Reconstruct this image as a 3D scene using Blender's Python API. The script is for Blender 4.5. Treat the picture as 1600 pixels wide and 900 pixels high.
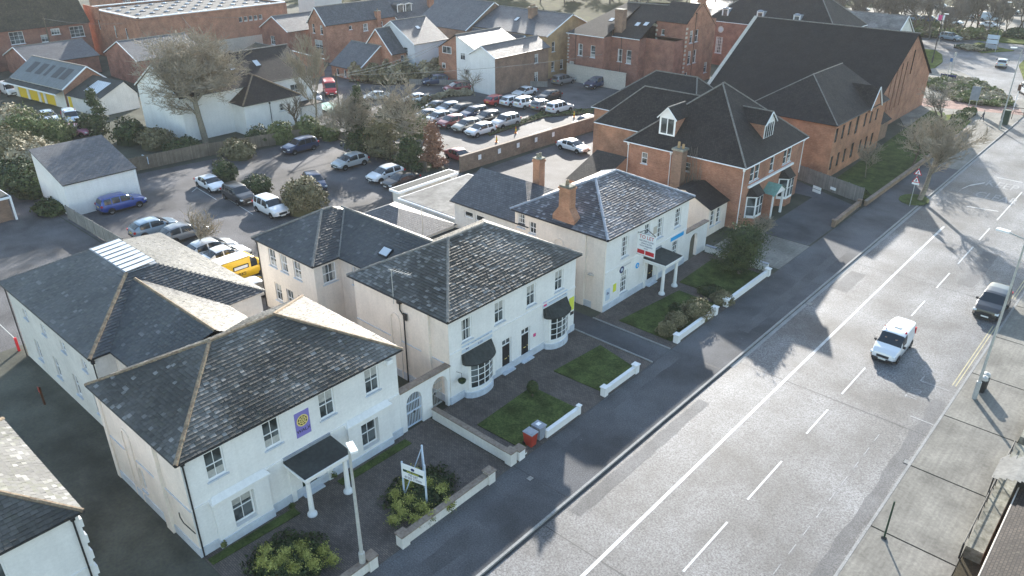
import bpy, math, random
from mathutils import Vector, Matrix, noise
R=math.radians; rnd=random.Random(7)
for o in list(bpy.data.objects): bpy.data.objects.remove(o)
scn=bpy.context.scene; col=scn.collection
# ------------------------------------------------------------------ camera, sky, sun
F_PX,PITCH,AZ,CAMH=1209.6,R(27.138),R(-41.831),30.0
cam=bpy.data.objects.new('camera',bpy.data.cameras.new('camera')); col.objects.link(cam); scn.camera=cam
cam.data.sensor_width=36; cam.data.lens=F_PX/1600*36; cam.data.clip_end=3000; cam.data.clip_start=.5
cam.location=(0,0,CAMH); cam.rotation_euler=(R(90)-PITCH,0,-AZ)
SUN_EL=R(19.5); SUN_X,SUN_Y=-.588,.809
w=bpy.data.worlds.new('World'); scn.world=w; w.use_nodes=True
nt=w.node_tree; bg=nt.nodes['Background']
sky=nt.nodes.new('ShaderNodeTexSky'); sky.sky_type='NISHITA'; sky.sun_disc=False
sky.sun_elevation=SUN_EL; sky.sun_rotation=math.atan2(SUN_X,SUN_Y); sky.dust_density=.6; sky.air_density=1.25; sky.ozone_density=1.0
nt.links.new(sky.outputs[0],bg.inputs[0]); bg.inputs[1].default_value=.15
sun=bpy.data.objects.new('sun',bpy.data.lights.new('sun','SUN')); col.objects.link(sun)
sun.data.energy=4.8; sun.data.angle=R(.55); sun.data.color=(1,.94,.85)
sd=Vector((SUN_X*math.cos(SUN_EL),SUN_Y*math.cos(SUN_EL),math.sin(SUN_EL)))
sun.rotation_euler=sd.to_track_quat('Z','Y').to_euler(); sun.location=(0,0,200)
scn.view_settings.view_transform='Standard'; scn.view_settings.look='None'; scn.view_settings.exposure=1.42; scn.view_settings.gamma=1
scn.render.engine='CYCLES'
try: scn.cycles.volume_bounces=0; scn.cycles.max_bounces=6; scn.cycles.transparent_max_bounces=6
except Exception: pass
# pixel of the 1600x900 photograph -> point of the world at height z
_fw=Vector((math.sin(AZ)*math.cos(PITCH),math.cos(AZ)*math.cos(PITCH),-math.sin(PITCH)))
_rt=Vector((math.cos(AZ),-math.sin(AZ),0)); _up=_rt.cross(_fw)
def P(px,py,z=0.0):
    d=_fw*F_PX+_rt*(px-800)-_up*(py-450); t=(z-CAMH)/d.z
    return Vector((d.x*t,d.y*t,z))
# ------------------------------------------------------------------ materials
def mat(name,color,rough=.85,spec=.3,metal=0,**k):
    m=bpy.data.materials.new(name); m.use_nodes=True; n=m.node_tree; b=n.nodes['Principled BSDF']
    b.inputs['Base Color'].default_value=(*color,1); b.inputs['Roughness'].default_value=rough
    b.inputs['Specular IOR Level'].default_value=spec; b.inputs['Metallic'].default_value=metal
    for a,v in k.items(): b.inputs[a.replace('_',' ')].default_value=v
    return m
def N(m,t,**k):
    n=m.node_tree.nodes.new('ShaderNode'+t)
    for a,v in k.items():
        if hasattr(n,a): setattr(n,a,v)
        else: n.inputs[a].default_value=v
    return n
def L(m,a,b): m.node_tree.links.new(a,b)
def bsdf(m): return m.node_tree.nodes['Principled BSDF']
def noisy(name,color,var=.25,scale=3.,scale2=.25,rough=.85,bump=.0,bscale=40,spec=.3,color2=None,uv=False,patch=.0,streak=0,sf=(6,.35)):
    """mottled surface: fine and large noise mixed into the base colour"""
    m=mat(name,color,rough,spec); b=bsdf(m)
    tc=N(m,'TexCoord'); src=tc.outputs['UV' if uv else 'Object']
    n1=N(m,'TexNoise',Scale=scale,Detail=6,Roughness=.65); L(m,src,n1.inputs['Vector'])
    n2=N(m,'TexNoise',Scale=scale2,Detail=4,Roughness=.6); L(m,src,n2.inputs['Vector'])
    r=N(m,'ValToRGB'); r.color_ramp.elements[0].position=.3; r.color_ramp.elements[1].position=.7
    c=Vector(color); d=Vector(color2) if color2 else c*(1+var)
    r.color_ramp.elements[0].color=(*(c*(1-var)),1); r.color_ramp.elements[1].color=(*d,1)
    L(m,n1.outputs[0],r.inputs[0])
    r2=N(m,'ValToRGB'); r2.color_ramp.elements[0].position=.35; r2.color_ramp.elements[1].position=.65
    r2.color_ramp.elements[0].color=(1-patch-var*.5,)*3+(1,); r2.color_ramp.elements[1].color=(1+var*.3,)*3+(1,)
    L(m,n2.outputs[0],r2.inputs[0])
    mx=N(m,'MixRGB',blend_type='MULTIPLY'); mx.inputs[0].default_value=1
    L(m,r.outputs[0],mx.inputs[1]); L(m,r2.outputs[0],mx.inputs[2]); out=mx.outputs[0]
    if streak:
        mp=N(m,'Mapping'); mp.inputs['Scale'].default_value=(*sf,1) ; L(m,src,mp.inputs[0])
        n4=N(m,'TexNoise',Scale=1.,Detail=4); L(m,mp.outputs[0],n4.inputs['Vector'])
        r4=N(m,'ValToRGB'); r4.color_ramp.elements[0].position=.3; r4.color_ramp.elements[1].position=.75
        r4.color_ramp.elements[0].color=(1-streak,)*3+(1,); r4.color_ramp.elements[1].color=(1,1,1,1); L(m,n4.outputs[0],r4.inputs[0])
        m4=N(m,'MixRGB',blend_type='MULTIPLY'); m4.inputs[0].default_value=1; L(m,out,m4.inputs[1]); L(m,r4.outputs[0],m4.inputs[2]); out=m4.outputs[0]
    L(m,out,b.inputs['Base Color'])
    if bump:
        n3=N(m,'TexNoise',Scale=bscale,Detail=5,Roughness=.7); L(m,src,n3.inputs['Vector'])
        bp=N(m,'Bump',Strength=bump,Distance=.02); L(m,n3.outputs[0],bp.inputs['Height']); L(m,bp.outputs[0],b.inputs['Normal'])
    return m
def bricky(name,c1,c2,mortar,bw=.225,bh=.075,ms=.012,rough=.85,bump=.4,patch=.36,offset=.5,spec=.2,wear=None):
    """bricks, tiles or slabs in rows, metres in UV"""
    m=mat(name,c1,rough,spec); b=bsdf(m); tc=N(m,'TexCoord')
    t=N(m,'TexBrick'); t.offset=offset
    for a,v in (('Color1',(*c1,1)),('Color2',(*c2,1)),('Mortar',(*mortar,1)),('Scale',1.),('Mortar Size',ms),('Mortar Smooth',.2),('Brick Width',bw),('Row Height',bh)): t.inputs[a].default_value=v
    L(m,tc.outputs['UV'],t.inputs['Vector'])
    n=N(m,'TexNoise',Scale=.6,Detail=6,Roughness=.65); L(m,tc.outputs['UV'],n.inputs['Vector'])
    r=N(m,'ValToRGB'); r.color_ramp.elements[0].position=.3; r.color_ramp.elements[1].position=.7
    r.color_ramp.elements[0].color=(.94-patch,)*3+(1,); r.color_ramp.elements[1].color=(1.2,1.17,1.14,1); L(m,n.outputs[0],r.inputs[0])
    mx=N(m,'MixRGB',blend_type='MULTIPLY'); mx.inputs[0].default_value=1; L(m,t.outputs[0],mx.inputs[1]); L(m,r.outputs[0],mx.inputs[2]); out=mx.outputs[0]
    if wear:
        n2=N(m,'TexNoise',Scale=2.2,Detail=7,Roughness=.75); L(m,tc.outputs['UV'],n2.inputs['Vector'])
        r2=N(m,'ValToRGB'); r2.color_ramp.elements[0].position=.56; r2.color_ramp.elements[1].position=.72; L(m,n2.outputs[0],r2.inputs[0])
        m2=N(m,'MixRGB'); L(m,r2.outputs[0],m2.inputs[0]); L(m,out,m2.inputs[1]); m2.inputs[2].default_value=(*wear,1); out=m2.outputs[0]
    L(m,out,b.inputs['Base Color'])
    bp=N(m,'Bump',Strength=bump,Distance=.02); bp.invert=True; L(m,t.outputs['Fac'],bp.inputs['Height']); L(m,bp.outputs[0],b.inputs['Normal'])
    return m
def tinted(name,dark,light,rough=.6,spec=.5,moss=None,bump=.25):
    """slates or leaves whose shade comes from a per-piece colour attribute"""
    m=mat(name,dark,rough,spec); b=bsdf(m); at=N(m,'Attribute'); at.attribute_name='Tint'
    mx=N(m,'MixRGB'); L(m,at.outputs['Fac'],mx.inputs[0]); mx.inputs[1].default_value=(*dark,1); mx.inputs[2].default_value=(*light,1); out=mx.outputs[0]
    tc=N(m,'TexCoord')
    if moss:
        n=N(m,'TexNoise',Scale=1.1,Detail=7,Roughness=.7); L(m,tc.outputs['UV'],n.inputs['Vector'])
        r=N(m,'ValToRGB'); r.color_ramp.elements[0].position=.5; r.color_ramp.elements[1].position=.75; L(m,n.outputs[0],r.inputs[0])
        m2=N(m,'MixRGB'); L(m,r.outputs[0],m2.inputs[0]); L(m,out,m2.inputs[1]); m2.inputs[2].default_value=(*moss,1); out=m2.outputs[0]
    L(m,out,b.inputs['Base Color'])
    if bump:
        n3=N(m,'TexNoise',Scale=14,Detail=4); L(m,tc.outputs['UV'],n3.inputs['Vector'])
        bp=N(m,'Bump',Strength=bump,Distance=.02); L(m,n3.outputs[0],bp.inputs['Height']); L(m,bp.outputs[0],b.inputs['Normal'])
    return m
M={}
M['road']=noisy('road_asphalt',(.155,.157,.163),.9,11,.15,.6,1.0,40,.4,patch=.15,streak=.28,sf=(.8,.02))
M['tarmac']=noisy('pavement_tarmac',(.098,.10,.107),.5,13,.18,.85,.4,50,.3,patch=.25)
M['lot']=noisy('carpark_asphalt',(.105,.102,.106),.6,12,.2,.8,.6,40,.3,patch=.25)
M['slab']=noisy('concrete_slabs',(.24,.228,.2),.22,5,.35,.85,.3,30,.3,patch=.25,streak=.25)
M['kerb']=noisy('kerb_stone',(.25,.25,.245),.25,9,1,.8,.2)
M['brickpave']=bricky('brick_paving',(.11,.095,.088),(.165,.14,.125),(.06,.058,.055),.2,.1,.012,.85,.4,.3)
M['yard']=noisy('yard_ground',(.105,.11,.09),.35,7,.2,.9,.5,30,.2,color2=(.095,.1,.07),patch=.3)
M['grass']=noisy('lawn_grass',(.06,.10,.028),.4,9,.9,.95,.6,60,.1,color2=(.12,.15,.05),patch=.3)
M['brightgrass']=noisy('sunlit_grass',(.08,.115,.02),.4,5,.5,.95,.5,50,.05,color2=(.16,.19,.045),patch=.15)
M['ground']=noisy('earth_ground',(.07,.065,.045),.4,.6,.03,.95,.3,8,.05,color2=(.09,.10,.04),patch=.3)
M['soil']=noisy('garden_soil',(.06,.052,.035),.4,10,1,.95,.6,40,.1)
M['white_line']=noisy('road_paint_white',(.5,.5,.49),.35,30,2,.6,.2,60,.4)
M['worn_line']=noisy('worn_road_paint',(.3,.3,.3),.5,14,2,.7)
M['tarseam_gutterline']=noisy('tar_seam_gutter_line',(.05,.05,.052),.4,9,1,.6)
M['patch_gutter_shade']=noisy('patch_and_gutter_shade',(.11,.11,.113),.6,14,.3,.7,.8,40,.35)
M['pavepatch']=noisy('pavement_patch',(.088,.09,.096),.55,14,.3,.8,.5,40,.3)
M['lane']=noisy('mossy_lane',(.14,.138,.13),.4,6,.25,.9,.5,30,.2,color2=(.125,.128,.095),patch=.3)
M['tarp']=noisy('canvas',(.26,.255,.24),.15,5,.8,.95,.1,20,spec=.0,patch=.2)
M['curtain']=noisy('net_curtain',(.42,.42,.40),.2,6,1,.9)
M['yellow_line']=noisy('road_paint_yellow',(.42,.37,.22),.4,20,2,.6)
M['red_pave']=bricky('red_path_paving',(.3,.17,.14),(.36,.22,.18),(.25,.2,.18),.2,.1,.01)
M['render']=noisy('white_render',(.80,.795,.785),.06,6,.5,.75,.08,30,.2,uv=True,patch=.05,streak=.07,sf=(3,.3))
M['cream']=noisy('cream_bounce_render',(.82,.74,.66),.07,6,.5,.8,.08,30,.2,uv=True,patch=.07,streak=.09,sf=(3,.3))  # villa flanks: warm bounce light put into the cream colour
M['offwhite']=noisy('offwhite_render',(.72,.70,.66),.08,5,.4,.8,.08,30,.2,uv=True,patch=.1,streak=.1)
M['greyrender']=noisy('pale_grey_render',(.55,.58,.62),.06,5,.4,.8,.05,30,.2,uv=True,patch=.06)
M['plinth']=noisy('plinth_render',(.58,.62,.68),.1,5,.6,.8,.05,30,uv=True,patch=.15)
M['redbrick']=bricky('red_brick',(.34,.125,.075),(.46,.20,.12),(.36,.28,.22))
M['orangebrick']=bricky('orange_brick',(.42,.175,.095),(.52,.24,.14),(.38,.28,.21))
M['brownbrick']=bricky('brown_brick',(.23,.14,.10),(.31,.19,.13),(.28,.22,.18))
M['darkbrick']=bricky('dark_red_brick',(.25,.095,.068),(.34,.135,.09),(.27,.2,.17))
M['yellowbrick']=bricky('yellow_brick',(.42,.27,.12),(.5,.33,.17),(.4,.32,.22))
M['stone']=noisy('pale_stone',(.5,.46,.4),.15,4,.5,.85,.1,uv=True)
M['slate']=tinted('blue_slate',(.044,.046,.049),(.13,.13,.135),.45,.3,moss=(.10,.105,.09))
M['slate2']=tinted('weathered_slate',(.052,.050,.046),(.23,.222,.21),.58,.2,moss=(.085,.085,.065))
M['slate3']=tinted('grey_purple_slate',(.06,.06,.07),(.26,.26,.28),.5,.3,moss=(.10,.10,.09))
M['sunlit_slate']=tinted('sunlit_roof_slate',(.17,.165,.155),(.33,.32,.30),.7,.1,moss=(.17,.175,.12))  # paler slate for a sun-facing slope, sunlight put into the colour
M['slatesheet']=bricky('slate_roofing',(.055,.06,.07),(.10,.105,.12),(.035,.035,.04),.3,.22,.02,.55,.6,.3,spec=.5)
M['browntile']=bricky('brown_roof_tile',(.030,.025,.024),(.055,.045,.04),(.015,.014,.014),.22,.16,.02,.75,.5,.3,wear=(.07,.065,.055))
M['hall_tile']=bricky('dark_plain_tile',(.022,.020,.020),(.036,.032,.031),(.012,.012,.012),.2,.12,.015,.8,.35,.25,spec=.15)
M['mosstile']=bricky('mossy_roof_tile',(.06,.05,.04),(.10,.085,.06),(.03,.03,.02),.22,.2,.02,.85,.5,.4,wear=(.15,.13,.06))
M['sheetgrey']=noisy('grey_roof_sheet',(.17,.19,.20),.15,3,.5,.7,.1,20,streak=.2,sf=(2.5,.2))
M['greyfelt']=noisy('grey_roof_felt',(.15,.145,.14),.25,3,.5,.9,.15,20,patch=.25)
M['felt']=noisy('roof_felt',(.2,.195,.185),.25,3,.5,.9,.15,20,patch=.3)
M['darkfelt']=noisy('dark_roof_felt',(.045,.05,.048),.3,5,.6,.85,.2,20,patch=.2)
M['ridge']=noisy('ridge_tile_clay',(.24,.15,.105),.35,6,2,.85,.3,20,color2=(.30,.25,.17))
M['lead']=noisy('lead_flashing',(.26,.29,.34),.15,3,.8,.5,.1,20,.5)
M['greyridge']=noisy('ridge_tile_grey',(.2,.19,.175),.3,6,2,.85,.2,20)
M['upvc']=mat('white_paint',(.82,.83,.84),.45,.4)
M['black']=mat('black_plastic',(.02,.021,.023),.5,.4)
M['darkframe']=mat('dark_frame',(.05,.035,.03),.5,.4)
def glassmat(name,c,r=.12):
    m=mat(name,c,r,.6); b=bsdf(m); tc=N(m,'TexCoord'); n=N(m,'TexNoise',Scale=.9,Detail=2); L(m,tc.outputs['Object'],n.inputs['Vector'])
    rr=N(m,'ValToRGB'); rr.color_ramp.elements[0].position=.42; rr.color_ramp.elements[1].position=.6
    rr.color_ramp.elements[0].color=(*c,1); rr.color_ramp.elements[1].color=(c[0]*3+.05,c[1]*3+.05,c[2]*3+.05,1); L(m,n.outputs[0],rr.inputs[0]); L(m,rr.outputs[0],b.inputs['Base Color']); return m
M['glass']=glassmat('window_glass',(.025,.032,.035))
M['carglass']=mat('car_glass',(.018,.024,.03),.06,.7)
M['skyglass']=mat('roof_glazing',(.55,.58,.62),.25,.5)
M['rubber']=mat('tyre_rubber',(.015,.015,.016),.8,.2)
M['rim']=mat('alloy_rim',(.42,.43,.45),.3,.5,.8)
M['lamp']=mat('headlight_lens',(.75,.78,.8),.1,.6)
M['tail']=mat('taillight_red',(.45,.02,.02),.2,.5)
M['plate']=mat('number_plate',(.75,.75,.7),.4,.3)
M['plateY']=mat('number_plate_yellow',(.75,.58,.08),.4,.3)
M['steel']=noisy('galvanised_steel',(.42,.42,.40),.15,6,1,.5,0,spec=.5)
M['bark']=noisy('tree_bark',(.12,.10,.075),.35,8,1,.9,.5,30)
M['palebark']=noisy('pale_bark',(.22,.195,.15),.35,8,1,.9,.4,30)
M['twig']=noisy('bare_twigs',(.19,.165,.135),.3,4,.6,.9)
M['paletwig']=noisy('pale_twigs',(.30,.26,.20),.3,4,.6,.9)
M['woodfence']=bricky('weathered_fence_boards',(.19,.16,.125),(.25,.21,.165),(.06,.05,.04),.15,2.2,.012,.85,.4,.35,offset=0)
M['greyfence']=bricky('grey_fence_boards',(.22,.22,.215),(.29,.285,.275),(.09,.09,.085),.15,2.2,.012,.85,.4,.3,offset=0)
M['brickwall']=bricky('garden_wall_brick',(.22,.15,.11),(.32,.22,.15),(.28,.24,.2),wear=(.3,.27,.22))
M['coping']=noisy('coping_stone',(.24,.175,.14),.3,5,1,.85,.2,color2=(.3,.25,.2))
M['greencop']=noisy('green_canopy_copper',(.16,.30,.26),.15,4,1,.6)
M['mossstone']=noisy('mossy_concrete',(.28,.27,.2),.45,4,.8,.9,.4,20,color2=(.36,.35,.3),patch=.3)
for k,c in dict(red=(.5,.02,.03),blue=(.02,.12,.5),yellow=(.8,.5,.0),skyblue=(.02,.35,.75),signblue=(.04,.14,.32),purple=(.22,.19,.5),gold=(.75,.6,.22),navy=(.02,.03,.12),green=(.12,.32,.06),lime=(.65,.68,.08),pink=(.6,.05,.2),doorblack=(.018,.02,.022),brown=(.1,.05,.03),yellowdoor=(.72,.5,.03),hiviz=(.8,.75,.05),skin=(.5,.33,.25),jean=(.03,.035,.06),hair=(.04,.025,.015),orange=(.8,.25,.03),binred=(.33,.04,.025),darkgreen=(.02,.05,.03),gatewhite=(.5,.58,.68)).items():
    M[k]=mat('paint_'+k,c,.5,.35)
PAINT={k:mat('car_paint_'+k,c,.28,.5,.15,Coat_Weight=.6,Coat_Roughness=.05) for k,c in dict(white=(.74,.75,.77),silver=(.42,.44,.46),grey=(.16,.17,.185),black=(.018,.019,.022),blue=(.01,.05,.26),darkblue=(.02,.04,.10),red=(.42,.02,.02),darkred=(.2,.018,.03),beige=(.36,.33,.28),yellow=(.82,.5,.01),steelblue=(.18,.25,.32),purple=(.09,.06,.16),pink=(.5,.2,.28),paleblue=(.45,.53,.6)).items()}
def leafmat(name,a,b,tr=.25):
    m=tinted(name,a,b,.7,.25,bump=0)
    return m
M['leaf_dark']=leafmat('dark_evergreen_leaves',(.025,.04,.016),(.085,.11,.04))
M['leaf_mid']=leafmat('mid_green_leaves',(.045,.065,.02),(.15,.17,.06))
M['leaf_olive']=leafmat('olive_shrub_leaves',(.09,.085,.04),(.24,.21,.12))
M['leaf_yellow']=leafmat('yellow_green_leaves',(.16,.17,.03),(.48,.47,.14))
M['leaf_red']=leafmat('russet_leaves',(.16,.075,.05),(.34,.19,.12))
M['leaf_straw']=leafmat('dry_straw_leaves',(.22,.19,.12),(.42,.37,.26))
M['leaf_ivy']=leafmat('ivy_leaves',(.06,.085,.025),(.2,.22,.08))
# ------------------------------------------------------------------ mesh helpers
class MB:
    def __init__(s): s.v=[]; s.f=[]; s.m=[]; s.t=[]; s.mats=[]
    def mi(s,m):
        m=M[m] if isinstance(m,str) else m
        if m not in s.mats: s.mats.append(m)
        return s.mats.index(m)
    def face(s,pts,m,t=.5):
        i=len(s.v); s.v+= [tuple(p) for p in pts]; s.f.append(tuple(range(i,i+len(pts)))); s.m.append(s.mi(m)); s.t.append(t)
    def box(s,x0,x1,y0,y1,z0,z1,m,t=.5,T=None):
        c=[Vector((x,y,z)) for x in (x0,x1) for y in (y0,y1) for z in (z0,z1)]
        if T: c=[T@p for p in c]
        i=len(s.v); s.v+=[tuple(p) for p in c]; k=s.mi(m)
        for q in ((0,1,3,2),(4,6,7,5),(0,4,5,1),(2,3,7,6),(0,2,6,4),(1,5,7,3)): s.f.append(tuple(i+j for j in q)); s.m.append(k); s.t.append(t)
    def tube(s,p,q,r0,r1,m,n=6,cap=True,t=.5):
        p=Vector(p); q=Vector(q); d=q-p
        if d.length<1e-6: return
        a=d.orthogonal().normalized(); b=d.normalized().cross(a); i=len(s.v); k=s.mi(m)
        for c,r in ((p,r0),(q,r1)):
            for j in range(n): an=2*math.pi*j/n; s.v.append(tuple(c+a*math.cos(an)*r+b*math.sin(an)*r))
        for j in range(n): s.f.append((i+j,i+(j+1)%n,i+n+(j+1)%n,i+n+j)); s.m.append(k); s.t.append(t)
        if cap:
            s.f.append(tuple(i+j for j in range(n))[::-1]); s.m.append(k); s.t.append(t)
            s.f.append(tuple(i+n+j for j in range(n))); s.m.append(k); s.t.append(t)
    def path(s,pts,r,m,n=6):
        for a,b in zip(pts,pts[1:]): s.tube(a,b,r,r,m,n)
    def lathe(s,c,prof,m,n=12):
        c=Vector(c)
        for (r0,z0),(r1,z1) in zip(prof,prof[1:]):
            for j in range(n):
                a,b=2*math.pi*j/n,2*math.pi*(j+1)/n
                q=[c+Vector((r*math.cos(x),r*math.sin(x),z)) for r,x,z in ((r0,a,z0),(r0,b,z0),(r1,b,z1),(r1,a,z1))]
                if r0<1e-5: q=q[1:]
                if r1<1e-5: q=q[:3] if r0>=1e-5 else q
                s.face(q,m)
    def prism(s,poly,z0,z1,m,T=None):
        T=T or Matrix()
        s.face([T@Vector((x,y,z1)) for x,y in poly],m); s.face([T@Vector((x,y,z0)) for x,y in reversed(poly)],m)
        for (a,b),(c,d) in zip(poly,poly[1:]+poly[:1]): s.face([T@Vector(q) for q in ((a,b,z0),(c,d,z0),(c,d,z1),(a,b,z1))],m)
    def build(s,name,parent=None,smooth=False,uv=True,loc=None):
        me=bpy.data.meshes.new(name); me.from_pydata(s.v,[],s.f)
        for m in s.mats: me.materials.append(m)
        me.polygons.foreach_set('material_index',s.m)
        if smooth: me.polygons.foreach_set('use_smooth',[True]*len(s.f))
        if uv:
            u=me.uv_layers.new(name='UVMap'); d=[0.0]*(2*len(me.loops)); Z=Vector((0,0,1)); vs=s.v; li=0
            for p in me.polygons:
                n=p.normal
                if abs(n.z)>.985 or n.length<.5: h=Vector((1,0,0)); g=Vector((0,1,0))
                else:
                    h=Z.cross(n).normalized(); g=n.cross(h)
                for vi in p.vertices:
                    q=vs[vi]; d[2*li]=q[0]*h.x+q[1]*h.y+q[2]*h.z; d[2*li+1]=q[0]*g.x+q[1]*g.y+q[2]*g.z; li+=1
            u.data.foreach_set('uv',d)
        if any(t!=.5 for t in s.t):
            ca=me.color_attributes.new('Tint','FLOAT_COLOR','CORNER'); d=[]
            for f,t in zip(s.f,s.t): d+=[t,t,t,1.0]*len(f)
            ca.data.foreach_set('color',d)
        me.update(); return obj(name,me,parent,loc)
def obj(name,me,parent=None,loc=None):
    o=bpy.data.objects.new(name,me); col.objects.link(o)
    if parent: o.parent=parent
    if loc is not None: o.location=loc
    return o
def tag(o,label=None,cat=None,group=None,kind=None):
    if label: o['label']=label
    if cat: o['category']=cat
    if group: o['group']=group
    if kind: o['kind']=kind
    return o
def thing(name,label,cat,loc=(0,0,0),rz=0,group=None):
    o=bpy.data.objects.new(name,None); col.objects.link(o); o.location=loc; o.rotation_euler=(0,0,rz); o.empty_display_size=.2
    return tag(o,label,cat,group)
def kids(o): return [c for c in bpy.data.objects if c.parent==o]
_kc={}
def copy_tree(o,loc=None,rz=None,label=None,group=None,scale=None,parent=None):
    c=o.copy(); col.objects.link(c)
    if parent: c.parent=parent
    for k in _kc.setdefault(o.name,kids(o)): copy_tree(k,parent=c)
    if loc is not None: c.location=loc
    if rz is not None: c.rotation_euler=(0,0,rz)
    if scale: c.scale=scale if hasattr(scale,'__len__') else (scale,)*3
    if label: c['label']=label
    if group: c['group']=group
    return c
def struct(name,mb,label=None): o=mb.build(name); return tag(o,label,None,None,'structure')
def text_mesh(name,txt,size,m,parent,T,ext=.004,align='CENTER'):
    cu=bpy.data.curves.new(name,'FONT'); cu.body=txt; cu.size=size; cu.extrude=ext; cu.align_x=align; cu.align_y='CENTER'
    o=bpy.data.objects.new(name,cu); col.objects.link(o); bpy.context.view_layer.update()
    me=bpy.data.meshes.new_from_object(o.evaluated_get(bpy.context.evaluated_depsgraph_get())); bpy.data.objects.remove(o); bpy.data.curves.remove(cu)
    me.materials.clear(); me.materials.append(M[m] if isinstance(m,str) else m); me.transform(T)
    return obj(name,me,parent)
# text standing upright on a wall that faces +X: right of the text runs to +Y
WALLT=Matrix(((0,0,1,0),(1,0,0,0),(0,1,0,0),(0,0,0,1)))
# ------------------------------------------------------------------ roofs
def slate_slope(mb,poly,m,row=.215,wd=(.22,.34),light=.12,seed=0,lift=.038):
    r=random.Random(seed); pts=[Vector(p) for p in poly]; n=Vector((0,0,0))
    for i in range(1,len(pts)-1): n+=(pts[i]-pts[0]).cross(pts[i+1]-pts[0])
    n.normalize(); n=n if n.z>0 else -n
    h=Vector((0,0,1)).cross(n).normalized(); g=n.cross(h)
    mb.face(pts,m,.05)
    uv=[(p.dot(h),p.dot(g)) for p in pts]; w0=pts[0].dot(n); v=min(b for a,b in uv); vt=max(b for a,b in uv)
    while v<vt-.05:
        vm=v+row*.5; xs=[]
        for (a,b),(c,d) in zip(uv,uv[1:]+uv[:1]):
            if (b-vm)*(d-vm)<0: xs.append(a+(c-a)*(vm-b)/(d-b))
        if len(xs)>=2:
            a,b=min(xs),max(xs); u=a-r.random()*.2
            while u<b:
                wdt=r.uniform(*wd); u0,u1=max(u,a),min(u+wdt-.012,b)
                if u1-u0>.03:
                    ph=noise.noise(Vector((u*.35,v*.35,seed*3.1))); t=max(0,min(1,.08+r.random()*.22+ph*.45+(.35+.6*r.random() if r.random()<light*.5+max(0,ph-.05)*.45*min(1,light*6) else 0)))
                    l0=lift+r.uniform(-.006,.012); dl=r.uniform(-.007,.007); v1=min(v+row*1.35,vt)
                    q=[(u0,v-r.random()*.012,l0+dl),(u1,v-r.random()*.012,l0-dl),(u1,v1,.006),(u0,v1,.006)]
                    mb.face([h*x+g*y+n*(w0+z) for x,y,z in q],m,t)
                    mb.face([h*x+g*y+n*(w0+z) for x,y,z in ((u0,v,0),(u1,v,0),(u1,v,l0),(u0,v,l0))],m,0.0)
                u+=wdt
        v+=row
def roof(root,polys,m,slates=None,ridges=(),rm='ridge',rr=.11,eaves=(),gut='black',soff=True,name='roof',light=.12,fascia='black',lift=.036):
    mb=MB()
    for k,p in enumerate(polys):
        if slates: slate_slope(mb,p,m,light=light,seed=k+slates,lift=lift)
        else: mb.face(p,m)
    ro=mb.build(name,root)
    if ridges:
        rb=MB()
        for a,b in ridges:
            a=Vector(a);b=Vector(b); n=max(2,int((b-a).length/.42))
            for i in range(n):
                p=a.lerp(b,i/n); q=a.lerp(b,(i+1)/n+.01); s=1+rnd.uniform(-.05,.08); rb.tube(p,q,rr*1.02*s,rr*.95*s,rm,7,False)
        rb.build('ridge_tile',ro)
    if eaves:
        gb=MB()
        for a,b in eaves:
            a=Vector(a);b=Vector(b); gb.tube(a-Vector((0,0,.05)),b-Vector((0,0,.05)),.06,.06,gut,6)
            d=(b-a).normalized(); 
        gb.build('gutter',ro)
    return ro
def hip_polys(x0,x1,y0,y1,z,rise,o=.3,axis=None,e0=None,e1=None):
    """hipped roof; e0/e1 = inset of ridge from the two ends"""
    X0,X1,Y0,Y1=x0-o,x1+o,y0-o,y1+o; axis=axis or ('y' if (Y1-Y0)>=(X1-X0) else 'x')
    if axis=='y':
        h=(X1-X0)/2; e0=h if e0 is None else e0; e1=h if e1 is None else e1; cx=(X0+X1)/2
        a=(cx,Y0+e0,z+rise); b=(cx,Y1-e1,z+rise)
        if (Vector(b)-Vector(a)).y<.05: b=(cx,a[1]+.05,z+rise)
    else:
        h=(Y1-Y0)/2; e0=h if e0 is None else e0; e1=h if e1 is None else e1; cy=(Y0+Y1)/2
        a=(X0+e0,cy,z+rise); b=(X1-e1,cy,z+rise)
        if b[0]-a[0]<.05: b=(a[0]+.05,cy,z+rise)
    A,B,C,D=(X0,Y0,z),(X1,Y0,z),(X1,Y1,z),(X0,Y1,z)
    if axis=='y': polys=[[A,B,a],[B,C,b,a],[C,D,b],[D,A,a,b]]; rid=[(A,a),(B,a),(C,b),(D,b),(a,b)]
    else: polys=[[A,B,b,a],[B,C,b],[C,D,a,b],[D,A,a]]; rid=[(A,a),(B,b),(C,b),(D,a),(a,b)]
    polys=[p for p in polys]
    return polys,rid,[(A,B),(B,C),(C,D),(D,A)]
def gable_polys(x0,x1,y0,y1,z,rise,o=.25,axis='y'):
    X0,X1,Y0,Y1=x0-o,x1+o,y0-o,y1+o
    if axis=='y':
        cx=(X0+X1)/2; a=(cx,Y0,z+rise); b=(cx,Y1,z+rise)
        return [[(X0,Y1,z),(X0,Y0,z),a,b],[(X1,Y0,z),(X1,Y1,z),b,a]],[(a,b)],[((X0,Y0,z),(X0,Y1,z)),((X1,Y0,z),(X1,Y1,z))]
    cy=(Y0+Y1)/2; a=(X0,cy,z+rise); b=(X1,cy,z+rise)
    return [[(X0,Y0,z),(X1,Y0,z),b,a],[(X1,Y1,z),(X0,Y1,z),a,b]],[(a,b)],[((X0,Y0,z),(X1,Y0,z)),((X0,Y1,z),(X1,Y1,z))]
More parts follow.
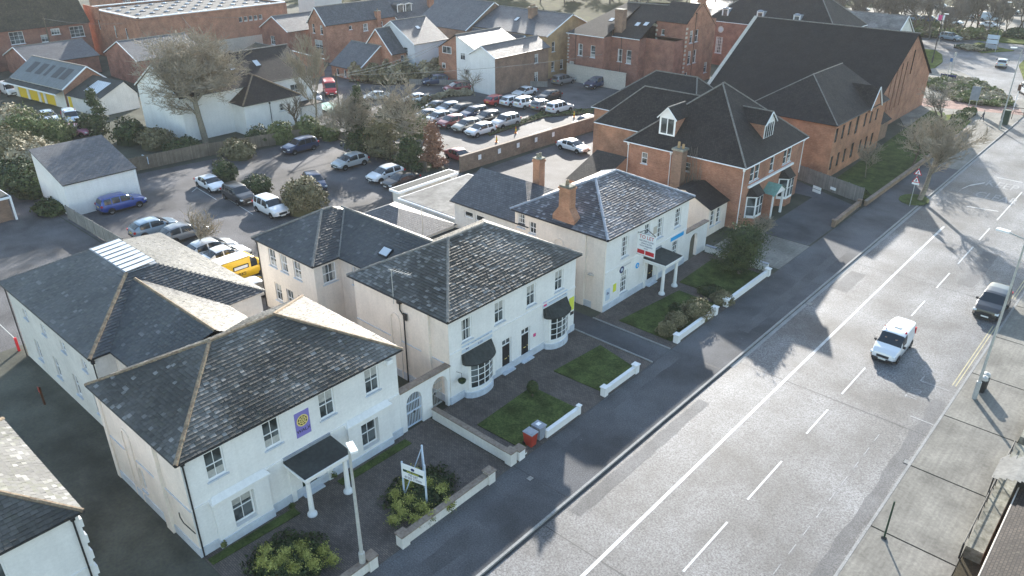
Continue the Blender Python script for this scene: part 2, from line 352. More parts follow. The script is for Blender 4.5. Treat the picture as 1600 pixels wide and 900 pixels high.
# ------------------------------------------------------------------ walls and windows
def wall(mb,kind,c,a0,a1,z0,z1,ops,m,rev=.14,skip=()):
    """flat wall with real openings. kind 'F': plane x=c facing +X, u=y.  'S': plane y=c facing -Y, u=x. 'B': x=c facing -X. 'N': y=c facing +Y"""
    sg={'F':-1,'S':1,'B':1,'N':-1}[kind]
    def W(u,d,v): return (c+sg*d,u,v) if kind in 'FB' else (u,c+sg*d,v)
    us=sorted({a0,a1}|{x for o in ops for x in (o[0],o[0]+o[2])}); zs=sorted({z0,z1}|{x for o in ops for x in (o[1],o[1]+o[3])})
    us=[u for u in us if a0-1e-6<=u<=a1+1e-6]; zs=[z for z in zs if z0-1e-6<=z<=z1+1e-6]
    for i in range(len(us)-1):
        for j in range(len(zs)-1):
            cu,cz=(us[i]+us[i+1])/2,(zs[j]+zs[j+1])/2
            if any(o[0]<cu<o[0]+o[2] and o[1]<cz<o[1]+o[3] for o in ops): continue
            mb.face([W(us[i],0,zs[j]),W(us[i+1],0,zs[j]),W(us[i+1],0,zs[j+1]),W(us[i],0,zs[j+1])],m)
    for o in ops:
        u0,v0,u1,v1=o[0],o[1],o[0]+o[2],o[1]+o[3]
        for (p,q),(r,s) in (((u0,v0),(u1,v0)),((u1,v0),(u1,v1)),((u1,v1),(u0,v1)),((u0,v1),(u0,v0))):
            mb.face([W(p,0,q),W(r,0,s),W(r,rev,s),W(p,rev,q)],m)
_wc={}
def window(root,kind,c,u,v,w,h,nx=2,ny=2,fm='upvc',rev=.14,sill=True,glass='glass',name='window',sm='plinth',arch=0,door=None):
    var=int(abs(c*7.1+u*3.7+v*11.3))%4; key=(kind,w,h,nx,ny,fm,sill,glass,sm,door,var)
    if key not in _wc:
        sg={'F':-1,'S':1,'B':1,'N':-1}[kind]
        def bx(mb,a0,a1,d0,d1,b0,b1,m):
            d0,d1=sorted((sg*d0,sg*d1))
            if kind in 'FB': mb.box(d0,d1,a0,a1,b0,b1,m)
            else: mb.box(a0,a1,d0,d1,b0,b1,m)
        fr=MB(); t=.07 if w>.8 else .055; D0,D1=rev-.05,rev+.05
        for a in ((0,t,0,h),(w-t,w,0,h),(t,w-t,0,t),(t,w-t,h-t,h)): bx(fr,a[0],a[1],D0,D1,a[2],a[3],fm)
        bt=.03
        for i in range(1,nx): x=w*i/nx; bx(fr,x-bt/2,x+bt/2,D0+.01,D1-.01,t,h-t,fm)
        for j in range(1,ny):
            y=h*j/ny; b2=.05 if (ny%2==0 and j==ny//2) else bt; bx(fr,t,w-t,D0+.005,D1-.012,y-b2/2,y+b2/2,fm)
        pn=MB(); bx(pn,t*.5,w-t*.5,rev-.005,rev+.01,t*.5,h-t*.5,glass)
        if w>.7 and glass=='glass' and fm=='upvc':
            if var==1: bx(pn,t,w*.3,rev-.012,rev-.004,t,h-t,'curtain'); bx(pn,w*.74,w-t,rev-.012,rev-.004,t,h-t,'curtain')
            elif var==2: bx(pn,t,w-t,rev-.012,rev-.004,h*.62,h-t,'curtain')
            elif var==3: bx(pn,t,w-t,rev-.012,rev-.004,t,h*.30,'curtain')
        f=fr.build(name,None); p_=pn.build('pane',None); s_=None
        if sill:
            sb=MB(); bx(sb,-.08,w+.08,-.09,rev-.05,-.09,-.002,sm); s_=sb.build('sill',None)
        _wc[key]=(f.data,p_.data,s_.data if s_ else None)
        for x in (f,p_,s_):
            if x: bpy.data.objects.remove(x)
    fd,pd,sdm=_wc[key]
    loc=(c,u,v) if kind in 'FB' else (u,c,v)
    o=obj(name,fd,root,loc); obj('pane',pd,o)
    if sdm: obj('sill',sdm,o)
    return o
def box_house(root,x0,x1,y0,y1,h,m,F=(),S=(),N_=(),B=(),z0=0,fm='upvc',nm='wall',rev=.14,sm='plinth',m2=None,sill=True):
    mb=MB(); wall(mb,'F',x1,y0,y1,z0,h,F,m2 or m,rev); wall(mb,'S',y0,x0,x1,z0,h,S,m,rev); wall(mb,'N',y1,x0,x1,z0,h,N_,m,rev); wall(mb,'B',x0,y0,y1,z0,h,B,m,rev)
    o=mb.build(nm,root)
    for k,c,ops in (('F',x1,F),('S',y0,S),('N',y1,N_),('B',x0,B)):
        for q in ops:
            if len(q)>4 and q[4]=='none': continue
            nx,ny=(q[4],q[5]) if len(q)>5 else (2,2)
            window(root,k,c,q[0],q[1],q[2],q[3],nx,ny,fm,rev,sm=sm,sill=sill)
    return o
def gable_wall(mb,kind,c,a0,a1,z,rise,m):
    mid=(a0+a1)/2
    q=[(a0,z),(a1,z),(mid,z+rise)]
    mb.face([(c,u,v) if kind=='x' else (u,c,v) for u,v in q],m)
def chimney(ro,x,y,z0,z1,w=.9,d=.6,m='orangebrick',pots=2,pm='ridge'):
    c=MB(); c.box(x-d/2,x+d/2,y-w/2,y+w/2,z0,z1,m); c.box(x-d/2-.07,x+d/2+.07,y-w/2-.07,y+w/2+.07,z1-.28,z1-.12,m); c.box(x-d/2-.05,x+d/2+.05,y-w/2-.05,y+w/2+.05,z1+.002,z1+.08,'mossstone')
    for i in range(pots):
        yy=y+(i-(pots-1)/2)*w/pots; c.lathe((x,yy,z1+.08),[(.13,0),(.11,.35),(.13,.4),(.08,.4),(.08,.2)],pm,8)
    return c.build('chimney',ro)
def downpipe(root,x,y,z0,z1,m='black',r=.045):
    b=MB(); b.tube((x,y,z0),(x,y,z1),r,r,m,6); b.box(x-.09,x+.09,y-.09,y+.09,z1-.25,z1-.02,m); return b.build('downpipe',root)
# ================================================================== ground and roads
def sheet(name,poly,z,m,thick=None,label=None):
    b=MB()
    if thick: b.prism([(p[0],p[1]) for p in poly],z-thick,z,m)
    else: b.face([(p[0],p[1],z) for p in poly],m)
    return struct(name,b,label)
def rect(x0,x1,y0,y1): return [(x0,y0),(x1,y0),(x1,y1),(x0,y1)]
sheet('ground',rect(-1500,900,-700,2000),-.2,'ground')
sheet('yard',[(-330,-60),(-23.72,-60),(-23.72,131),(-38,135),(-62,150),(-75,166),(-150,166),(-200,140),(-330,120)],0,'yard',.19)
sheet('road',[(-19.5,-60),(-6.55,-60),(-6.55,140),(30,175),(30,205),(-45,207),(-120,235),(-150,300),(-170,300),(-120,212),(-60,140),(-37,125),(-19.5,120)],-.12,'road',.07)
sheet('pavement',rect(-23.72,-19.66,-60,131),.002,'tarmac',.19)
b=MB()
y=-60
while y<133: b.box(-19.65,-19.5,y,y+.905,-.15,.008,'kerb'); b.box(-6.52,-6.37,y,y+.905,-.15,.008,'kerb'); y+=.915
struct('kerb',b)
q=[P(*a) for a in ((1395,215),(1440,190),(1600,183),(1594,173),(1583,158),(1541,136),(1490,117),(1440,111),(1400,125))]
sheet('pavement',[(-23.70,103),(-19.66,103)]+[(-19.55,150.)]+[(-21.5,152),(-22.8,147),(-30,158),(-36,166),(-45,165),(-50,150),(-36.5,131)],.006,'slab',.17)
# right hand pavement: long concrete bays with open joints
b=MB()
ys=[-20,-14,-7.6,-1.2,5.2,11.6,18,24.4,30,35.7,42.2,48.8,55.4,62,68.6,75.2,82,89,96,103,110,118,126]
for a,c in zip(ys,ys[1:]): b.box(-6.36,-2.2,a+.05,c-.05,-.15,.0,'slab')
struct('pavement',b)
b=MB(); b.face([(-6.36,-20,-.03),(25,-20,-.03),(25,126,-.03),(-6.36,126,-.03)],'soil'); struct('verge',b)
# car parks and drives
sheet('carpark',[(-94,24.5),(-41,24.5),(-41,62),(-63.5,62),(-66,58),(-88.3,61)],.004,'lot')
sheet('carpark',[(-128,62),(-64.2,62.3),(-63,88),(-45,90),(-45,96),(-62,125),(-100,125),(-128,100)],.004,'lot')
sheet('driveway',rect(-62.6,-44.8,62,90),.008,'lot')
sheet('courtyard',rect(-150,-58.3,-30,24.4),.004,'lot')
sheet('driveway',rect(-60,-23.74,6.4,10.88),.006,'lane'); sheet('driveway',rect(-60,-40.3,10.88,24.3),.007,'lane')
sheet('driveway',rect(-45,-23.74,41.6,44.0),.006,'tarmac')
sheet('driveway',[(-29.0,69),(-23.9,69),(-23.9,82.2),(-33.5,86.6),(-33.5,82),(-29.0,82)],.006,'tarmac')
sheet('driveway',rect(-30.6,-23.74,62.2,68.9),.008,'slab')
# forecourts
sheet('forecourt',rect(-30.8,-23.74,10.9,26.5),.010,'brickpave')
sheet('forecourt',rect(-30.8,-23.74,26.9,41.55),.010,'brickpave')
sheet('forecourt',rect(-30.8,-23.74,44.05,61.0),.010,'brickpave')
def lawn(poly,m='grass',h=.06,label='grass'): return sheet('lawn',poly,h,m,h)
lawn([(-28.0,28),(-24.35,28.1),(-24.2,33.6),(-28.2,33.5)]); lawn([(-28.3,36.),(-24.3,36.2),(-24.5,40.2),(-27.9,41.)])
lawn([(-29,45),(-24.3,45),(-24.3,52.5),(-28.2,52.6)]); lawn([(-29,54),(-24.3,54),(-24.3,60.2),(-29.2,60.2)])
lawn([(-29.4,88.2),(-24.0,87),(-23.8,118),(-29,131),(-31,131),(-30,104)],'grass')
lawn([(-30.3,24),(-30.3,18.9),(-29.8,18.9),(-29.7,24)]); lawn([(-30.4,11),(-29.9,11),(-29.7,16),(-30.3,16)])
# kerb edging round the two front drives
b=MB(); b.box(-30.8,-23.75,41.55,41.65,0,.09,'kerb'); b.box(-30.8,-23.75,43.95,44.05,0,.09,'kerb'); b.box(-29.05,-24.2,60.95,61.1,0,.5,'offwhite'); struct('edging',b)
# roundabout side
def island(name,px,z,m,th=.3): return sheet(name,[tuple(P(*a)[:2]) for a in px],z,m,th)
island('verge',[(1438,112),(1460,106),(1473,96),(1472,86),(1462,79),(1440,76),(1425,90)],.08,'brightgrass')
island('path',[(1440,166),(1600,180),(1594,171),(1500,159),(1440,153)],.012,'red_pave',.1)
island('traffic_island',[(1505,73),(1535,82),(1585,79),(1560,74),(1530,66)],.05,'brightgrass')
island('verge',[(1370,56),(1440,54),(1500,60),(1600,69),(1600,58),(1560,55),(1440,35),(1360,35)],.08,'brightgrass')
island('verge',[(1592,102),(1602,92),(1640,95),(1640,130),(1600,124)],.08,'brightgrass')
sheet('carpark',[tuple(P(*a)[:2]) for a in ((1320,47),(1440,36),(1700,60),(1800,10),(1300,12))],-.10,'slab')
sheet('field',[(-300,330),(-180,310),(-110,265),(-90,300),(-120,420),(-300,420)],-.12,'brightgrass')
# ------------------------------------------------------------------ paint on the road
b=MB(); Z=-.113
def strip(x0,x1,y0,y1,m='white_line'): b.face([(x0,y0,Z),(x1,y0,Z),(x1,y1,Z),(x0,y1,Z)],m)
strip(-15.88,-15.68,-60,83)
for a,c in [((1067,890),(1137,813)),((1168,778),(1222,718)),((1260,675),(1293,637)),((1315,613),(1352,572)),((1425,492),(1445,468)),((1460,447),(1485,425)),((1495,410),(1518,383)),((1527,373),(1547,355)),((1556,342),(1595,298))]:
    strip(-12.28,-12.16,P(*a).y,P(*c).y)
y=24.
while y<44: strip(-8.83,-8.78,y,y+.9,'worn_line'); y+=1.75
for x in (-7.0,-6.8): strip(x,x+.07,53,64,'yellow_line'); strip(x,x+.07,70,120,'yellow_line')
strip(-8.8,-6.9,52.1,52.18,'worn_line'); strip(-8.8,-8.72,52.18,53,'worn_line'); strip(-8.0,-6.6,47.4,47.48,'worn_line')
strip(-19.3,-19.2,20,120,'white_line') if False else None
for a,c,wd in (((1510,321),(1560,329),.09),((1558,276),(1598,284),.09)):
    p,q=P(*a),P(*c); b.face([(p.x,p.y,Z),(q.x,q.y,Z),(q.x,q.y+wd*2,Z),(p.x,p.y+wd*2,Z)],'white_line')
cur=[P(*a) for a in ((1494,301),(1503,294),(1515,289),(1538,285))]
for p,q in zip(cur,cur[1:]): b.face([(p.x,p.y,Z),(q.x,q.y,Z),(q.x,q.y+.5,Z),(p.x,p.y+.5,Z)],'white_line')
b.face([(-19.45,45,Z),(-19.15,45,Z),(-19.15,120,Z),(-19.45,120,Z)],'kerb')
rm=struct('road_marking',b)
# trench patches, tar seams and dark gutter strips in the carriageway and the dark pavement
b=MB(); Zp=-.1165
def patch(x0,x1,y0,y1,z,m='patch_gutter_shade',j=.06):
    r_=random.Random(int(x0*31+y0*17)); n=max(2,int((y1-y0)/.7)); l=[(x0+r_.uniform(-j,j),y0+(y1-y0)*k/n) for k in range(n+1)]; rr_=[(x1+r_.uniform(-j,j),y0+(y1-y0)*k/n) for k in range(n+1)]
    for k in range(n): b.face([(*l[k],z),(*rr_[k],z),(*rr_[k+1],z),(*l[k+1],z)],m)
patch(-19.5,-19.36,-60,130,Zp,'tarseam_gutterline',.015); patch(-19.1,-18.3,26,40,Zp); patch(-11.2,-9.9,70,79,Zp); patch(-18.9,-17.6,62,66.5,Zp); patch(-7.4,-6.56,20,50.5,Zp,'patch_gutter_shade',.12)  # right strip: tyre band, gutter shadow put into colour; left: thin dark gutter line
for x0,x1,y0,y1 in ((-19.4,-6.6,45.9,45.96),(-19.4,-6.6,24.2,24.27),(-19.4,-6.6,68.3,68.36)): b.face([(x0,y0,Zp+.0015),(x1,y0,Zp+.0015),(x1,y1,Zp+.0015),(x0,y1,Zp+.0015)],'tarseam_gutterline')
for x0,x1,y0,y1 in ((-23.6,-22.6,30,44),(-21.4,-20.6,50,71),(-22.3,-21.2,13,22)): patch(x0,x1,y0,y1,.006,'pavepatch')
for y0 in (10.2,26.6,44.0,61.6,83.1): b.face([(-23.7,y0,.0085),(-19.7,y0,.0085),(-19.7,y0+.05,.0085),(-23.7,y0+.05,.0085)],'tarseam_gutterline')
struct('road_patch',b); b=MB(); Z=-.113
def road_text(t,c,sx,sy,size,rot=0):
    T=Matrix.Translation((c.x,c.y,Z+.002))@Matrix.Rotation(rot,4,'Z')@Matrix.Diagonal((sx,sy,.01,1)); o=text_mesh('road_marking',t,size,'worn_line',None,T); tag(o,None,None,None,'structure')
road_text('KEEP',P(1566,289),1,2.2,1.5); road_text('CLEAR',P(1557,308),1,2.2,1.4)
road_text('TAXIS',Vector((-8.6,50.2,0)),1.,1.9,.55,R(90))
# slots in the car parks
b=MB(); Z=.0125
def pline(a,c,wd=.09):
    p,q=P(*a),P(*c); d=(q-p); d.normalize(); n=Vector((-d.y,d.x,0))*wd/2; b.face([(p+n).xyz[:2]+ (Z,) if 0 else (p.x+n.x,p.y+n.y,Z),(q.x+n.x,q.y+n.y,Z),(q.x-n.x,q.y-n.y,Z),(p.x-n.x,p.y-n.y,Z)],'white_line')
for a,c in [((305,292),(338,312)),((318,285),(300,300)),((355,310),(395,335)),((590,262),(575,285)),((548,235),(520,255)),((660,290),(640,300))]: pline(a,c)
for i in range(7):
    x=-97+i*4.8
    b.face([(x,79.5,Z),(x+.1,79.5,Z),(x+.1,84.5,Z),(x,84.5,Z)],'white_line')
struct('bay_marking',b)
b=MB(); b.box(-24.1,-23.8,0,0,0,0,'kerb')
# manhole covers, drain grates
for i,(px,py,s) in enumerate([(1265,473,.5),(1418,720,.4),(828,748,.35),(700,650,.3),(1340,283,.5)]):
    p=P(px,py,0); m=MB(); zz=-.105 if -19.5<p.x<-6.6 else .014
    m.box(-s/2,s/2,-s/2,s/2,zz,zz+.008,'black')
    for k in range(5): m.box(-s/2+.03,s/2-.03,-s/2+.04+k*s/5.2,-s/2+.07+k*s/5.2,zz+.008,zz+.014,'steel')
    tag(m.build('drain_cover',None,loc=(p.x,p.y,0)),['iron drain grate in the near gutter of the road','iron cover set in the right hand concrete pavement','small iron cover in the dark pavement by the lawn walls','square iron cover in the paving near the arched gates','iron cover in the grass verge by the bare street tree'][i],'drain cover',None)
# ================================================================== the four white villas
def frame_front(root,x,y0,y1,z=3.0):
    b=MB(); b.box(x,x+.05,y0,y1,z-.06,z+.06,'render'); return b.build('string_course',root)
def plinth(root,x0,x1,y0,y1,m='plinth'):
    b=MB(); b.box(x1,x1+.06,y0-.06,y1+.06,0,.55,m); b.box(x0,x1,y0-.06,y0,0,.55,m); return b.build('plinth',root)
def side_arches(root,y,spec,m='cream'):
    """shallow blind arches framed by pilasters on the flank wall"""
    b=MB()
    for x0,x1,z1 in spec:
        n=8; r=(x1-x0)/2; cx=(x0+x1)/2
        b.box(x0-.1,x0,y-.07,y-.001,0,z1-r,m); b.box(x1,x1+.1,y-.07,y-.001,0,z1-r,m)
        for k in range(n):
            a0,a1=math.pi*k/n,math.pi*(k+1)/n
            p=[(cx+rr*math.cos(a),z1-r+rr*math.sin(a)) for rr,a in ((r,a0),(r,a1),(r+.1,a1),(r+.1,a0))]
            b.face([(x,y-.07,z) for x,z in p],m); b.face([(p[0][0],y-.07,p[0][1]),(p[1][0],y-.07,p[1][1]),(p[1][0],y,p[1][1]),(p[0][0],y,p[0][1])],m); b.face([(p[2][0],y-.07,p[2][1]),(p[3][0],y-.07,p[3][1]),(p[3][0],y,p[3][1]),(p[2][0],y,p[2][1])],m)
    return b.build('blind_arch',root)
def portico(root,x,yc,w,d,h,roofm='darkfelt'):
    for s in (-1,1):
        b=MB(); cx,cy=x+d-.25,yc+s*(w/2-.25)
        b.lathe((cx,cy,0),[(0,.12),(.27,.12),(.27,0)],'render',14); b.lathe((cx,cy,0),[(.27,.10),(.2,.22),(.15,.3),(.125,h-.35),(.15,h-.3),(.19,h-.2),(.19,h-.12)],'render',14)
        b.build('column',root,False); b=MB(); b.box(x,x+.12,yc+s*(w/2-.25)-.14,yc+s*(w/2-.25)+.14,0,h-.12,'render'); b.build('pilaster',root)
    e=MB(); e.box(x,x+d,yc-w/2,yc+w/2,h-.12,h+.14,'render'); e.box(x,x+d+.1,yc-w/2-.1,yc+w/2+.1,h+.14,h+.22,'upvc'); e.build('entablature',root)
    r=MB(); Y0,Y1=yc-w/2-.06,yc+w/2+.06
    r.face([(x,Y0,h+.42),(x+d+.06,Y0,h+.26),(x+d+.06,Y1,h+.26),(x,Y1,h+.42)],roofm); r.face([(x,Y0,h+.22),(x+d+.06,Y0,h+.22),(x+d+.06,Y0,h+.26),(x,Y0,h+.42)],'black'); r.face([(x,Y1,h+.22),(x+d+.06,Y1,h+.22),(x+d+.06,Y1,h+.26),(x,Y1,h+.42)],'black'); r.face([(x+d+.06,Y0,h+.22),(x+d+.06,Y1,h+.22),(x+d+.06,Y1,h+.26),(x+d+.06,Y0,h+.26)],'black')
    r.box(x,x+.1,Y0,Y1,h+.42,h+.58,'lead'); r.build('porch_roof',root)
def door(root,x,y0,w,h,m='doorblack',fan=.45,rev=.14):
    d=MB(); d.box(x-rev-.03,x-rev+.02,y0+.07,y0+w-.07,0.02,h-fan,m)
    for i in range(2):
        for (a,c) in ((.25,.85),(1.0,h-fan-.2)): d.box(x-rev+.02,x-rev+.035,y0+.17+i*(w-.3)/2,y0+.1+(i+1)*(w-.3)/2,a,c,m)
    dd=d.build('door',root); k=MB(); k.lathe((x-rev+.05,y0+w-.2,1.05),[(0,.04),(.035,.02),(.035,-.02),(0,-.04)],'gold',8); k.build('handle',dd); k=MB(); k.box(x-rev+.03,x-rev+.045,y0+w/2-.12,y0+w/2+.12,.95,1.0,'gold'); k.build('letterbox',dd)
    f=MB(); f.box(x-rev-.04,x-rev+.05,y0,y0+.07,0,h,'upvc'); f.box(x-rev-.04,x-rev+.05,y0+w-.07,y0+w,0,h,'upvc'); f.box(x-rev-.04,x-rev+.05,y0,y0+w,h-.07,h,'upvc'); f.box(x-rev-.04,x-rev+.05,y0,y0+w,h-fan-.05,h-fan+.02,'upvc'); f.box(x-rev-.04,x-rev+.05,y0+w/2-.02,y0+w/2+.02,h-fan,h-.05,'upvc')
    ff=f.build('door_frame',root); g=MB(); g.box(x-rev-.01,x-rev,y0+.07,y0+w-.07,h-fan,h-.07,'glass'); g.build('pane',ff)
    s=MB(); s.box(x,x+.35,y0-.1,y0+w+.1,0,.1,'plinth'); s.build('doorstep',root)
def sash(y,z,w=.95,h=1.75,nx=2,ny=2): return (y,z,w,h,nx,ny)
FX=-30.8
# ---- villa A (nearest)
A=thing('villa','white rendered villa with purple emblem sign, nearest of the row, weathered slate hip roof','house',(0,0,0))
box_house(A,-40.2,FX,10.9,24.2,6.15,'cream',m2='render',
  F=[sash(12.05,4.15,1.0,1.65),sash(15.25,4.15,1.0,1.65),sash(18.7,4.15,1.0,1.65),sash(21.85,4.15,1.0,1.65),sash(12.85,.72,1.25,1.8),sash(21.1,.72,1.25,1.8),(17.0,0,1.1,2.45,'none')],
  S=[(-36.7,1.0,.5,1.5,2,4)])
door(A,FX,17.0,1.1,2.45,'darkgreen'); portico(A,FX,17.6,2.9,1.9,2.55); plinth(A,-40.2,FX,10.9,24.2); frame_front(A,FX,10.9,24.2,3.05)
for ya,yb in ((11.9,15.0),(20.2,23.3)):
    b=MB(); o=.22
    wall(b,'F',FX+o,ya,yb,0,2.85,[(ya+(.95 if ya<15 else .9),.72,1.25,1.8)],'render',o+.02)
    b.face([(FX,ya,0),(FX+o,ya,0),(FX+o,ya,2.85),(FX,ya,2.85)],'render'); b.face([(FX,yb,0),(FX+o,yb,0),(FX+o,yb,2.85),(FX,yb,2.85)],'render')
    b.box(FX,FX+o+.12,ya-.1,yb+.1,2.85,2.95,'render'); b.face([(FX+.01,ya+.1,3.2),(FX+o+.12,ya-.08,2.952),(FX+o+.12,yb+.08,2.952),(FX+.01,yb-.1,3.2)],'render'); b.face([(FX,ya-.08,2.95),(FX+o+.12,ya-.08,2.952),(FX+.01,ya+.1,3.2)],'render'); b.face([(FX,yb+.08,2.95),(FX+o+.12,yb+.08,2.952),(FX+.01,yb-.1,3.2)],'render')
    b.box(FX,FX+o+.06,ya-.04,yb+.04,0.003,.5,'plinth'); b.build('bay_surround',A)
side_arches(A,10.9,[(-37.7,-36.9,4.6)]); b=MB(); b.box(-34.1,-33.4,10.72,10.9,0,6.0,'cream'); b.box(-40.2,-39.8,10.8,10.9,0,6.0,'cream'); b.box(-40.2,-38.0,10.84,10.9,2.98,3.04,'plinth'); b.box(-36.6,FX,10.84,10.9,2.98,3.04,'plinth'); b.build('pilaster',A)
p,r_,e=hip_polys(-40.2,FX,10.9,24.2,6.2,2.55,.3)
ra=roof(A,p,'slate2',5,r_,eaves=e[:2],light=.12,lift=.045)
downpipe(A,FX+.06,11.0,0,6.1); b=MB(); b.box(FX,FX+.25,23.35,23.75,5.6,5.85,'upvc'); b.build('alarm_box',A)
b=MB(); b.path([(FX+.3,10.75,1.9),(-31.6,10.72,1.9),(-31.9,10.72,2.1),(-31.9,10.72,2.4)],.03,'black'); b.build('cable',A)
# ---- villa B
Bv=thing('villa','white villa with two curved bow windows, black front doors and black canopies','house',(0,0,0))
box_house(Bv,-40.2,FX,28.45,41.45,6.35,'cream',m2='render',
  F=[sash(29.6,4.2,.95,1.6),sash(32.7,4.2,.95,1.6),sash(35.95,4.2,.95,1.6),sash(39.05,4.2,.95,1.6),(33.4,0,.95,2.6,'none'),(35.4,0,.95,2.6,'none')],
  S=[(-39.9,4.1,.01,.01,'none')])
door(Bv,FX,33.4,.95,2.6); door(Bv,FX,35.4,.95,2.6); plinth(Bv,-40.2,FX,28.45,41.45); frame_front(Bv,FX,28.45,41.45,3.75)
def bow(root,yc,w,d,z0,z1,nx=4,ny=4):
    n=10; A0=[-1+2*i/n for i in range(n+1)]; pt=[(FX+d*math.sqrt(max(0,1-a*a*.92)),yc+a*w/2) for a in A0]
    b=MB(); full=[(FX,yc-w/2)]+pt+[(FX,yc+w/2)]
    for (a,c),(e,f) in zip(full,full[1:]):
        b.face([(a,c,.0),(e,f,.0),(e,f,z0),(a,c,z0)],'render'); b.face([(a,c,z1),(e,f,z1),(e,f,z1+.15),(a,c,z1+.15)],'render')
    b.face([(a,c,z0) for a,c in full],'render'); b.face([(a,c,z1+.15) for a,c in full],'render')
    pl=[(FX+(a-FX)*1.08+.03,yc+(c-yc)*1.03) for a,c in full]
    for (a,c),(e,f) in zip(pl,pl[1:]): b.face([(a,c,0),(e,f,0),(e,f,.45),(a,c,.45)],'plinth')
    b.face([(a,c,.45) for a,c in pl],'plinth')
    for k in (0,-1): a,c=full[k]; 
    b.box(FX,pt[1][0]+.01,yc-w/2-.03,yc-w/2+.22,z0,z1,'render'); b.box(FX,pt[1][0]+.01,yc+w/2-.22,yc+w/2+.03,z0,z1,'render'); b.build('bow_wall',root)
    g=MB(); f=MB(); m=nx*3; arc=[]
    for i in range(m+1):
        a=-.86+1.72*i/m; arc.append((FX+d*math.sqrt(max(0,1-a*a*.92))-.02,yc+a*w/2))
    for (a,c),(e,h) in zip(arc,arc[1:]): g.face([(a-.03,c,z0),(e-.03,h,z0),(e-.03,h,z1),(a-.03,c,z1)],'glass')
    for i in range(0,m+1,3): a,c=arc[i]; f.tube((a,c,z0),(a,c,z1),.03,.03,'upvc',4)
    for j in range(ny+1):
        zz=z0+(z1-z0)*j/ny
        for (a,c),(e,h) in zip(arc,arc[1:]): f.tube((a,c,zz),(e,h,zz),.025 if 0<j<ny else .05,.025 if 0<j<ny else .05,'upvc',4,False)
    ff=f.build('bow_window',root); g.build('pane',ff)
    c=MB(); rim=[(FX+(a-FX)*1.25+.1,yc+(y-yc)*1.14) for a,y in full]; W0,W1=yc-w/2*1.14,yc+w/2*1.14
    top=[(FX+.02,W0+(W1-W0)*(i/(len(rim)-1)),z1+.75) for i in range(len(rim))]
    for i in range(len(rim)-1):
        (a,y0),(e,y1)=rim[i],rim[i+1]; c.face([(a,y0,z1+.12),(e,y1,z1+.12),top[i+1],top[i]],'darkfelt'); c.face([(a,y0,z1+.04),(e,y1,z1+.04),(e,y1,z1+.12),(a,y0,z1+.12)],'black')
    c.face([(a,y,z1+.04) for a,y in rim],'upvc'); c.build('canopy',root)
bow(Bv,30.9,2.5,.75,.75,2.6); bow(Bv,39.1,2.4,.75,.75,2.6)
side_arches(Bv,28.45,[(-36.35,-35.55,4.9)]); b=MB(); b.box(-33.3,-32.5,28.3,28.45,0,6.2,'cream')
for a,c in ((-40.2,-36.5),(-35.4,-33.4),(-32.4,FX)): b.box(a,c,28.39,28.45,3.0,3.06,'plinth')
b.build('pilaster',Bv)
p,r_,e=hip_polys(-40.2,FX,28.45,41.45,6.4,2.6,.3); roof(Bv,p,'slate2',11,r_,rm='greyridge',eaves=e[:3],light=.40,lift=.06)
b=MB(); b.path([(-35.25,28.35,6.3),(-35.25,28.33,5.5),(-34.9,28.33,5.2),(-34.9,28.33,0)],.05,'black'); b.box(-35.4,-35.1,28.2,28.44,6.0,6.25,'black'); b.box(-34.95,-34.6,28.3,28.36,4.9,5.4,'black'); b.build('downpipe',Bv)
b=MB(); b.tube((-35.6,28.15,5.9),(-35.6,28.15,8.4),.025,.025,'steel'); b.tube((-35.9,28.15,8.35),(-34.2,28.6,8.3),.015,.015,'steel')
for k in range(7): b.tube((-35.6+k*.22,28.0+k*.055,8.33),(-35.7+k*.22,28.5+k*.055,8.33),.008,.008,'steel',4)
tag(b.build('tv_aerial'),'thin television aerial on the near corner eave of the bow windowed villa','aerial')
# rear range of villa B
box_house(Bv,-51.8,-44.3,28.0,36.4,5.9,'cream',S=[(-50.3,4.15,.95,1.45,2,2),(-48.75,4.15,.95,1.45,2,2),(-47.0,4.15,.95,1.45,2,2),(-50.1,1.2,.9,1.5,2,2),(-48.5,1.2,.9,1.5,2,2),(-46.9,1.2,.9,1.5,2,2)],F=[(28.7,4.15,1.2,1.5,2,2)],fm='upvc',nm='rear_wall')
box_house(Bv,-44.3,-40.22,30.3,36.4,5.9,'cream',S=[(-42.9,4.1,.95,1.5,2,2),(-42.6,.9,.95,1.6,2,2)],nm='link_wall')
p,r_,e=hip_polys(-51.8,-44.3,28.0,36.4,6.0,2.2,.25,'y',4.0,4.0)
roof(Bv,p,'slate',31,r_[:2]+r_[4:],rm='greyridge',eaves=e[:2],light=.10,name='rear_roof')
p,r_,e=gable_polys(-48,-36.5,30.3,36.6,6.0,2.05,.25,'x'); p[0]=[(-44.0,30.05,6.0),(-40.0,30.05,6.0),(-36.7,33.45,8.05),(-47.6,33.45,8.05)]; p[1]=[(-40,36.85,6.0),(-48,36.85,6.0),(-48,33.45,8.05),(-36.7,33.45,8.05)]
roof(Bv,p,'slate',37,[((-47.9,33.45,8.05),(-37.2,33.45,8.05)),((-44.0,30.05,6.02),(-47.4,33.4,8.05))],rm='greyridge',rr=.08,eaves=[((-44.0,30.05,6.0),(-40.2,30.05,6.0))],light=.05,name='link_roof')
b=MB(); b.box(-.5,.5,-.4,.4,0,.12,'black'); b.box(-.42,.42,-.32,.32,.12,.135,'skyglass'); o=b.build('rooflight',Bv,loc=(-40.4,31.6,6.98)); o.rotation_euler=(R(31),0,0)
downpipe(Bv,-51.75,27.95,0,5.9)
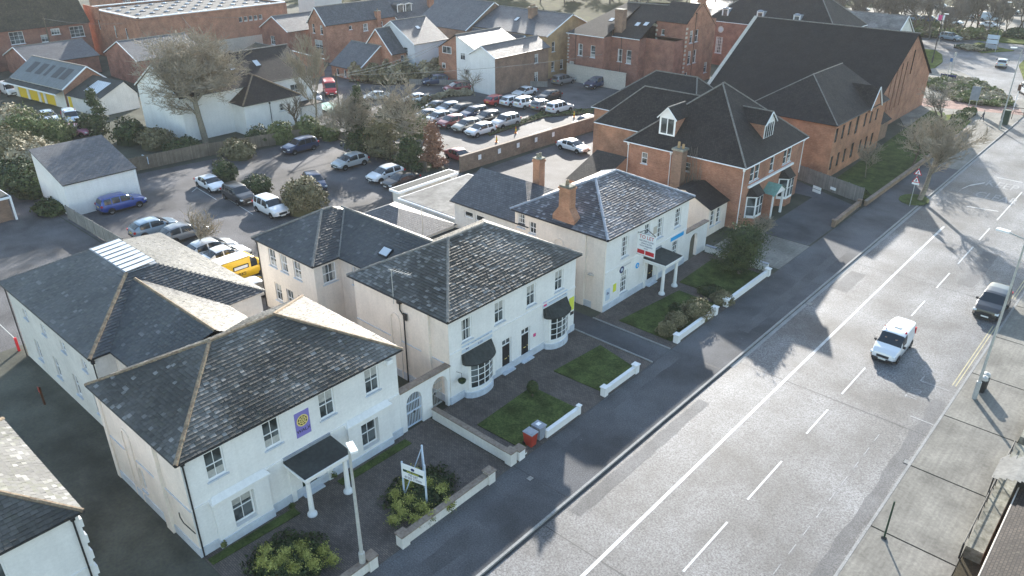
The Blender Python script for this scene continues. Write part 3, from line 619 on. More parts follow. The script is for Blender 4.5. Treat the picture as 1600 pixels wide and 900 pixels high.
# ---- villa C
Cv=thing('villa','white villa with blue wall banner, letting board and brick side chimney','house',(0,0,0))
box_house(Cv,-40.2,FX,45.3,57.6,6.35,'cream',m2='render',
  F=[sash(47.4,4.0,.95,1.75,3,4),(50.65,4.9,.75,.95,2,2),sash(52.6,4.0,.9,1.75,3,4),sash(55.4,4.1,.95,1.7,3,4),sash(47.6,.75,.95,1.95,3,4),sash(55.4,.9,.95,1.85,3,4),(51.6,0,1.1,2.5,'none')],
  S=[(-39.9,4.9,.8,1.2,2,3),(-38.6,4.7,.7,1.0,2,2)])
door(Cv,FX,51.6,1.1,2.5,'doorblack'); portico(Cv,FX,52.1,2.5,2.1,2.6); plinth(Cv,-40.2,FX,45.3,57.6); frame_front(Cv,FX,45.3,57.6,3.4)
side_arches(Cv,45.3,[(-35.9,-35.0,5.0)]); b=MB(); b.box(-33.4,-32.7,45.15,45.3,0,6.2,'cream'); b.box(-31.9,FX,45.18,45.3,0,6.2,'cream'); b.build('pilaster',Cv)
p,r_,e=hip_polys(-40.2,FX,45.3,57.6,6.4,2.5,.3); rc=roof(Cv,p,'slate3',17,r_,rm='lead',rr=.13,eaves=e[:3],light=.45,lift=.055)
# shouldered brick stack on the flank
b=MB(); X0,X1=-36.2,-34.0; Y0,Y1=45.32,46.1
def frus(x0,x1,y0,y1,z0,a0,a1,c0,c1,z1,m):
    q=[(x0,y0,z0),(x1,y0,z0),(x1,y1,z0),(x0,y1,z0)]; t=[(a0,c0,z1),(a1,c0,z1),(a1,c1,z1),(a0,c1,z1)]
    for i in range(4): b.face([q[i],q[(i+1)%4],t[(i+1)%4],t[i]],m)
frus(X0,X1,Y0,Y1,6.3,X0,X1,Y0,Y1,7.0,'orangebrick'); frus(X0,X1,Y0,Y1,7.0,-35.6,-34.55,Y0,Y1,7.8,'orangebrick'); frus(-35.6,-34.55,Y0,Y1,7.8,-35.6,-34.55,Y0,Y1,9.3,'orangebrick'); b.box(-35.68,-34.47,Y0-.06,Y1+.06,9.3,9.45,'orangebrick'); b.box(-35.6,-34.55,Y0,Y1,9.45,9.6,'mossstone'); b.lathe((-35.1,45.7,9.6),[(.16,0),(.13,.4),(.08,.4)],'ridge',8); b.build('chimney',rc)
# rear wing of villa C
box_house(Cv,-47.8,-40.22,45.6,53.2,5.0,'offwhite',S=[(-46.6,3.9,1.1,.6,1,1),(-45.2,3.9,1.1,.6,1,1)],nm='rear_wall',sill=False)
p,r_,e=hip_polys(-47.8,-39,45.6,53.2,5.15,2.1,.3,'x',.05,3.9); rr2=roof(Cv,p,'slatesheet',None,[],eaves=e[:1],name='rear_roof')
b=MB(); b.face([(-48.05,45.35,5.15),(-48.05,53.4,5.15),(-48.05,49.4,7.25)],'offwhite'); b.build('rear_gable',Cv)
chimney(rr2,-42.1,50.6,6.2,9.1,.75,.75,'orangebrick',2,'mossstone')
# low outbuildings behind villas B and C
ob=thing('outbuilding','low dark slated outbuilding with pale corner pole behind the bow windowed villa','outbuilding')
box_house(ob,-55.8,-47.5,38.2,45.2,2.9,'offwhite'); p,r_,e=hip_polys(-55.8,-47.5,38.2,45.2,3.0,1.7,.2); roof(ob,p,'slatesheet',None,[],rm='greyridge',rr=.07)
b=MB(); b.box(-47.4,-41.0,37.3,45.2,0,2.6,'offwhite'); b.box(-47.4,-40.8,37.2,45.25,2.6,2.72,'darkfelt'); b.build('lean_to',ob)
b=MB(); b.tube((-47.3,41.2,2.7),(-47.3,41.2,5.7),.05,.05,'steel'); b.tube((-45.2,41.8,2.7),(-45.2,41.8,3.6),.09,.09,'upvc'); b.build('vent_pipe',ob)
fo=thing('outbuilding','flat roofed rear extension with pale felt roof behind the letting board villa','outbuilding')
b=MB(); b.box(-56.2,-48.1,46.2,55.8,0,2.95,'offwhite'); b.build('wall',fo); b=MB(); b.box(-56.35,-48.1,46.05,55.95,2.95,3.12,'upvc'); b.box(-56.2,-48.1,46.2,55.8,3.12,3.16,'felt'); b.box(-50.6,-49.6,53.9,54.7,3.16,3.4,'upvc'); rf=b.build('roof',fo); b=MB(); b.box(-50.5,-49.7,54.0,54.6,3.4,3.42,'glass'); b.build('rooflight',rf)
cp=thing('outbuilding','narrow white edged canopy shed at the back of the letting board villa','canopy')
b=MB(); b.box(-59.4,-57.9,47.5,56.0,2.7,2.95,'upvc'); b.box(-59.25,-58.05,47.65,55.85,2.95,2.97,'darkfelt'); b.build('roof',cp); b=MB(); b.box(-59.2,-58.1,47.7,48.5,0,2.7,'offwhite'); b.box(-59.2,-58.1,55,55.8,0,2.7,'offwhite'); b.box(-59.2,-59.1,47.7,55.8,0,2.7,'offwhite'); b.build('wall',cp)
# ---- hall E behind villa A
E_=thing('hall','long cream hall with glazed ridge light and dark slate roof behind the nearest villa','building')
ew=[(-55.6+i*3.2,4.1,.7,.75,2,2) for i in range(4)]+[(-55.2,1.0,.8,1.6,2,2),(-51.9,1.0,.8,1.6,2,2),(-48.7,1.0,.8,1.6,2,2),(-45.6,1.0,.8,1.6,2,2)]
box_house(E_,-58.0,-43.55,12.2,23.2,5.85,'offwhite',S=ew); box_house(E_,-43.55,-40.22,13.35,20.5,5.85,'cream',nm='link_wall')
zt=8.25; O=[(-58.3,11.9,6),(-43.3,11.9,6),(-43.3,23.5,6),(-58.3,23.5,6)]; I=[(-53.6,16.65,zt),(-48.0,16.65,zt),(-48.0,18.7,zt),(-53.6,18.7,zt)]
er=roof(E_,[[O[i],O[(i+1)%4],I[(i+1)%4],I[i]] for i in range(4)],'slate',51,[(O[1],I[1])],rr=.12,eaves=[(O[0],O[1]),(O[1],(-43.3,13.2,6)),(O[3],O[0])],light=.05)
b=MB(); b.box(-53.6,-48,16.65,18.7,zt,zt+.06,'lead'); 
for k in range(8): x=-53.5+k*.69; b.face([(x+.03,16.7,zt+.1),(x+.62,16.7,zt+.1),(x+.62,18.65,zt+.22),(x+.03,18.65,zt+.22)],'skyglass')
for k in range(9): x=-53.53+k*.69; b.face([(x-.05,16.65,zt+.12),(x+.05,16.65,zt+.12),(x+.05,18.7,zt+.25),(x-.05,18.7,zt+.25)],'black')
b.build('ridge_light',er)
lp=[[(-43.6,13.1,6.0),(-39.0,13.1,6.0),(-37.5,16.9,8.02),(-47.6,16.9,8.02)],[(-37.5,20.7,6),(-43.8,20.7,6),(-47.6,16.9,8.02),(-37.5,16.9,8.02)]]
roof(E_,lp,'slate',57,[((-47.4,16.9,8.02),(-37.6,16.9,8.02))],rr=.09,eaves=[((-43.6,13.1,6),(-40.2,13.1,6))],light=.08,name='link_roof')
downpipe(E_,-58.0,12.1,0,5.8); downpipe(E_,-43.5,12.1,0,5.8)
# ---- villa F, bottom left
Fv=thing('villa','white villa at the left edge with a paler colour painted on its sunlit roof slope','house')
box_house(Fv,-40.2,-31.0,-7.6,6.25,6.15,'render',F=[(.7,3.6,2.6,1.9,2,2),(-3.5,3.6,2.2,1.9,2,2),(4.3,.8,1.6,1.8,2,2)],m2='render')
p,r_,e=hip_polys(-40.2,-31.0,-7.6,6.25,6.2,2.6,.3); roof(Fv,[p[0],p[1],p[3]],'slate2',71,r_,eaves=e[1:2],light=.04); roof(Fv,[p[2]],'sunlit_slate',75,eaves=e[2:3],light=.3,name='sunlit_roof')  # far slope coloured lighter than the rest to look sunlit
downpipe(Fv,-30.9,6.1,0,6.1); b=MB(); b.box(-31.0,-30.95,-7.6,6.25,2.95,3.05,'render'); b.build('string_course',Fv)
b=MB()
for k in range(13): b.box(-31.35,-31.0,6.25,6.25+.12+.1*(k%2),k*.47,(k+1)*.47-.01,'render')
b.build('quoin',Fv)
# ================================================================== arched screen walls between the villas
def arch_wall(name,label,x,y0,y1,h,arches,th=.28,m='render',cop='coping',slope=0):
    t=thing(name,label,'wall',(x,y0,0)); b=MB(); st=sorted({0,y1-y0}|{round(v,3) for a in arches for v in [a[0]-y0+(a[1]-a[0])*k/12 for k in range(13)]})
    for u0,u1 in zip(st,st[1:]):
        um=(u0+u1)/2; zb0=zb1=0
        for a0,a1,ha in arches:
            if a0-y0<um<a1-y0:
                r=(a1-a0)/2; c=(a0+a1)/2-y0; f=lambda u: ha-r+math.sqrt(max(0,r*r-(u-c)**2)); zb0,zb1=f(u0),f(u1)
                b.face([(0,u0,zb0),(0,u1,zb1),(-th,u1,zb1),(-th,u0,zb0)],m)
        for xx in (0,-th): b.face([(xx,u0,zb0),(xx,u1,zb1),(xx,u1,h),(xx,u0,h)],m)
    for a0,a1,ha in arches:
        for u in (a0-y0,a1-y0): b.face([(0,u,0),(-th,u,0),(-th,u,ha-(a1-a0)/2),(0,u,ha-(a1-a0)/2)],m)
    b.face([(0,0,0),(-th,0,0),(-th,0,h),(0,0,h)],m); b.face([(0,y1-y0,0),(-th,y1-y0,0),(-th,y1-y0,h),(0,y1-y0,h)],m); b.build('wall_panel',t)
    c=MB(); c.box(-th-.12,.12,0.004,y1-y0-.004,h,h+.1,cop); c.build('coping',t); return t
def gate(label,x,y0,y1,h,m,loc_rz=0):
    t=thing('garden_gate',label,'gate',(x,y0,0)); w=y1-y0; b=MB(); n=10
    for i in range(n+1):
        u=w*i/n; r=w/2; z=h-r+math.sqrt(max(0,r*r-(u-r)**2)); b.tube((0,u,.08),(0,u,max(.2,z-.03)),.022,.022,m,5)
    b.build('bars',t); f=MB(); f.box(-.03,.03,0,w,.1,.18,m); f.box(-.03,.03,0,w,1.1,1.2,m); f.box(-.03,.03,0,w,h-w/2-.04,h-w/2+.03,m); f.build('rail',t); l=MB(); l.box(.02,.07,w*.48,w*.56,1.0,1.15,'black'); l.build('latch',t)
arch_wall('arched_wall','white screen wall with two arched openings joining the nearest villa to the bow windowed villa',FX-.02,24.22,28.43,3.0,[(24.7,26.0,2.55),(26.85,28.2,2.6)])
gate('pale blue ironwork gate in the arch beside the nearest villa',FX-.15,24.72,25.98,2.5,'gatewhite')
gate('ironwork gate set back in the arch beside the bow windowed villa',FX-.6,26.87,28.18,2.5,'steel')
arch_wall('arched_wall','white screen wall with a dark arched opening beyond the letting board villa',FX-.02,57.62,61.6,2.9,[(58.6,59.9,2.4)])
# ---- low front walls
def low_wall(label,p0,p1,h=.62,th=.25,piers=(0,1),m='offwhite',cop='coping',ph=.15,pw=.5,name='garden_wall'):
    p0=Vector((*p0,0)); p1=Vector((*p1,0)); d=p1-p0; Lw=d.length; t=thing(name,label,'wall',p0,math.atan2(d.y,d.x))
    b=MB(); b.box(pw/2 if 0 in piers else 0,Lw-(pw/2 if 1 in piers else 0),-th/2,th/2,0,h,m); b.build('wall_panel',t)
    c=MB(); x=pw/2 if 0 in piers else 0; xe=Lw-(pw/2 if 1 in piers else 0)
    while x<xe-.05: x2=min(x+.6,xe); c.box(x+.004,x2-.004,-th/2-.06,th/2+.06,h,h+.07+rnd.uniform(-.006,.006),cop); x=x2
    c.build('coping',t)
    for k in piers:
        q=MB(); q.box(k*Lw-pw/2,k*Lw+pw/2,-pw/2,pw/2,0,h+ph,m); q.box(k*Lw-pw/2-.05,k*Lw+pw/2+.05,-pw/2-.05,pw/2+.05,h+ph,h+ph+.07,cop); q.build('pier',t)
    return t
low_wall('low white wall with red brown coping beside the yellow shrub bed',(-23.85,18.25),(-23.85,24.7))
low_wall('low white wall stub at the foot of the near lamp post',(-23.9,11.2),(-23.9,16.2))
low_wall('low white wall with brick coping dividing the two nearest forecourts',(-30.6,26.7),(-24.0,26.7),piers=(1,),h=.75)
low_wall('low white wall between the wheelie bins and the garden path',(-23.95,29.9),(-23.95,33.2),.5,.14,(1,),m='render',cop='render',pw=.2)
low_wall('white gate pier with grey cap beside the red wheelie bin',(-23.95,27.4),(-23.95,28.0),.2,.2,(0,),m='render',ph=.5)
low_wall('low white wall edging the far lawn of the bow windowed villa',(-23.95,36.0),(-23.95,39.7),.5,.14,(0,1),m='render',cop='render',pw=.38)
low_wall('low white wall in front of the two round shrubs',(-23.95,45.2),(-23.95,50.9),.5,.14,(0,1),m='render',cop='render',pw=.4)
low_wall('low white wall in front of the tall dark evergreen',(-23.95,52.8),(-23.95,60.3),.5,.14,(0,1),m='render',cop='render',pw=.4)
low_wall('low white side wall running back beside the tall dark evergreen',(-30.6,61.3),(-24.4,61.3),.6,.22,(),m='render',cop='lead')
low_wall('low brick wall with broken end in front of the red brick house drive',(-24.0,75.2),(-24.2,82.7),.55,.23,(0,1),m='brickwall',cop='brickwall',pw=.35)
low_wall('low brick wall along the church hall lawn',(-23.75,83.2),(-23.6,122),.5,.25,(),m='brickwall',cop='coping')
# ================================================================== other buildings
def simple(label,x0,x1,y0,y1,h,rise,axis,wm,rm_,F=(),S=(),kind='gable',o=.25,ridge='greyridge',cat='house',name='house',z0=0,e0=None,e1=None,ridges=True,fm='upvc',sm='plinth',m2=None,gm=None,gut='black',verge='upvc',eav=2):
    t=thing(name,label,cat)
    box_house(t,x0,x1,y0,y1,h,wm,F=F,S=S,z0=z0,fm=fm,sm=sm,m2=m2)
    if kind=='hip': p,r_,e=hip_polys(x0,x1,y0,y1,h+.05,rise,o,axis,e0,e1)
    else:
        p,r_,e=gable_polys(x0,x1,y0,y1,h+.05,rise,o,axis); b=MB()
        if axis=='y':
            for c in (y0,y1): b=MB(); gable_wall(b,'y',c,x0,x1,h,rise,gm or wm); b.build('gable',t)
        else:
            for c in (x1,x0): b=MB(); gable_wall(b,'x',c,y0,y1,h,rise,gm or m2 or wm); b.build('gable',t)
        v=MB()
        for a,_ in ((0,0),):
            for pl in p:
                if axis=='y': y=min(q[1] for q in pl); a1=[q for q in pl if abs(q[1]-y)<1e-6]
                else: x=max(q[0] for q in pl); a1=[q for q in pl if abs(q[0]-x)<1e-6]
                v.tube(Vector(a1[0])-Vector((0,0,.06)),Vector(a1[1])-Vector((0,0,.06)),.09,.09,verge,5)
        v.build('bargeboard',t)
    ro=roof(t,p,rm_,None,r_ if ridges else [],rm=ridge,rr=.1,eaves=e[:eav],gut=gut)
    return t,ro
def pvc_window(t,k,c,u,z,w,h,nx=2,ny=1): window(t,k,c,u,z,w,h,nx,ny,'upvc',.05,sill=False)
def rooflight(ro,x,y,z,tilt,w=.8,h=1.2,axis='x',m='skyglass'):
    b=MB(); b.box(-w/2,w/2,-h/2,h/2,0,.1,'black'); b.box(-w/2+.07,w/2-.07,-h/2+.07,h/2-.07,.1,.115,m); o=b.build('rooflight',ro,loc=(x,y,z)); o.rotation_euler=(tilt,0,0) if axis=='x' else (0,tilt,R(0)); return o
def dormer(ro,kind,c,u0,u1,zb,zw,depth,rise,rm_='browntile',wm='redbrick',nx=2,front='upvc'):
    """kind F faces +X at x=c; kind S faces -Y at y=c"""
    def W(u,d,v): return (c-d,u,v) if kind=='F' else (u,c+d,v)
    b=MB(); mid=(u0+u1)/2
    for u in (u0,u1): b.face([W(u,0,zb),W(u,0,zw),W(u,depth,zw),W(u,depth*.1,zb)],wm)
    b.face([W(u0,0,zb),W(u1,0,zb),W(u1,0,zw),W(mid,0,zw+rise),W(u0,0,zw)],front)
    d=b.build('dormer',ro); g=MB(); ww=(u1-u0-.3)/nx
    for i in range(nx):
        a=u0+.15+i*ww+.06; e=a+ww-.12; g.face([W(a,-.02,zb+.25),W(e,-.02,zb+.25),W(e,-.02,zw-.15),W(a,-.02,zw-.15)],'glass')
    g.build('window',d); r=MB(); o=.2
    for s,ue in ((-1,u0-o),(1,u1+o)):
        zz=zw-.15
        r.face([W(ue,-o,zz),W(mid,-o,zw+rise+.03),W(mid,depth*1.6,zw+rise+.03),W(ue,depth,zz)],rm_)
    r.tube(W(mid,-o,zw+rise+.05),W(mid,depth*1.5,zw+rise+.05),.07,.07,'greyridge',5)
    for ue in (u0-o,u1+o): r.tube(W(ue,-o-.01,zw-.18),W(mid,-o-.01,zw+rise),.06,.06,'upvc',4)
    r.build('dormer_roof',d); return d
# ---- D red brick house
D=thing('brick_house','red brick house with steep dark tiled hip roof, dormers and white bay windows','house')
box_house(D,-44.3,-30.95,68.0,81.8,6.35,'redbrick',F=[(69.5,4.5,.9,1.55,1,2),(70.55,4.5,.9,1.55,1,2),(73.9,4.5,.85,1.55,1,2),(77.0,4.5,.85,1.55,1,2),(78.05,4.5,.85,1.55,1,2)],S=[(-38.2,4.7,.6,.9,1,2),(-37.3,4.7,.6,.9,1,2),(-42.5,4.4,.7,1.2,1,2)],rev=.08)
p,r_,e=hip_polys(-44.3,-30.95,68.0,81.8,6.45,5.9,.35,'y',7.0,7.1); dr=roof(D,p,'browntile',None,r_,rm='greyridge',rr=.09,eaves=e[:2],gut='upvc')
dormer(dr,'S',69.0,-41.3,-39.4,7.5,9.45,2.1,1.0,nx=2); dormer(dr,'F',-32.1,73.9,76.1,7.5,9.3,2.1,1.0,nx=4)
downpipe(D,-30.9,67.93,0,6.3,'upvc'); downpipe(D,-30.9,81.75,2.5,6.3,'upvc'); downpipe(D,-39.0,67.93,0,6.3,'upvc'); downpipe(D,-44.2,67.93,0,6.3,'upvc')
for yc,w in ((70.7,2.5),(78.0,2.5)):
    b=MB(); X=-30.95; pts=[(X,yc-w/2),(X+.85,yc-w/2+.55),(X+.85,yc+w/2-.55),(X,yc+w/2)]
    for (a,c),(f,g) in zip(pts,pts[1:]):
        b.face([(a,c,0),(f,g,0),(f,g,.8),(a,c,.8)],'redbrick'); b.face([(a,c,.8),(f,g,.8),(f,g,1.0),(a,c,1.0)],'upvc'); b.face([(a,c,1.0),(f,g,1.0),(f,g,3.1),(a,c,3.1)],'upvc')
    bb=b.build('bay',D); g=MB()
    for (a,c),(f,h) in zip(pts,pts[1:]):
        n=2 if abs(h-c)>1 else 1; nrm=Vector((h-c,-(f-a),0)).normalized()*.02
        for i in range(n):
            for z0,z1 in ((1.1,2.0),(2.08,2.95)):
                q0=Vector((a,c,0)).lerp(Vector((f,h,0)),(i+.12)/n)+nrm; q1=Vector((a,c,0)).lerp(Vector((f,h,0)),(i+.88)/n)+nrm
                g.face([(q0.x,q0.y,z0),(q1.x,q1.y,z0),(q1.x,q1.y,z1),(q0.x,q0.y,z1)],'glass')
    g.build('window',bb); r=MB(); o=.15; ps=[(X,yc-w/2-o),(X+.85+o,yc-w/2+.5),(X+.85+o,yc+w/2-.5),(X,yc+w/2+o)]; tp=[(X,yc-w/2+.3),(X,yc-w/2+.6),(X,yc+w/2-.6),(X,yc+w/2-.3)]
    for i in range(3): r.face([(*ps[i],3.1),(*ps[i+1],3.1),(*tp[i+1],4.0),(*tp[i],4.0)],'browntile')
    r.build('bay_roof',bb)
b=MB(); b.box(-30.95,-30.75,69.3,79.6,3.98,4.18,'upvc'); b.build('fascia',D)
b=MB(); b.box(-30.95,-29.7,72.6,72.72,0,2.6,'redbrick')
for yy in (73.0,75.4): b.box(-29.85,-29.65,yy-.1,yy+.1,0,2.5,'upvc')
b.face([(-29.6,72.8,2.5),(-29.6,75.6,2.5),(-29.6,74.2,3.35)],'upvc'); b.build('porch',D)
b=MB(); b.face([(-30.95,72.7,2.5),(-29.45,72.7,2.5),(-29.45,74.2,3.42),(-30.95,74.2,3.42)],'greencop'); b.face([(-30.95,75.7,2.5),(-29.45,75.7,2.5),(-29.45,74.2,3.42),(-30.95,74.2,3.42)],'greencop'); b.build('porch_roof',D)
b=MB(); b.box(-30.93,-30.9,73.7,74.7,0,2.1,'doorblack'); b.build('door',D)
# side lean-to
b=MB(); wall(b,'F',-32.2,64.4,67.98,0,2.9,[(64.8,.9,.8,1.6),(66.0,.9,.8,1.6)],'cream'); b.face([(-36,64.4,0),(-32.2,64.4,0),(-32.2,64.4,2.9),(-34.9,64.4,4.1),(-36,64.4,4.1)],'cream'); b.build('side_extension',D)
for yy in (64.8,66.0): window(D,'F',-32.2,yy,.9,.8,1.6,1,3)
b=MB(); b.face([(-31.9,64.1,2.85),(-31.9,67.99,2.85),(-34.9,67.99,4.25),(-34.9,64.1,4.25)],'browntile'); b.face([(-36.2,64.1,4.0),(-36.2,67.99,4.0),(-34.9,67.99,4.25),(-34.9,64.1,4.25)],'browntile'); b.build('lean_to_roof',D)
# chimney stack with creeper, standing between C and D
ch=thing('chimney_stack','dark brick stack with yellow mossy cap against the red brick house','chimney',(-37.4,66.9,0)); b=MB(); b.box(-.55,.55,-.5,.5,0,7.1,'brownbrick'); b.build('stack',ch); b=MB(); b.box(-.65,.65,-.6,.6,7.102,7.3,'mossstone'); b.lathe((-.2,0,7.3),[(.16,0),(.13,.6),(.08,.6)],'yellowbrick',8); b.lathe((.3,0,7.3),[(.16,0),(.13,.45),(.08,.45)],'yellowbrick',8); b.build('chimney_pot',ch)
# rear wings of D
box_house(D,-51.3,-44.35,72.1,79.6,6.3,'orangebrick',nm='rear_wall',S=[(-46.8,3.3,.8,1.5,1,1)],sill=False); p,r_,e=hip_polys(-51.3,-40,72.1,79.6,6.4,4.0,.3,'x',3.9,.05); roof(D,p[:1]+p[2:],'browntile',None,[r_[0],r_[3],r_[4]],rm='greyridge',rr=.08,eaves=e[:1],gut='upvc',name='rear_roof')
box_house(D,-55.8,-44.4,79.62,88.5,6.3,'orangebrick',nm='rear_wall'); p,r_,e=hip_polys(-55.8,-42.0,77.6,88.5,6.4,4.2,.3,'x',5.3,3.5); roof(D,p,'browntile',None,r_,rm='greyridge',rr=.08,eaves=e[:1],gut='upvc',name='rear_roof')
box_house(D,-55.8,-51.3,77.6,79.6,6.3,'orangebrick',nm='rear_wall')
b=MB(); b.box(-48.0,-44.4,62.6,67.9,0,2.7,'orangebrick'); b.face([(-48.2,62.4,2.75),(-44.2,62.4,2.75),(-44.2,67.9,4.7),(-48.2,67.9,4.7)],'browntile'); b.face([(-44.2,62.4,2.75),(-44.2,67.9,2.75),(-44.2,67.9,4.7)],'orangebrick'); b.face([(-48.2,62.4,2.75),(-48.2,67.9,2.75),(-48.2,67.9,4.7)],'orangebrick'); b.build('rear_annexe',D)
# ---- G church hall annexe
G_=thing('brick_house','orange brick hall with dark hip roof and paired tall windows beside the lawn','building')
Gw=[]
for yy in (89.3,91.3,93.3,98.4,100.4,102.4): Gw+=[(yy,4.2,.75,1.7,1,1),(yy,.9,.75,1.7,1,1)]
Gw+=[(95.6,3.9,.9,2.2,1,1),(95.6,.9,.9,1.9,1,1)]
box_house(G_,-41.7,-30.3,88.9,105.4,6.35,'orangebrick',F=Gw,fm='darkframe',sill=False,rev=.1)
p,r_,e=hip_polys(-41.7,-30.3,88.9,105.4,6.45,4.0,.3,'y',5.9,2.2); gr=roof(G_,p,'browntile',None,[r_[0],r_[1],r_[4]],rm='greyridge',rr=.07,eaves=e[:2]); 
b=MB(); b.face([(-30.05,99.1,6.2),(-30.05,102.7,6.2),(-30.05,100.9,8.65)],'orangebrick'); b.box(-30.28,-30.06,99.15,102.65,5.9,6.2,'orangebrick'); b.face([(-29.95,99.0,6.2),(-29.95,100.9,8.8),(-34.0,100.9,8.8),(-30.6,99.0,6.2)],'browntile'); b.face([(-29.95,102.8,6.2),(-29.95,100.9,8.8),(-34.0,100.9,8.8),(-30.6,102.8,6.2)],'browntile'); b.tube((-29.93,100.9,8.75),(-29.93,102.8,6.2),.09,.09,'upvc',4); b.tube((-29.93,100.9,8.75),(-29.93,99.0,6.2),.06,.06,'upvc',4); b.build('dormer',gr)
# ---- H big church hall
H_=thing('church','large brick church hall with huge dark tiled roof and slit windows in its gable','church')
hw=[(115.4,2.2,.35,5.0,1,1),(117.3,2.2,.35,6.3,1,1),(119.2,2.2,.35,6.3,1,1),(121.1,2.2,.35,6.3,1,1),(123.4,6.4,.5,3.4,1,1)]
b=MB(); 
box_house(H_,-57,-33.1,111.8,133.8,5.0,'redbrick',F=[(a,c,w_,5.0-c-.001,1,1) for a,c,w_,h_,*_ in hw[:4]],fm='darkframe',sill=False,rev=.2)
b=MB()
# gable above the eaves with the tops of the slits
def gz(y): return 5.0+7.1*(1-abs(y-122.8)/11.0)
us=sorted({111.8,122.8,133.8}|{x for a,c,w_,h_,*_ in hw for x in (a,a+w_)})
for u0,u1 in zip(us,us[1:]):
    um=(u0+u1)/2; op=[(max(c,5.0),c+h_) for a,c,w_,h_,*_ in hw if a<um<a+w_]; z=5.0
    for c,t in op:
        if c>z: b.face([(-33.1,u0,z),(-33.1,u1,z),(-33.1,u1,c),(-33.1,u0,c)],'redbrick')
        b.face([(-33.3,u0,c),(-33.3,u1,c),(-33.3,u1,t),(-33.3,u0,t)],'glass'); z=t
    b.face([(-33.1,u0,z),(-33.1,u1,z),(-33.1,u1,gz(u1)),(-33.1,u0,gz(u0))],'redbrick')
b.build('gable',H_)
p=[[(-57.4,107.4,2.27),(-32.8,107.4,2.27),(-32.8,122.8,12.2),(-57.4,122.8,12.2)],[(-32.8,134.2,4.85),(-57.4,134.2,4.85),(-57.4,122.8,12.2),(-32.8,122.8,12.2)]]
hr=roof(H_,p,'hall_tile',None,[((-57.3,122.8,12.2),(-32.9,122.8,12.2))],rm='greyridge',rr=.1)
b=MB(); b.box(-57.75,-57.2,107.3,107.5,1.9,2.3,'stone')
v=[(-57.85,107.3,2.3),(-57.25,107.3,2.32),(-57.25,122.8,12.3),(-57.85,122.8,12.3)]; b.face(v,'stone'); b.face([(q[0],q[1],q[2]-.4) for q in v],'stone'); b.face([v[0],v[3],(v[3][0],v[3][1],v[3][2]-.4),(v[0][0],v[0][1],v[0][2]-.4)],'stone'); b.build('verge_coping',H_)
b=MB(); b.box(-57,-33.12,108.0,111.78,0,2.45,'redbrick'); b.face([(-33.12,108,2.45),(-33.12,111.8,2.45),(-33.12,111.8,4.95)],'redbrick'); b.face([(-57,108,2.45),(-57,111.8,2.45),(-57,111.8,4.95)],'redbrick'); b.build('side_aisle',H_); b=MB(); b.box(-33.1,-31.2,108.2,111.6,0,2.6,'brownbrick'); b.face([(-30.9,107.9,2.5),(-30.9,111.9,2.5),(-33.1,111.9,3.9),(-33.1,107.9,3.9)],'browntile'); b.build('side_porch',H_)
# ---- I pale garage
I_=thing('garage','plain white rendered store with a single dark roof slope beside the blue car','garage')
b=MB(); x0,x1,y0,y1=-90.9,-83.6,25.2,32.6; b.face([(x1,y0,0),(x1,y1,0),(x1,y1,3.45),(x1,y0,3.45)],'render'); b.face([(x0,y0,0),(x0,y1,0),(x0,y1,5.6),(x0,y0,5.6)],'render')
for y in (y0,y1): b.face([(x0,y,0),(x1,y,0),(x1,y,3.45),(x0,y,5.6)],'render')
b.build('wall',I_); b=MB(); q=[(x0-.15,y0-.1,5.72),(x1+.15,y0-.1,3.5),(x1+.15,y1+.1,3.5),(x0-.15,y1+.1,5.72)]; b.face(q,'slatesheet'); b.face([(a,c,z-.1) for a,c,z in q],'black')
for i in range(4): a,c=q[i],q[(i+1)%4]; b.face([a,c,(c[0],c[1],c[2]-.1),(a[0],a[1],a[2]-.1)],'black')
b.build('roof',I_)
downpipe(I_,-83.5,32.4,0,3.4,'upvc')
# ---- J white house
J,jr=simple('white rendered house with brown tiled roof and two rooflights behind the big bare tree',-112,-99.9,46.5,67.0,5.9,3.5,'y','render','browntile',F=[(57.3,3.9,1.5,1.3,2,2),(63.2,3.2,1.6,1.7,2,2),(63.2,.7,1.9,1.3,3,1)],kind='gable',ridges=True)
rooflight(jr,-103.3,56.3,7.95,R(31),1.3,.9,'y'); rooflight(jr,-103.3,60.3,7.95,R(31),1.3,.9,'y')
box_house(J,-104,-96.7,53.6,62.2,4.1,'render',F=[(59.0,2.4,.8,1.0,1,2)],nm='wing_wall'); p,r_,e=hip_polys(-107,-96.7,53.6,62.2,4.2,2.9,.3,'x',.05,4.3); roof(J,p[:3],'browntile',None,[r_[1],r_[2],r_[4]],rm='ridge',rr=.12,eaves=e[:2],name='wing_roof')
downpipe(J,-96.6,57.5,0,4.0); b=MB(); b.box(-99.8,-97.4,63.0,66.5,0,2.2,'offwhite'); b.box(-99.8,-97.2,62.9,66.6,2.2,2.3,'browntile'); b.build('porch',J)
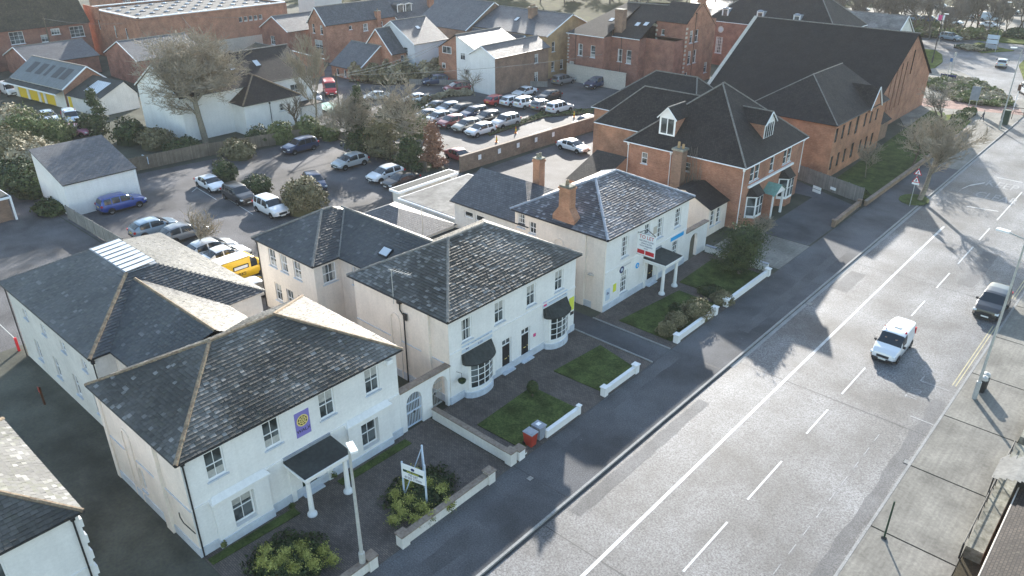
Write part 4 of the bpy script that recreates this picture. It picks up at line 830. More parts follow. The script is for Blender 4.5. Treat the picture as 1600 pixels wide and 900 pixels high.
# ---- K garages with yellow doors
K=thing('garage','long pale garage range with yellow doors and grey sheet roof with rooflights','garage',(-146.2,40.9,0),R(7.8))
b=MB(); dr_=[(1.2,0,2.7,2.3),(4.6,0,2.7,2.3),(8.0,0,1.0,2.2),(9.7,0,2.7,2.3)]; wall(b,'S',0,0,15.6,0,2.95,dr_,'offwhite',.12); b.face([(15.6,0,0),(15.6,7.6,0),(15.6,7.6,2.9),(15.6,4.3,5.6),(15.6,0,3.0)],'redbrick'); b.face([(0,0,0),(0,7.6,0),(0,7.6,2.9),(0,4.3,5.6),(0,0,3.0)],'redbrick'); b.face([(0,7.6,0),(15.6,7.6,0),(15.6,7.6,2.9),(0,7.6,2.9)],'redbrick'); b.build('wall',K)
for a,_,w_,h_ in dr_:
    d=MB(); d.box(a+.02,a+w_-.02,.1,.16,.02,h_-.02,'yellowdoor')
    for k in range(1,6): d.box(a+w_*k/6-.015,a+w_*k/6+.015,.085,.1,.05,h_-.06,'yellowdoor')
    d.build('garage_door',K)
b=MB(); Z0,Z1=3.0,5.75
b.face([(-.3,-.2,Z0),(15.8,-.2,Z0),(15.8,4.3,Z1),(-.3,4.3,Z1)],'sheetgrey'); b.face([(-.3,7.8,2.9),(15.8,7.8,2.9),(15.8,4.3,Z1),(-.3,4.3,Z1)],'sheetgrey'); b.box(-.35,15.85,4.2,4.4,Z1-.02,Z1+.1,'greyridge'); b.tube((15.85,-.2,Z0),(15.85,4.3,Z1),.12,.12,'upvc',4); b.tube((15.85,7.8,2.9),(15.85,4.3,Z1),.12,.12,'upvc',4)
b.face([(-.6,-1.3,2.45),(15.7,-1.3,2.45),(15.7,-.1,2.85),(-.6,-.1,2.85)],'darkfelt'); b.box(-.6,15.7,-1.36,-1.3,2.3,2.5,'upvc')
kr=b.build('roof',K); g=MB()
for a in (2.2,5.0,7.6,9.9,12.2):
    w_=1.7 if a!=7.6 else .9; t0,t1=.35,.8; f=lambda s:(-.2+4.5*s,Z0+(Z1-Z0)*s+.03); (ya,za),(yb,zb)=f(t0),f(t1); g.face([(a,ya,za),(a+w_,ya,za),(a+w_,yb,zb),(a,yb,zb)],'black')
g.build('rooflight',kr)
K2=thing('outhouse','white walled outhouse with black roof and ribbed rooflight panel beside the yellow doors','outbuilding',(-130.6,43.2,0),R(7.8))
b=MB(); b.box(.2,8.4,0,6.6,0,2.3,'offwhite'); b.face([(8.4,0,2.3),(8.4,6.6,2.3),(8.4,4.8,4.3)],'offwhite'); b.face([(.2,0,2.3),(.2,6.6,2.3),(.2,4.8,4.3)],'offwhite'); b.build('wall',K2); b=MB(); b.box(.5,1.3,-.06,0,0,2.0,'yellowdoor'); b.build('door',K2)
b=MB(); b.face([(.15,-.3,2.2),(8.6,-.3,2.2),(8.6,4.8,4.4),(.15,4.8,4.4)],'darkfelt'); b.face([(.15,6.8,2.2),(8.6,6.8,2.2),(8.6,4.8,4.4),(.15,4.8,4.4)],'darkfelt'); k2=b.build('roof',K2); g=MB()
for k in range(9): x=3.0+k*.4; g.face([(x,1.3,2.95),(x+.34,1.3,2.95),(x+.34,3.9,4.06),(x,3.9,4.06)],'skyglass')
g.build('rooflight',k2)
# ---- L top left brick house
Lh,lr=simple('dark brick house with big mossy tiled roof at the top left',-184,-169,44,63.4,7.0,8.5,'y','darkbrick','mosstile',F=[(48.9,4.5,2.4,2.2,3,3),(54.2,4.3,1.3,1.3,2,2),(56.2,5.4,1.6,1.1,3,2),(59.6,4.5,2.6,2.0,3,3)],ridge='ridge')
simple('low slate roofed outbuilding below the dark brick house',-168,-155,47,58.5,3.0,2.2,'y','darkbrick','slatesheet',cat='outbuilding',name='outbuilding')
simple('low dark roofed brick outbuilding with white windows left of the big bare tree',-150,-137.5,58,70,4.2,2.6,'y','darkbrick','slatesheet',F=[(60.3,1.8,2.2,1.2,3,1),(64.0,1.5,.9,1.3,1,2),(66.8,1.2,.8,1.3,1,2)],cat='outbuilding',name='outbuilding')
simple('small outbuilding with mossy felt roof at the far left edge',-165,-150.5,33,40,3.0,1.6,'y','darkbrick','mosstile',cat='outbuilding',name='outbuilding')
# ---- M flat roofed
Mb=thing('hall','big flat roofed brick building with rows of roof domes and white parapet','building'); ww=[(86.0+i*1.15,6.2,.8,1.0,1,1) for i in range(5)]
box_house(Mb,-175,-151.6,65.6,97.5,9.0,'redbrick',F=ww,S=[(-170,5.3,.7,2.0,1,1),(-163,4.5,.8,2.2,1,1),(-158,4.5,.8,2.2,1,1)],fm='upvc',sm='coping',sill=False)
b=MB(); b.box(-175,-151.6,65.6,97.5,8.6,8.68,'greyfelt')
for a in ((-175.1,-151.5,65.5,65.9),(-175.1,-151.5,97.2,97.6),(-175.1,-174.7,65.5,97.6),(-151.9,-151.5,65.5,97.6)): b.box(a[0],a[1],a[2],a[3],9.0,9.18,'upvc')
b.box(-175.2,-168,65.4,65.6,7.2,9.6,'redbrick'); b.box(-151.58,-151.45,66,97.4,0,3.3,'stone'); mr=b.build('roof',Mb)
for i in range(5):
    for j in range(10):
        d=MB(); d.lathe((0,0,0),[(.5,0),(.46,.16),(.3,.26),(0,.3)],'skyglass' if (i*3+j)%4==0 else 'lead',8); d.lathe((0,0,0),[(.65,0),(.65,.1),(.5,.1)],'black',8); d.build('roof_dome',mr,loc=(-171.5+i*4.2,69+j*2.9,8.68))
# ---- row of houses behind
simple('long red brick terrace wing with white bargeboard gable and grey slate roof',-136.2,-130.5,92,109.5,6.9,3.2,'y','redbrick','slatesheet',F=[(101,4.9,1.2,1.4,2,2),(97.5,5.6,.7,.7,1,1),(105.2,5.0,.9,1.3,1,2)],S=[(-135.0,5.2,.8,1.9,1,2),(-132.4,5.2,.8,1.9,1,2),(-134.7,1.4,2.6,2.6,2,2)],m2='redbrick')
t,nr=simple('red brick terrace with white dormers behind the pale gabled cottages',-138.5,-130.2,109.7,124,6.3,3.6,'y','redbrick','slatesheet',F=[(111.2,3.6,1.0,1.5,1,2),(113.4,3.6,1.0,1.5,1,2)]); dormer(nr,'F',-131.3,110.8,112.6,6.7,9.0,3,.15,'slatesheet','slatesheet',1); dormer(nr,'F',-131.3,113.0,114.8,6.7,9.0,3,.15,'slatesheet','slatesheet',1); chimney(nr,-131.6,120.5,6,10.8,1.3,.8,'redbrick',3)
chimney(nr,-130.4,104.8,3,8.4,.9,.9,'redbrick',1)
simple('single storey red brick cottage with steep black roof and small gable',-120.4,-112.5,85.2,95.5,1.9,3.6,'x','redbrick','slatesheet',F=[(87,.5,.7,1,1,1),(90,.5,1.1,1,2,1)],S=[(-119,.3,.7,1.2,1,1),(-116.8,.3,.7,1.2,1,1)],kind='gable')
simple('narrow red brick gabled cottage with slate roof beside the pale grey house',-117.2,-109.4,90.5,100,4.3,4.0,'y','redbrick','slatesheet',F=[(92.5,3.0,.8,.9,1,1),(93.0,.8,.8,.9,1,1)])
W1,w1r=simple('pale grey rendered house with slate roof and one rooflight',-118.5,-106.9,93.6,101.5,5.95,3.4,'y','greyrender','slatesheet',F=[(94.5,1.2,.5,1.2,1,2),(98.2,1.2,.7,1.2,1,2)],S=[(-109.9,3.3,1.1,1.9,1,2)]); rooflight(w1r,-110.3,97.6,8.0,R(30),.9,.9,'y')
W2=thing('house','gabled house half brick and half white with bright slate roof slope','house')
b=MB(); b.face([(-102.4,95.2,0),(-98,95.2,0),(-98,95.2,8.2),(-102.4,95.2,5.8)],'redbrick'); b.face([(-98,95.2,0),(-93.5,95.2,0),(-93.5,95.2,6.4),(-98,95.2,8.2)],'render'); b.face([(-93.5,95.2,0),(-93.5,106,0),(-93.5,106,6.4),(-93.5,95.2,6.4)],'greyrender'); b.face([(-102.4,95.2,0),(-102.4,106,0),(-102.4,106,5.8),(-102.4,95.2,5.8)],'redbrick'); b.face([(-102.4,106,0),(-93.5,106,0),(-93.5,106,6.4),(-98,106,8.2),(-102.4,106,5.8)],'redbrick'); b.build('wall',W2)
for a in ((-101.4,5.0,2.2,1.2,2,1),(-97.0,4.4,1.2,1.2,2,1),(-94.6,4.6,.7,1.1,1,1),(-96.4,2.0,1.7,1.0,3,1),(-101.6,2.4,.8,.9,1,1)): window(W2,'S',95.2-.06,a[0],a[1],a[2],a[3],a[4],a[5],'upvc',.05,sill=False)
roof(W2,[[(-93.2,95.0,6.35),(-93.2,106.3,6.35),(-98,106.3,8.35),(-98,95.0,8.35)],[(-102.7,95.0,5.7),(-102.7,106.3,5.7),(-98,106.3,8.35),(-98,95.0,8.35)]],'slatesheet',None,[((-98,95,8.35),(-98,106.3,8.35))],rm='greyridge')
W3,w3r=simple('brown brick house with small white gable end above the rear car park',-93.0,-87.3,93.4,107,6.0,1.6,'y','brownbrick','slatesheet',F=[(103.3,3.8,1.0,1.5,2,1),(103.3,.6,1.0,1.7,2,2)],gm='render')
b=MB(); b.box(-93.0,-87.28,93.3,93.39,0,6.0,'render'); b.build('render_panel',W3)
simple('house with large slate roof and brick chimneys behind the gabled houses',-121,-107,106.5,122,6.8,4.3,'x','brownbrick','slatesheet',F=[(110,3,1,1.5,1,2)])
t,yr=simple('yellow brick end house with dark slate roof beside the victorian brick block',-106.5,-89.0,108.5,122.5,7.4,3.0,'x','yellowbrick','slatesheet',F=[(110,4.6,.9,1.7,1,2),(112.5,1.2,.9,1.7,1,2),(110,1.2,.9,1.7,1,2)]); rooflight(yr,-99,112,9.0,R(25)); chimney(yr,-96.5,113.5,8.5,11.2,1.6,.9,'brownbrick',4)
simple('low link building with pale slates between the brick houses',-106,-93.6,107.2,108.3,6.4,.8,'x','greyrender','slatesheet',cat='building',name='building')
# ---- O victorian block
O=thing('brick_building','tall victorian red brick block with stone quoins and dark tiled roof','building')
box_house(O,-86.6,-78.9,111.6,128,8.0,'darkbrick',S=[(-84.4,4.4,1.0,2.0,1,2),(-81.7,4.4,1.0,2.0,1,2),(-86.2,1.2,1.0,2.0,1,2)]); box_house(O,-78.9,-73.4,113.9,128,8.0,'darkbrick',S=[(-77.6,3.9,.95,2.1,1,2),(-75.8,3.8,1.0,2.2,1,2)],nm='centre_wall')
box_house(O,-73.4,-67.6,118.8,128.8,10.4,'darkbrick',m2='redbrick',S=[(-72.3,8.3,.6,.9,1,1)],F=[(120.2,7.2,1.0,2.0,1,2),(122.0,7.2,1.0,2.0,1,2),(120.2,3.7,1.0,2.2,1,2),(122.0,3.7,1.0,2.2,1,2),(119.6,.8,1.0,1.6,1,2),(126.2,1.4,1.1,1.8,1,2)],nm='tower_wall')
box_house(O,-73.4,-67.8,116.0,118.8,8.0,'darkbrick',nm='tower_wall')
b=MB(); b.face([(-67.58,119.0,10.4),(-67.58,128.8,9.0),(-67.58,124.2,13.6),(-67.58,122.9,13.6)],'redbrick'); b.box(-68.3,-67.5,122.7,124.4,13.4,16.2,'redbrick'); b.box(-68.4,-67.4,122.6,124.5,16.2,16.4,'stone'); b.build('chimney_gable',O)
b=MB()
for z in range(14): b.box(-67.6,-67.5,118.75,119.15+.15*(z%2),.4+z*.7,.75+z*.7,'stone'); b.box(-73.42,-73.0-.15*(z%2),118.72,118.78,.4+z*.7,.75+z*.7,'stone'); b.box(-86.7,-86.3-.15*(z%2),111.5,111.58,.4+z*.55,.65+z*.55,'stone')
b.build('quoin',O)
p=[[(-86.9,111.3,8),(-78.8,111.3,8),(-78.8,122.5,12.4),(-82,122.5,12.4)],[(-78.8,113.6,8),(-73.2,113.6,8),(-73.2,122.5,12.6),(-78.8,122.5,12.4)],[(-73.6,118.5,10.5),(-67.5,118.5,10.5),(-67.5,123.5,13.2),(-73.6,123.5,13.2)],[(-86.9,128.3,8),(-86.9,111.3,8),(-82,122.5,12.4)],[(-67.5,129,9),(-86.9,128.3,8),(-82,122.5,12.4),(-67.5,123.5,13.2)],[(-78.8,111.3,8),(-78.8,113.6,8),(-78.8,113.6,9)]]
orf=roof(O,p,'browntile',None,[(p[0][3],(-73.4,122.5,12.6))],rm='greyridge',eaves=[((-86.9,111.3,8),(-78.8,111.3,8)),((-78.8,113.6,8),(-73.2,113.6,8))],gut='upvc')
chimney(orf,-78.3,115.2,6,12.2,1.2,1.6,'brownbrick',0); rooflight(orf,-75.9,116.9,9.8,R(27),.9,1.1); rooflight(orf,-74.4,117.2,9.95,R(27),.9,1.1); rooflight(orf,-81,116.5,10.1,R(22),.9,1.1)
downpipe(O,-84.9,111.5,0,8); downpipe(O,-76.9,113.8,0,8); downpipe(O,-67.5,121.6,0,12)
b=MB(); b.box(-86,-73.5,110.6,110.75,0,2.8,'stone'); b.box(-86,-73.5,110.5,110.85,2.8,2.92,'stone'); b.build('yard_wall',O)
b=MB(); b.box(-73.8,-71.0,116.6,118.75,0,5.4,'darkbrick'); b.face([(-74,116.4,5.4),(-70.8,116.4,5.4),(-70.8,118.78,6.6),(-74,118.78,6.6)],'browntile'); b.build('side_annexe',O)
# ---- P far brick
Pb,pr=simple('far brick block with arched white dormers and round windows',-76,-51,141,155,8.0,6.0,'x','darkbrick','browntile',S=[(-73.6,2.2,1.4,3.0,4,5),(-66.6,2.2,1.4,3.0,4,5),(-59.6,2.2,1.4,3.0,4,5)],kind='hip',cat='building',name='brick_building',gut='upvc')
for x in (-72.8,-65.8,-58.8):
    d=MB(); d.box(x-.6,x+.6,142,145,8.6,10.3,'lead'); d.lathe((x,142.0,10.3),[(.6,0),(.45,.25),(0,.35)],'lead',10); d.box(x-.65,x+.65,141.9,142,8.5,10.4,'upvc'); dd=d.build('dormer',pr); g=MB(); g.box(x-.4,x+.4,141.86,141.89,8.9,10.1,'glass'); g.build('window',dd)
    c=MB(); 
    for k in range(16):
        a0,a1=2*math.pi*k/16,2*math.pi*(k+1)/16; c.face([(x+r*math.cos(a),140.9,6.6+r*math.sin(a)) for r,a in ((.45,a0),(.45,a1),(.62,a1),(.62,a0))],'stone'); c.face([(x,140.92,6.6),(x+.45*math.cos(a0),140.92,6.6+.45*math.sin(a0)),(x+.45*math.cos(a1),140.92,6.6+.45*math.sin(a1))],'plinth')
    c.build('round_window',Pb)
simple('red brick houses at the very top left behind the flat roofed building',-215,-200,82,112,8.5,4,'y','redbrick','slatesheet',F=[(84+i*3.2,5.8,1.8,1.6,3,2) for i in range(8)],name='terrace')
simple('pale tall block behind the brick terrace at the top',-175,-168,116,124,12,.1,'y','offwhite','felt',name='block',cat='building')
simple('white gabled cottage roof seen through the trees above the church hall',-62,-50,170,182,3.5,4,'x','offwhite','felt')
simple('far slate roofed brick house behind the dormered terrace',-150,-139,128,146,7.5,4,'y','brownbrick','mosstile')
simple('dark roofed brick annexe behind the white house with rooflights',-147,-137.5,88,101,5.5,2.5,'y','darkbrick','slatesheet',S=[(-144,2.5,1.6,1.7,2,2)])
simple('small brown roofed cottage just behind the white house with rooflights',-131,-121,70,84,3.0,2.6,'x','redbrick','mosstile')
# small porch hut at the left edge
hu=thing('shelter','small white framed brick shelter at the left edge','shelter',P(22,343))
b=MB(); b.box(-5,0,-3.6,0,0,2.3,'brownbrick'); b.build('wall',hu); b=MB(); b.box(-5.2,.25,-3.8,.3,2.3,2.5,'upvc'); b.box(-5.1,.1,-3.7,.2,2.5,2.54,'darkfelt'); b.build('roof',hu); b=MB(); b.box(.08,.26,.12,.3,0,2.3,'upvc'); b.box(.08,.26,-3.8,-3.62,0,2.3,'upvc'); b.build('post',hu)
# building at the bottom right and its garden wall
rb=thing('bungalow','low building with small brown roof tiles in the bottom right corner','house')
b=MB(); b.box(-.8,9,22,41.6,0,1.7,'redbrick'); b.build('wall',rb); roof(rb,[[(-1.1,22,1.7),(-1.1,41.8,1.7),(4.2,41.8,3.9),(4.2,22,3.9)],[(9.3,22,1.7),(9.3,41.8,1.7),(4.2,41.8,3.9),(4.2,22,3.9)]],'browntile',None,[],eaves=[((-1.1,22,1.7),(-1.1,41.8,1.7))],gut='stone')
mw=thing('garden_wall','broad mossy topped boundary wall along the right pavement','wall'); b=MB(); b.box(-2.15,-1.35,36.6,47.5,0,.75,'mossstone'); b.box(-2.15,-1.35,48.6,58,0,.6,'mossstone'); b.build('wall_panel',mw)
b=MB(); b.tube((-2.25,36.4,0),(-2.25,36.4,1.0),.05,.05,'black'); b.path([(-2.25,36.4,.98),(-2.25,47.3,.98)],.03,'black'); [b.tube((-2.25,36.4+k*1.8,0),(-2.25,36.4+k*1.8,.98),.025,.025,'black') for k in range(1,7)]; tag(b.build('railing'),'black handrail running along the mossy wall','railing')
b=MB(); b.box(0.2,4,43,52,0,.25,'brightgrass'); tag(b.build('lawn'),None,None,None,'structure')
aw=thing('awning','pale canvas awning over the gap in the mossy wall','awning',(-2.3,42.4,0)); b=MB()
for k in range(8):
    a,c=k/8,(k+1)/8; f=lambda s: (-.1+2.6*s,2.0+.5*math.sin(s*math.pi*.8))
    b.face([(f(a)[0],-1.1,f(a)[1]),(f(c)[0],-1.3,f(c)[1]),(f(c)[0],1.5,f(c)[1]),(f(a)[0],1.0,f(a)[1])],'tarp')
b.build('canopy',aw); b=MB(); b.tube((0,-1,0),(0,-1,2.05),.04,.04,'black'); b.tube((0,.9,0),(0,.9,2.05),.04,.04,'black'); b.tube((2.4,-1.2,0),(2.4,-1.2,2.3),.04,.04,'black'); b.build('post',aw)
# ---- fences and the brick wall of the rear car park
def fence(label,p0,p1,h=1.8,m='woodfence',name='fence'):
    p0=Vector((*p0,0)); p1=Vector((*p1,0)); d=p1-p0; Lw=d.length; t=thing(name,label,'fence',p0,math.atan2(d.y,d.x))
    b=MB(); b.box(0,Lw,-.03,.03,.05,h,m); b.build('board_panel',t); q=MB(); n=max(1,int(Lw/1.9))
    for i in range(n+1): x=Lw*i/n; q.box(x-.05,x+.05,-.06,.06,0,h+.06,m)
    q.build('post',t); r=MB(); r.box(0,Lw,.03,.07,h*.3,h*.3+.08,m); r.box(0,Lw,.03,.07,h*.8,h*.8+.08,m); r.build('rail',t)
    return t
fence('weathered board fence running from the white store to the blue car',(-83.3,24.8),(-70.5,24.9),1.5,'greyfence')
fence('brown board fence at the back of the car park under the big bare tree',(-93.4,34.5),(-92.3,45.5),1.7)
fence('tall brown fence along the back of the rear car park bays',(-92.3,45.6),(-88.4,60.5),1.6)
fence('dark fence behind the three parked cars of the right hand bays',(-88.2,61.2),(-67,59.5),1.2)
fence('grey board fence between the red brick house drive and the lawn',(-33.5,86.9),(-24.3,83.6),1.75,'greyfence')
fence('grey fence panel beside the silver convertible',(-61.5,88.4),(-56.3,88.6),1.8,'greyfence')
fence('low post fence along the kerb between the two rear parking areas',(-104,89.5),(-85,104),1.0,'greyfence')
t=low_wall('long brick wall with pale coping and white notices between the car parks',(-64.0,62.2),(-63.0,88.0),1.9,.3,(),'brickwall','coping')
for k in range(5):
    b=MB(); b.box(-63.85+.035*(k*3+6)+.16,-63.85+.035*(k*3+6)+.19,64.8+k*3.4,65.3+k*3.4,1.0,1.6,'upvc'); tag(b.build('notice'),'small white parking notice fixed along the brick wall','notice','white notices on the brick wall')
# hedge bank between car parks
# ================================================================== vehicles
def interp(pts,x):
    if x<=pts[0][0]: return pts[0][1]
    for (a,b),(c,d) in zip(pts,pts[1:]):
        if x<=c:
            t=(x-a)/(c-a); return b+(d-b)*t
    return pts[-1][1]
KINDS={
 'hatch':dict(L=4.2,W=1.78,top=[(-2.1,.75),(-2.02,1.0),(-1.75,1.22),(-1.35,1.42),(-.7,1.49),(.0,1.47),(.35,1.40),(1.15,.98),(1.7,.86),(2.0,.72),(2.1,.5)],belt=[(-2.1,.72),(-1.9,.92),(.9,.9),(1.2,.92),(2.0,.70),(2.1,.48)],ws=(.38,1.12),rw=(-1.98,-1.5),sw=[(-1.5,-.62),(-.5,.62)],ax=(-1.28,1.3)),
 'saloon':dict(L=4.6,W=1.82,top=[(-2.3,.72),(-2.22,.95),(-1.65,1.05),(-1.0,1.38),(-.4,1.44),(.1,1.42),(.4,1.35),(1.15,.95),(1.8,.84),(2.2,.7),(2.3,.48)],belt=[(-2.3,.7),(-2.1,.92),(.9,.88),(1.2,.9),(2.2,.68),(2.3,.46)],ws=(.42,1.12),rw=(-1.6,-1.02),sw=[(-1.15,-.42),(-.32,.66)],ax=(-1.4,1.42)),
 'suv':dict(L=4.5,W=1.86,top=[(-2.25,.85),(-2.2,1.1),(-2.02,1.5),(-1.7,1.64),(-.7,1.69),(.1,1.66),(.4,1.6),(1.1,1.12),(1.75,1.0),(2.15,.85),(2.25,.55)],belt=[(-2.25,.82),(-2.1,1.04),(.9,1.02),(1.2,1.06),(2.15,.82),(2.25,.52)],ws=(.42,1.08),rw=(-2.19,-1.98),sw=[(-1.85,-1.2),(-1.1,-.35),(-.25,.66)],ax=(-1.35,1.38)),
 'van':dict(L=4.5,W=1.82,top=[(-2.25,1.2),(-2.23,1.7),(-2.1,1.83),(-1.2,1.88),(.2,1.87),(.55,1.8),(1.35,1.14),(1.85,1.0),(2.15,.8),(2.25,.5)],belt=[(-2.25,1.0),(-2.1,1.08),(.9,1.05),(1.35,1.08),(2.15,.78),(2.25,.48)],ws=(.6,1.3),rw=(-2.245,-2.23),sw=[(.1,.95)],ax=(-1.4,1.45)),
 'bigvan':dict(L=5.3,W=1.95,top=[(-2.65,1.4),(-2.63,1.95),(-2.5,2.12),(-1.2,2.2),(.9,2.18),(1.2,2.05),(1.85,1.25),(2.3,1.08),(2.55,.85),(2.65,.5)],belt=[(-2.65,1.1),(-2.5,1.18),(1.2,1.15),(1.85,1.15),(2.55,.82),(2.65,.48)],ws=(1.25,1.82),rw=(-2.648,-2.63),sw=[(.75,1.4)],ax=(-1.6,1.75)),
}
def car_proto(kind,label='x'):
    k=KINDS[kind]; Lc,Wd=k['L'],k['W']; t=thing('parked_car',label,'car'); n=46; sl=KINDS[kind]
    xs=sorted({round(-Lc/2+Lc*i/n,3) for i in range(n+1)}|{round(v,3) for q in ([k['ws']]+[k['rw']]+list(k['sw'])) for v in q}|{round(a,3) for a,_ in k['top']})
    rings=[]
    for x in xs:
        zt,zb=interp(k['top'],x),interp(k['belt'],x); zb=min(zb,zt-.01); s=abs(x)/(Lc/2); w=Wd/2*(1-.20*s**7-.03*s**2); cab=max(0,min(1,(zt-zb)/.42)); zl=.22+.12*max(0,s-.86)/.14
        tum=.16 if 'van' not in kind else .09
        yt=w-tum*cab-.02
        rings.append([(w*.90,zl),(w*.985,zl+.12),(w,zb*.62),(w*.985,zb-.03),(w*.955,zb+.01),((w*.955+yt)/2+.01,zb+(zt-zb)*.52) if cab>.05 else (w*.9,zb+.015),(yt*.985 if cab>.05 else w*.84,zt-.055*cab-.004),(yt*.86 if cab>.05 else w*.7,zt-.012*cab),(yt*.45,zt),(0,zt+.012)])
    body=MB(); body.mi('upvc'); gl={'windscreen':MB(),'rear_window':MB()}; side=[MB() for _ in k['sw']]*1
    sides={}
    for i in range(len(xs)-1):
        xm=(xs[i]+xs[i+1])/2
        for j in range(9):
            for sg in (-1,1):
                a=[(xs[i],sg*rings[i][j][0],rings[i][j][1]),(xs[i+1],sg*rings[i+1][j][0],rings[i+1][j][1]),(xs[i+1],sg*rings[i+1][j+1][0],rings[i+1][j+1][1]),(xs[i],sg*rings[i][j+1][0],rings[i][j+1][1])]
                if sg<0: a=a[::-1]
                tgt=body
                if j in (6,7,8) and k['ws'][0]<xm<k['ws'][1]: tgt=gl['windscreen']
                elif j in (6,7,8) and k['rw'][0]<xm<k['rw'][1]: tgt=gl['rear_window']
                elif j in (4,5):
                    for q,(s0,s1) in enumerate(k['sw']):
                        if s0<xm<s1: tgt=sides.setdefault((q,sg),MB())
                if tgt is body: body.face(a,'upvc' if j>0 else 'black')
                else: tgt.face(a,'carglass')
    for e in (0,-1):
        r=rings[e]; body.face([(xs[e],y,z) for y,z in r]+[(xs[e],-y,z) for y,z in reversed(r[:-1])],'upvc')
    body.face([(xs[i],s*rings[i][0][0],rings[i][0][1]) for s,ii in ((1,range(len(xs))),(-1,range(len(xs)-1,-1,-1))) for i in ii],'black')
    # arches, bumpers, sills
    for ax in k['ax']:
        for s in (-1,1):
            b=s*(Wd/2*.985); 
            for q in range(12):
                a0,a1=math.pi*q/12,math.pi*(q+1)/12; body.face([(ax,b+s*.012,.3),(ax+.39*math.cos(a0),b+s*.012,.3+.39*math.sin(a0)),(ax+.39*math.cos(a1),b+s*.012,.3+.39*math.sin(a1))],'black')
    me_=body
    # weld by building then removing doubles
    o=body.build('body',t,True,False); me=o.data
    import bmesh
    bm=bmesh.new(); bm.from_mesh(me); bmesh.ops.remove_doubles(bm,verts=bm.verts,dist=.002); bmesh.ops.recalc_face_normals(bm,faces=bm.faces); bm.to_mesh(me); bm.free()
    try: me.set_sharp_from_angle(angle=R(38))
    except Exception: pass
    o.material_slots[0].link='OBJECT'; o.material_slots[0].material=PAINT['white']
    for nm,g in gl.items():
        if g.f: g.build(nm,t,True,False)
    for g in sides.values(): g.build('side_window',t,True,False)
    b=MB(); z=.42
    b.box(Lc/2-.10,Lc/2+.03,-Wd*.40,Wd*.40,.27,.44,'black'); b.build('front_bumper',t); b=MB(); b.box(-Lc/2-.03,-Lc/2+.10,-Wd*.40,Wd*.40,.3,.44,'black'); b.build('rear_bumper',t)
    zf=interp(k['belt'],Lc/2-.12)-.09
    for s in (-1,1):
        h=MB(); h.box(Lc/2-.30,Lc/2-.045,s*Wd*.40-.15,s*Wd*.40+.10*(1 if s<0 else 1),zf-.06,zf+.07,'lamp'); h.build('headlight',t)
        h=MB(); zr=interp(k['belt'],-Lc/2+.15); h.box(-Lc/2-.012,-Lc/2+.16,s*Wd*.41-.09,s*Wd*.41+.09,zr-.18,zr+(.0 if 'van' not in kind else .3),'tail'); h.build('taillight',t)
        m=MB(); xm_=k['ws'][1]-.25; m.box(xm_-.08,xm_+.06,s*(Wd/2+.0),s*(Wd/2+.17),interp(k['belt'],xm_)+.02,interp(k['belt'],xm_)+.17,'black'); m.build('wing_mirror',t)
    p_=MB(); p_.box(Lc/2+.03,Lc/2+.04,-.26,.26,.36,.47,'plate'); p_.build('number_plate',t)
    p_=MB(); zz=.75 if 'van' in kind or kind=='suv' else .62; p_.box(-Lc/2-.035,-Lc/2-.02,-.26,.26,zz,zz+.11,'plateY'); p_.build('number_plate',t)
    p_=MB(); p_.box(Lc/2-.03,Lc/2+.012,-.42,.42,.5,zf-.02,'black'); p_.build('grille',t)
    wm=rm=None
    for ax in k['ax']:
        for s in (-1,1):
            if wm is None:
                w_=MB(); 
                for q in range(20):
                    a0,a1=2*math.pi*q/20,2*math.pi*(q+1)/20; c=lambda r,a,y:(r*math.cos(a),y,r*math.sin(a))
                    w_.face([c(.32,a0,-.1),c(.32,a1,-.1),c(.32,a1,.1),c(.32,a0,.1)],'rubber')
                    for y in (-.1,.1): w_.face([c(.32,a0,y),c(.32,a1,y),c(.2,a1,y),c(.2,a0,y)],'rubber')
                wo=w_.build('wheel',t); r=MB()
                for y in (-.085,.085):
                    for q in range(5):
                        a=2*math.pi*q/5; r.face([(0.04*math.cos(a+1.57),y,.04*math.sin(a+1.57)),(.2*math.cos(a+.28),y,.2*math.sin(a+.28)),(.2*math.cos(a-.28),y,.2*math.sin(a-.28)),(0.04*math.cos(a-1.57),y,.04*math.sin(a-1.57))],'rim')
                    for q in range(16):
                        a0,a1=2*math.pi*q/16,2*math.pi*(q+1)/16; r.face([(rr*math.cos(a),y*1.02,rr*math.sin(a)) for rr,a in ((.175,a0),(.175,a1),(.215,a1),(.215,a0))],'rim'); r.face([(0,y*.6,0),(.2*math.cos(a0),y*.6,.2*math.sin(a0)),(.2*math.cos(a1),y*.6,.2*math.sin(a1))],'black')
                ro=r.build('rim',wo); wm,rm=wo.data,ro.data
            else: wo=obj('wheel',wm,t); obj('rim',rm,wo)
            wo.location=(ax,s*(Wd/2-.095),.32)
    return t
PROTO={k:car_proto(k) for k in KINDS}; used=set()
def car(kind,px,py,head,paint,label,group=None,z=0,name='parked_car',cat='car',size=1,world=None):
    p=Vector((*world,0)) if world else P(px,py,z)
    src=PROTO[kind]
    if kind not in used: t=src; used.add(kind); src['label']=label
    else: t=copy_tree(src,label=label)
    t.location=(p.x,p.y,z); t.rotation_euler=(0,0,R(head)); t['category']=cat; t.name=name
    if group: t['group']=group
    elif 'group' in t.keys(): del t['group']
    if size!=1: t.scale=(size,)*3
    for c in kids2(t):
        if c.name.startswith('body'): c.material_slots[0].material=PAINT[paint]
    return t
def kids2(t): return [c for c in bpy.data.objects if c.parent==t]
CP='cars in the rear public car park'
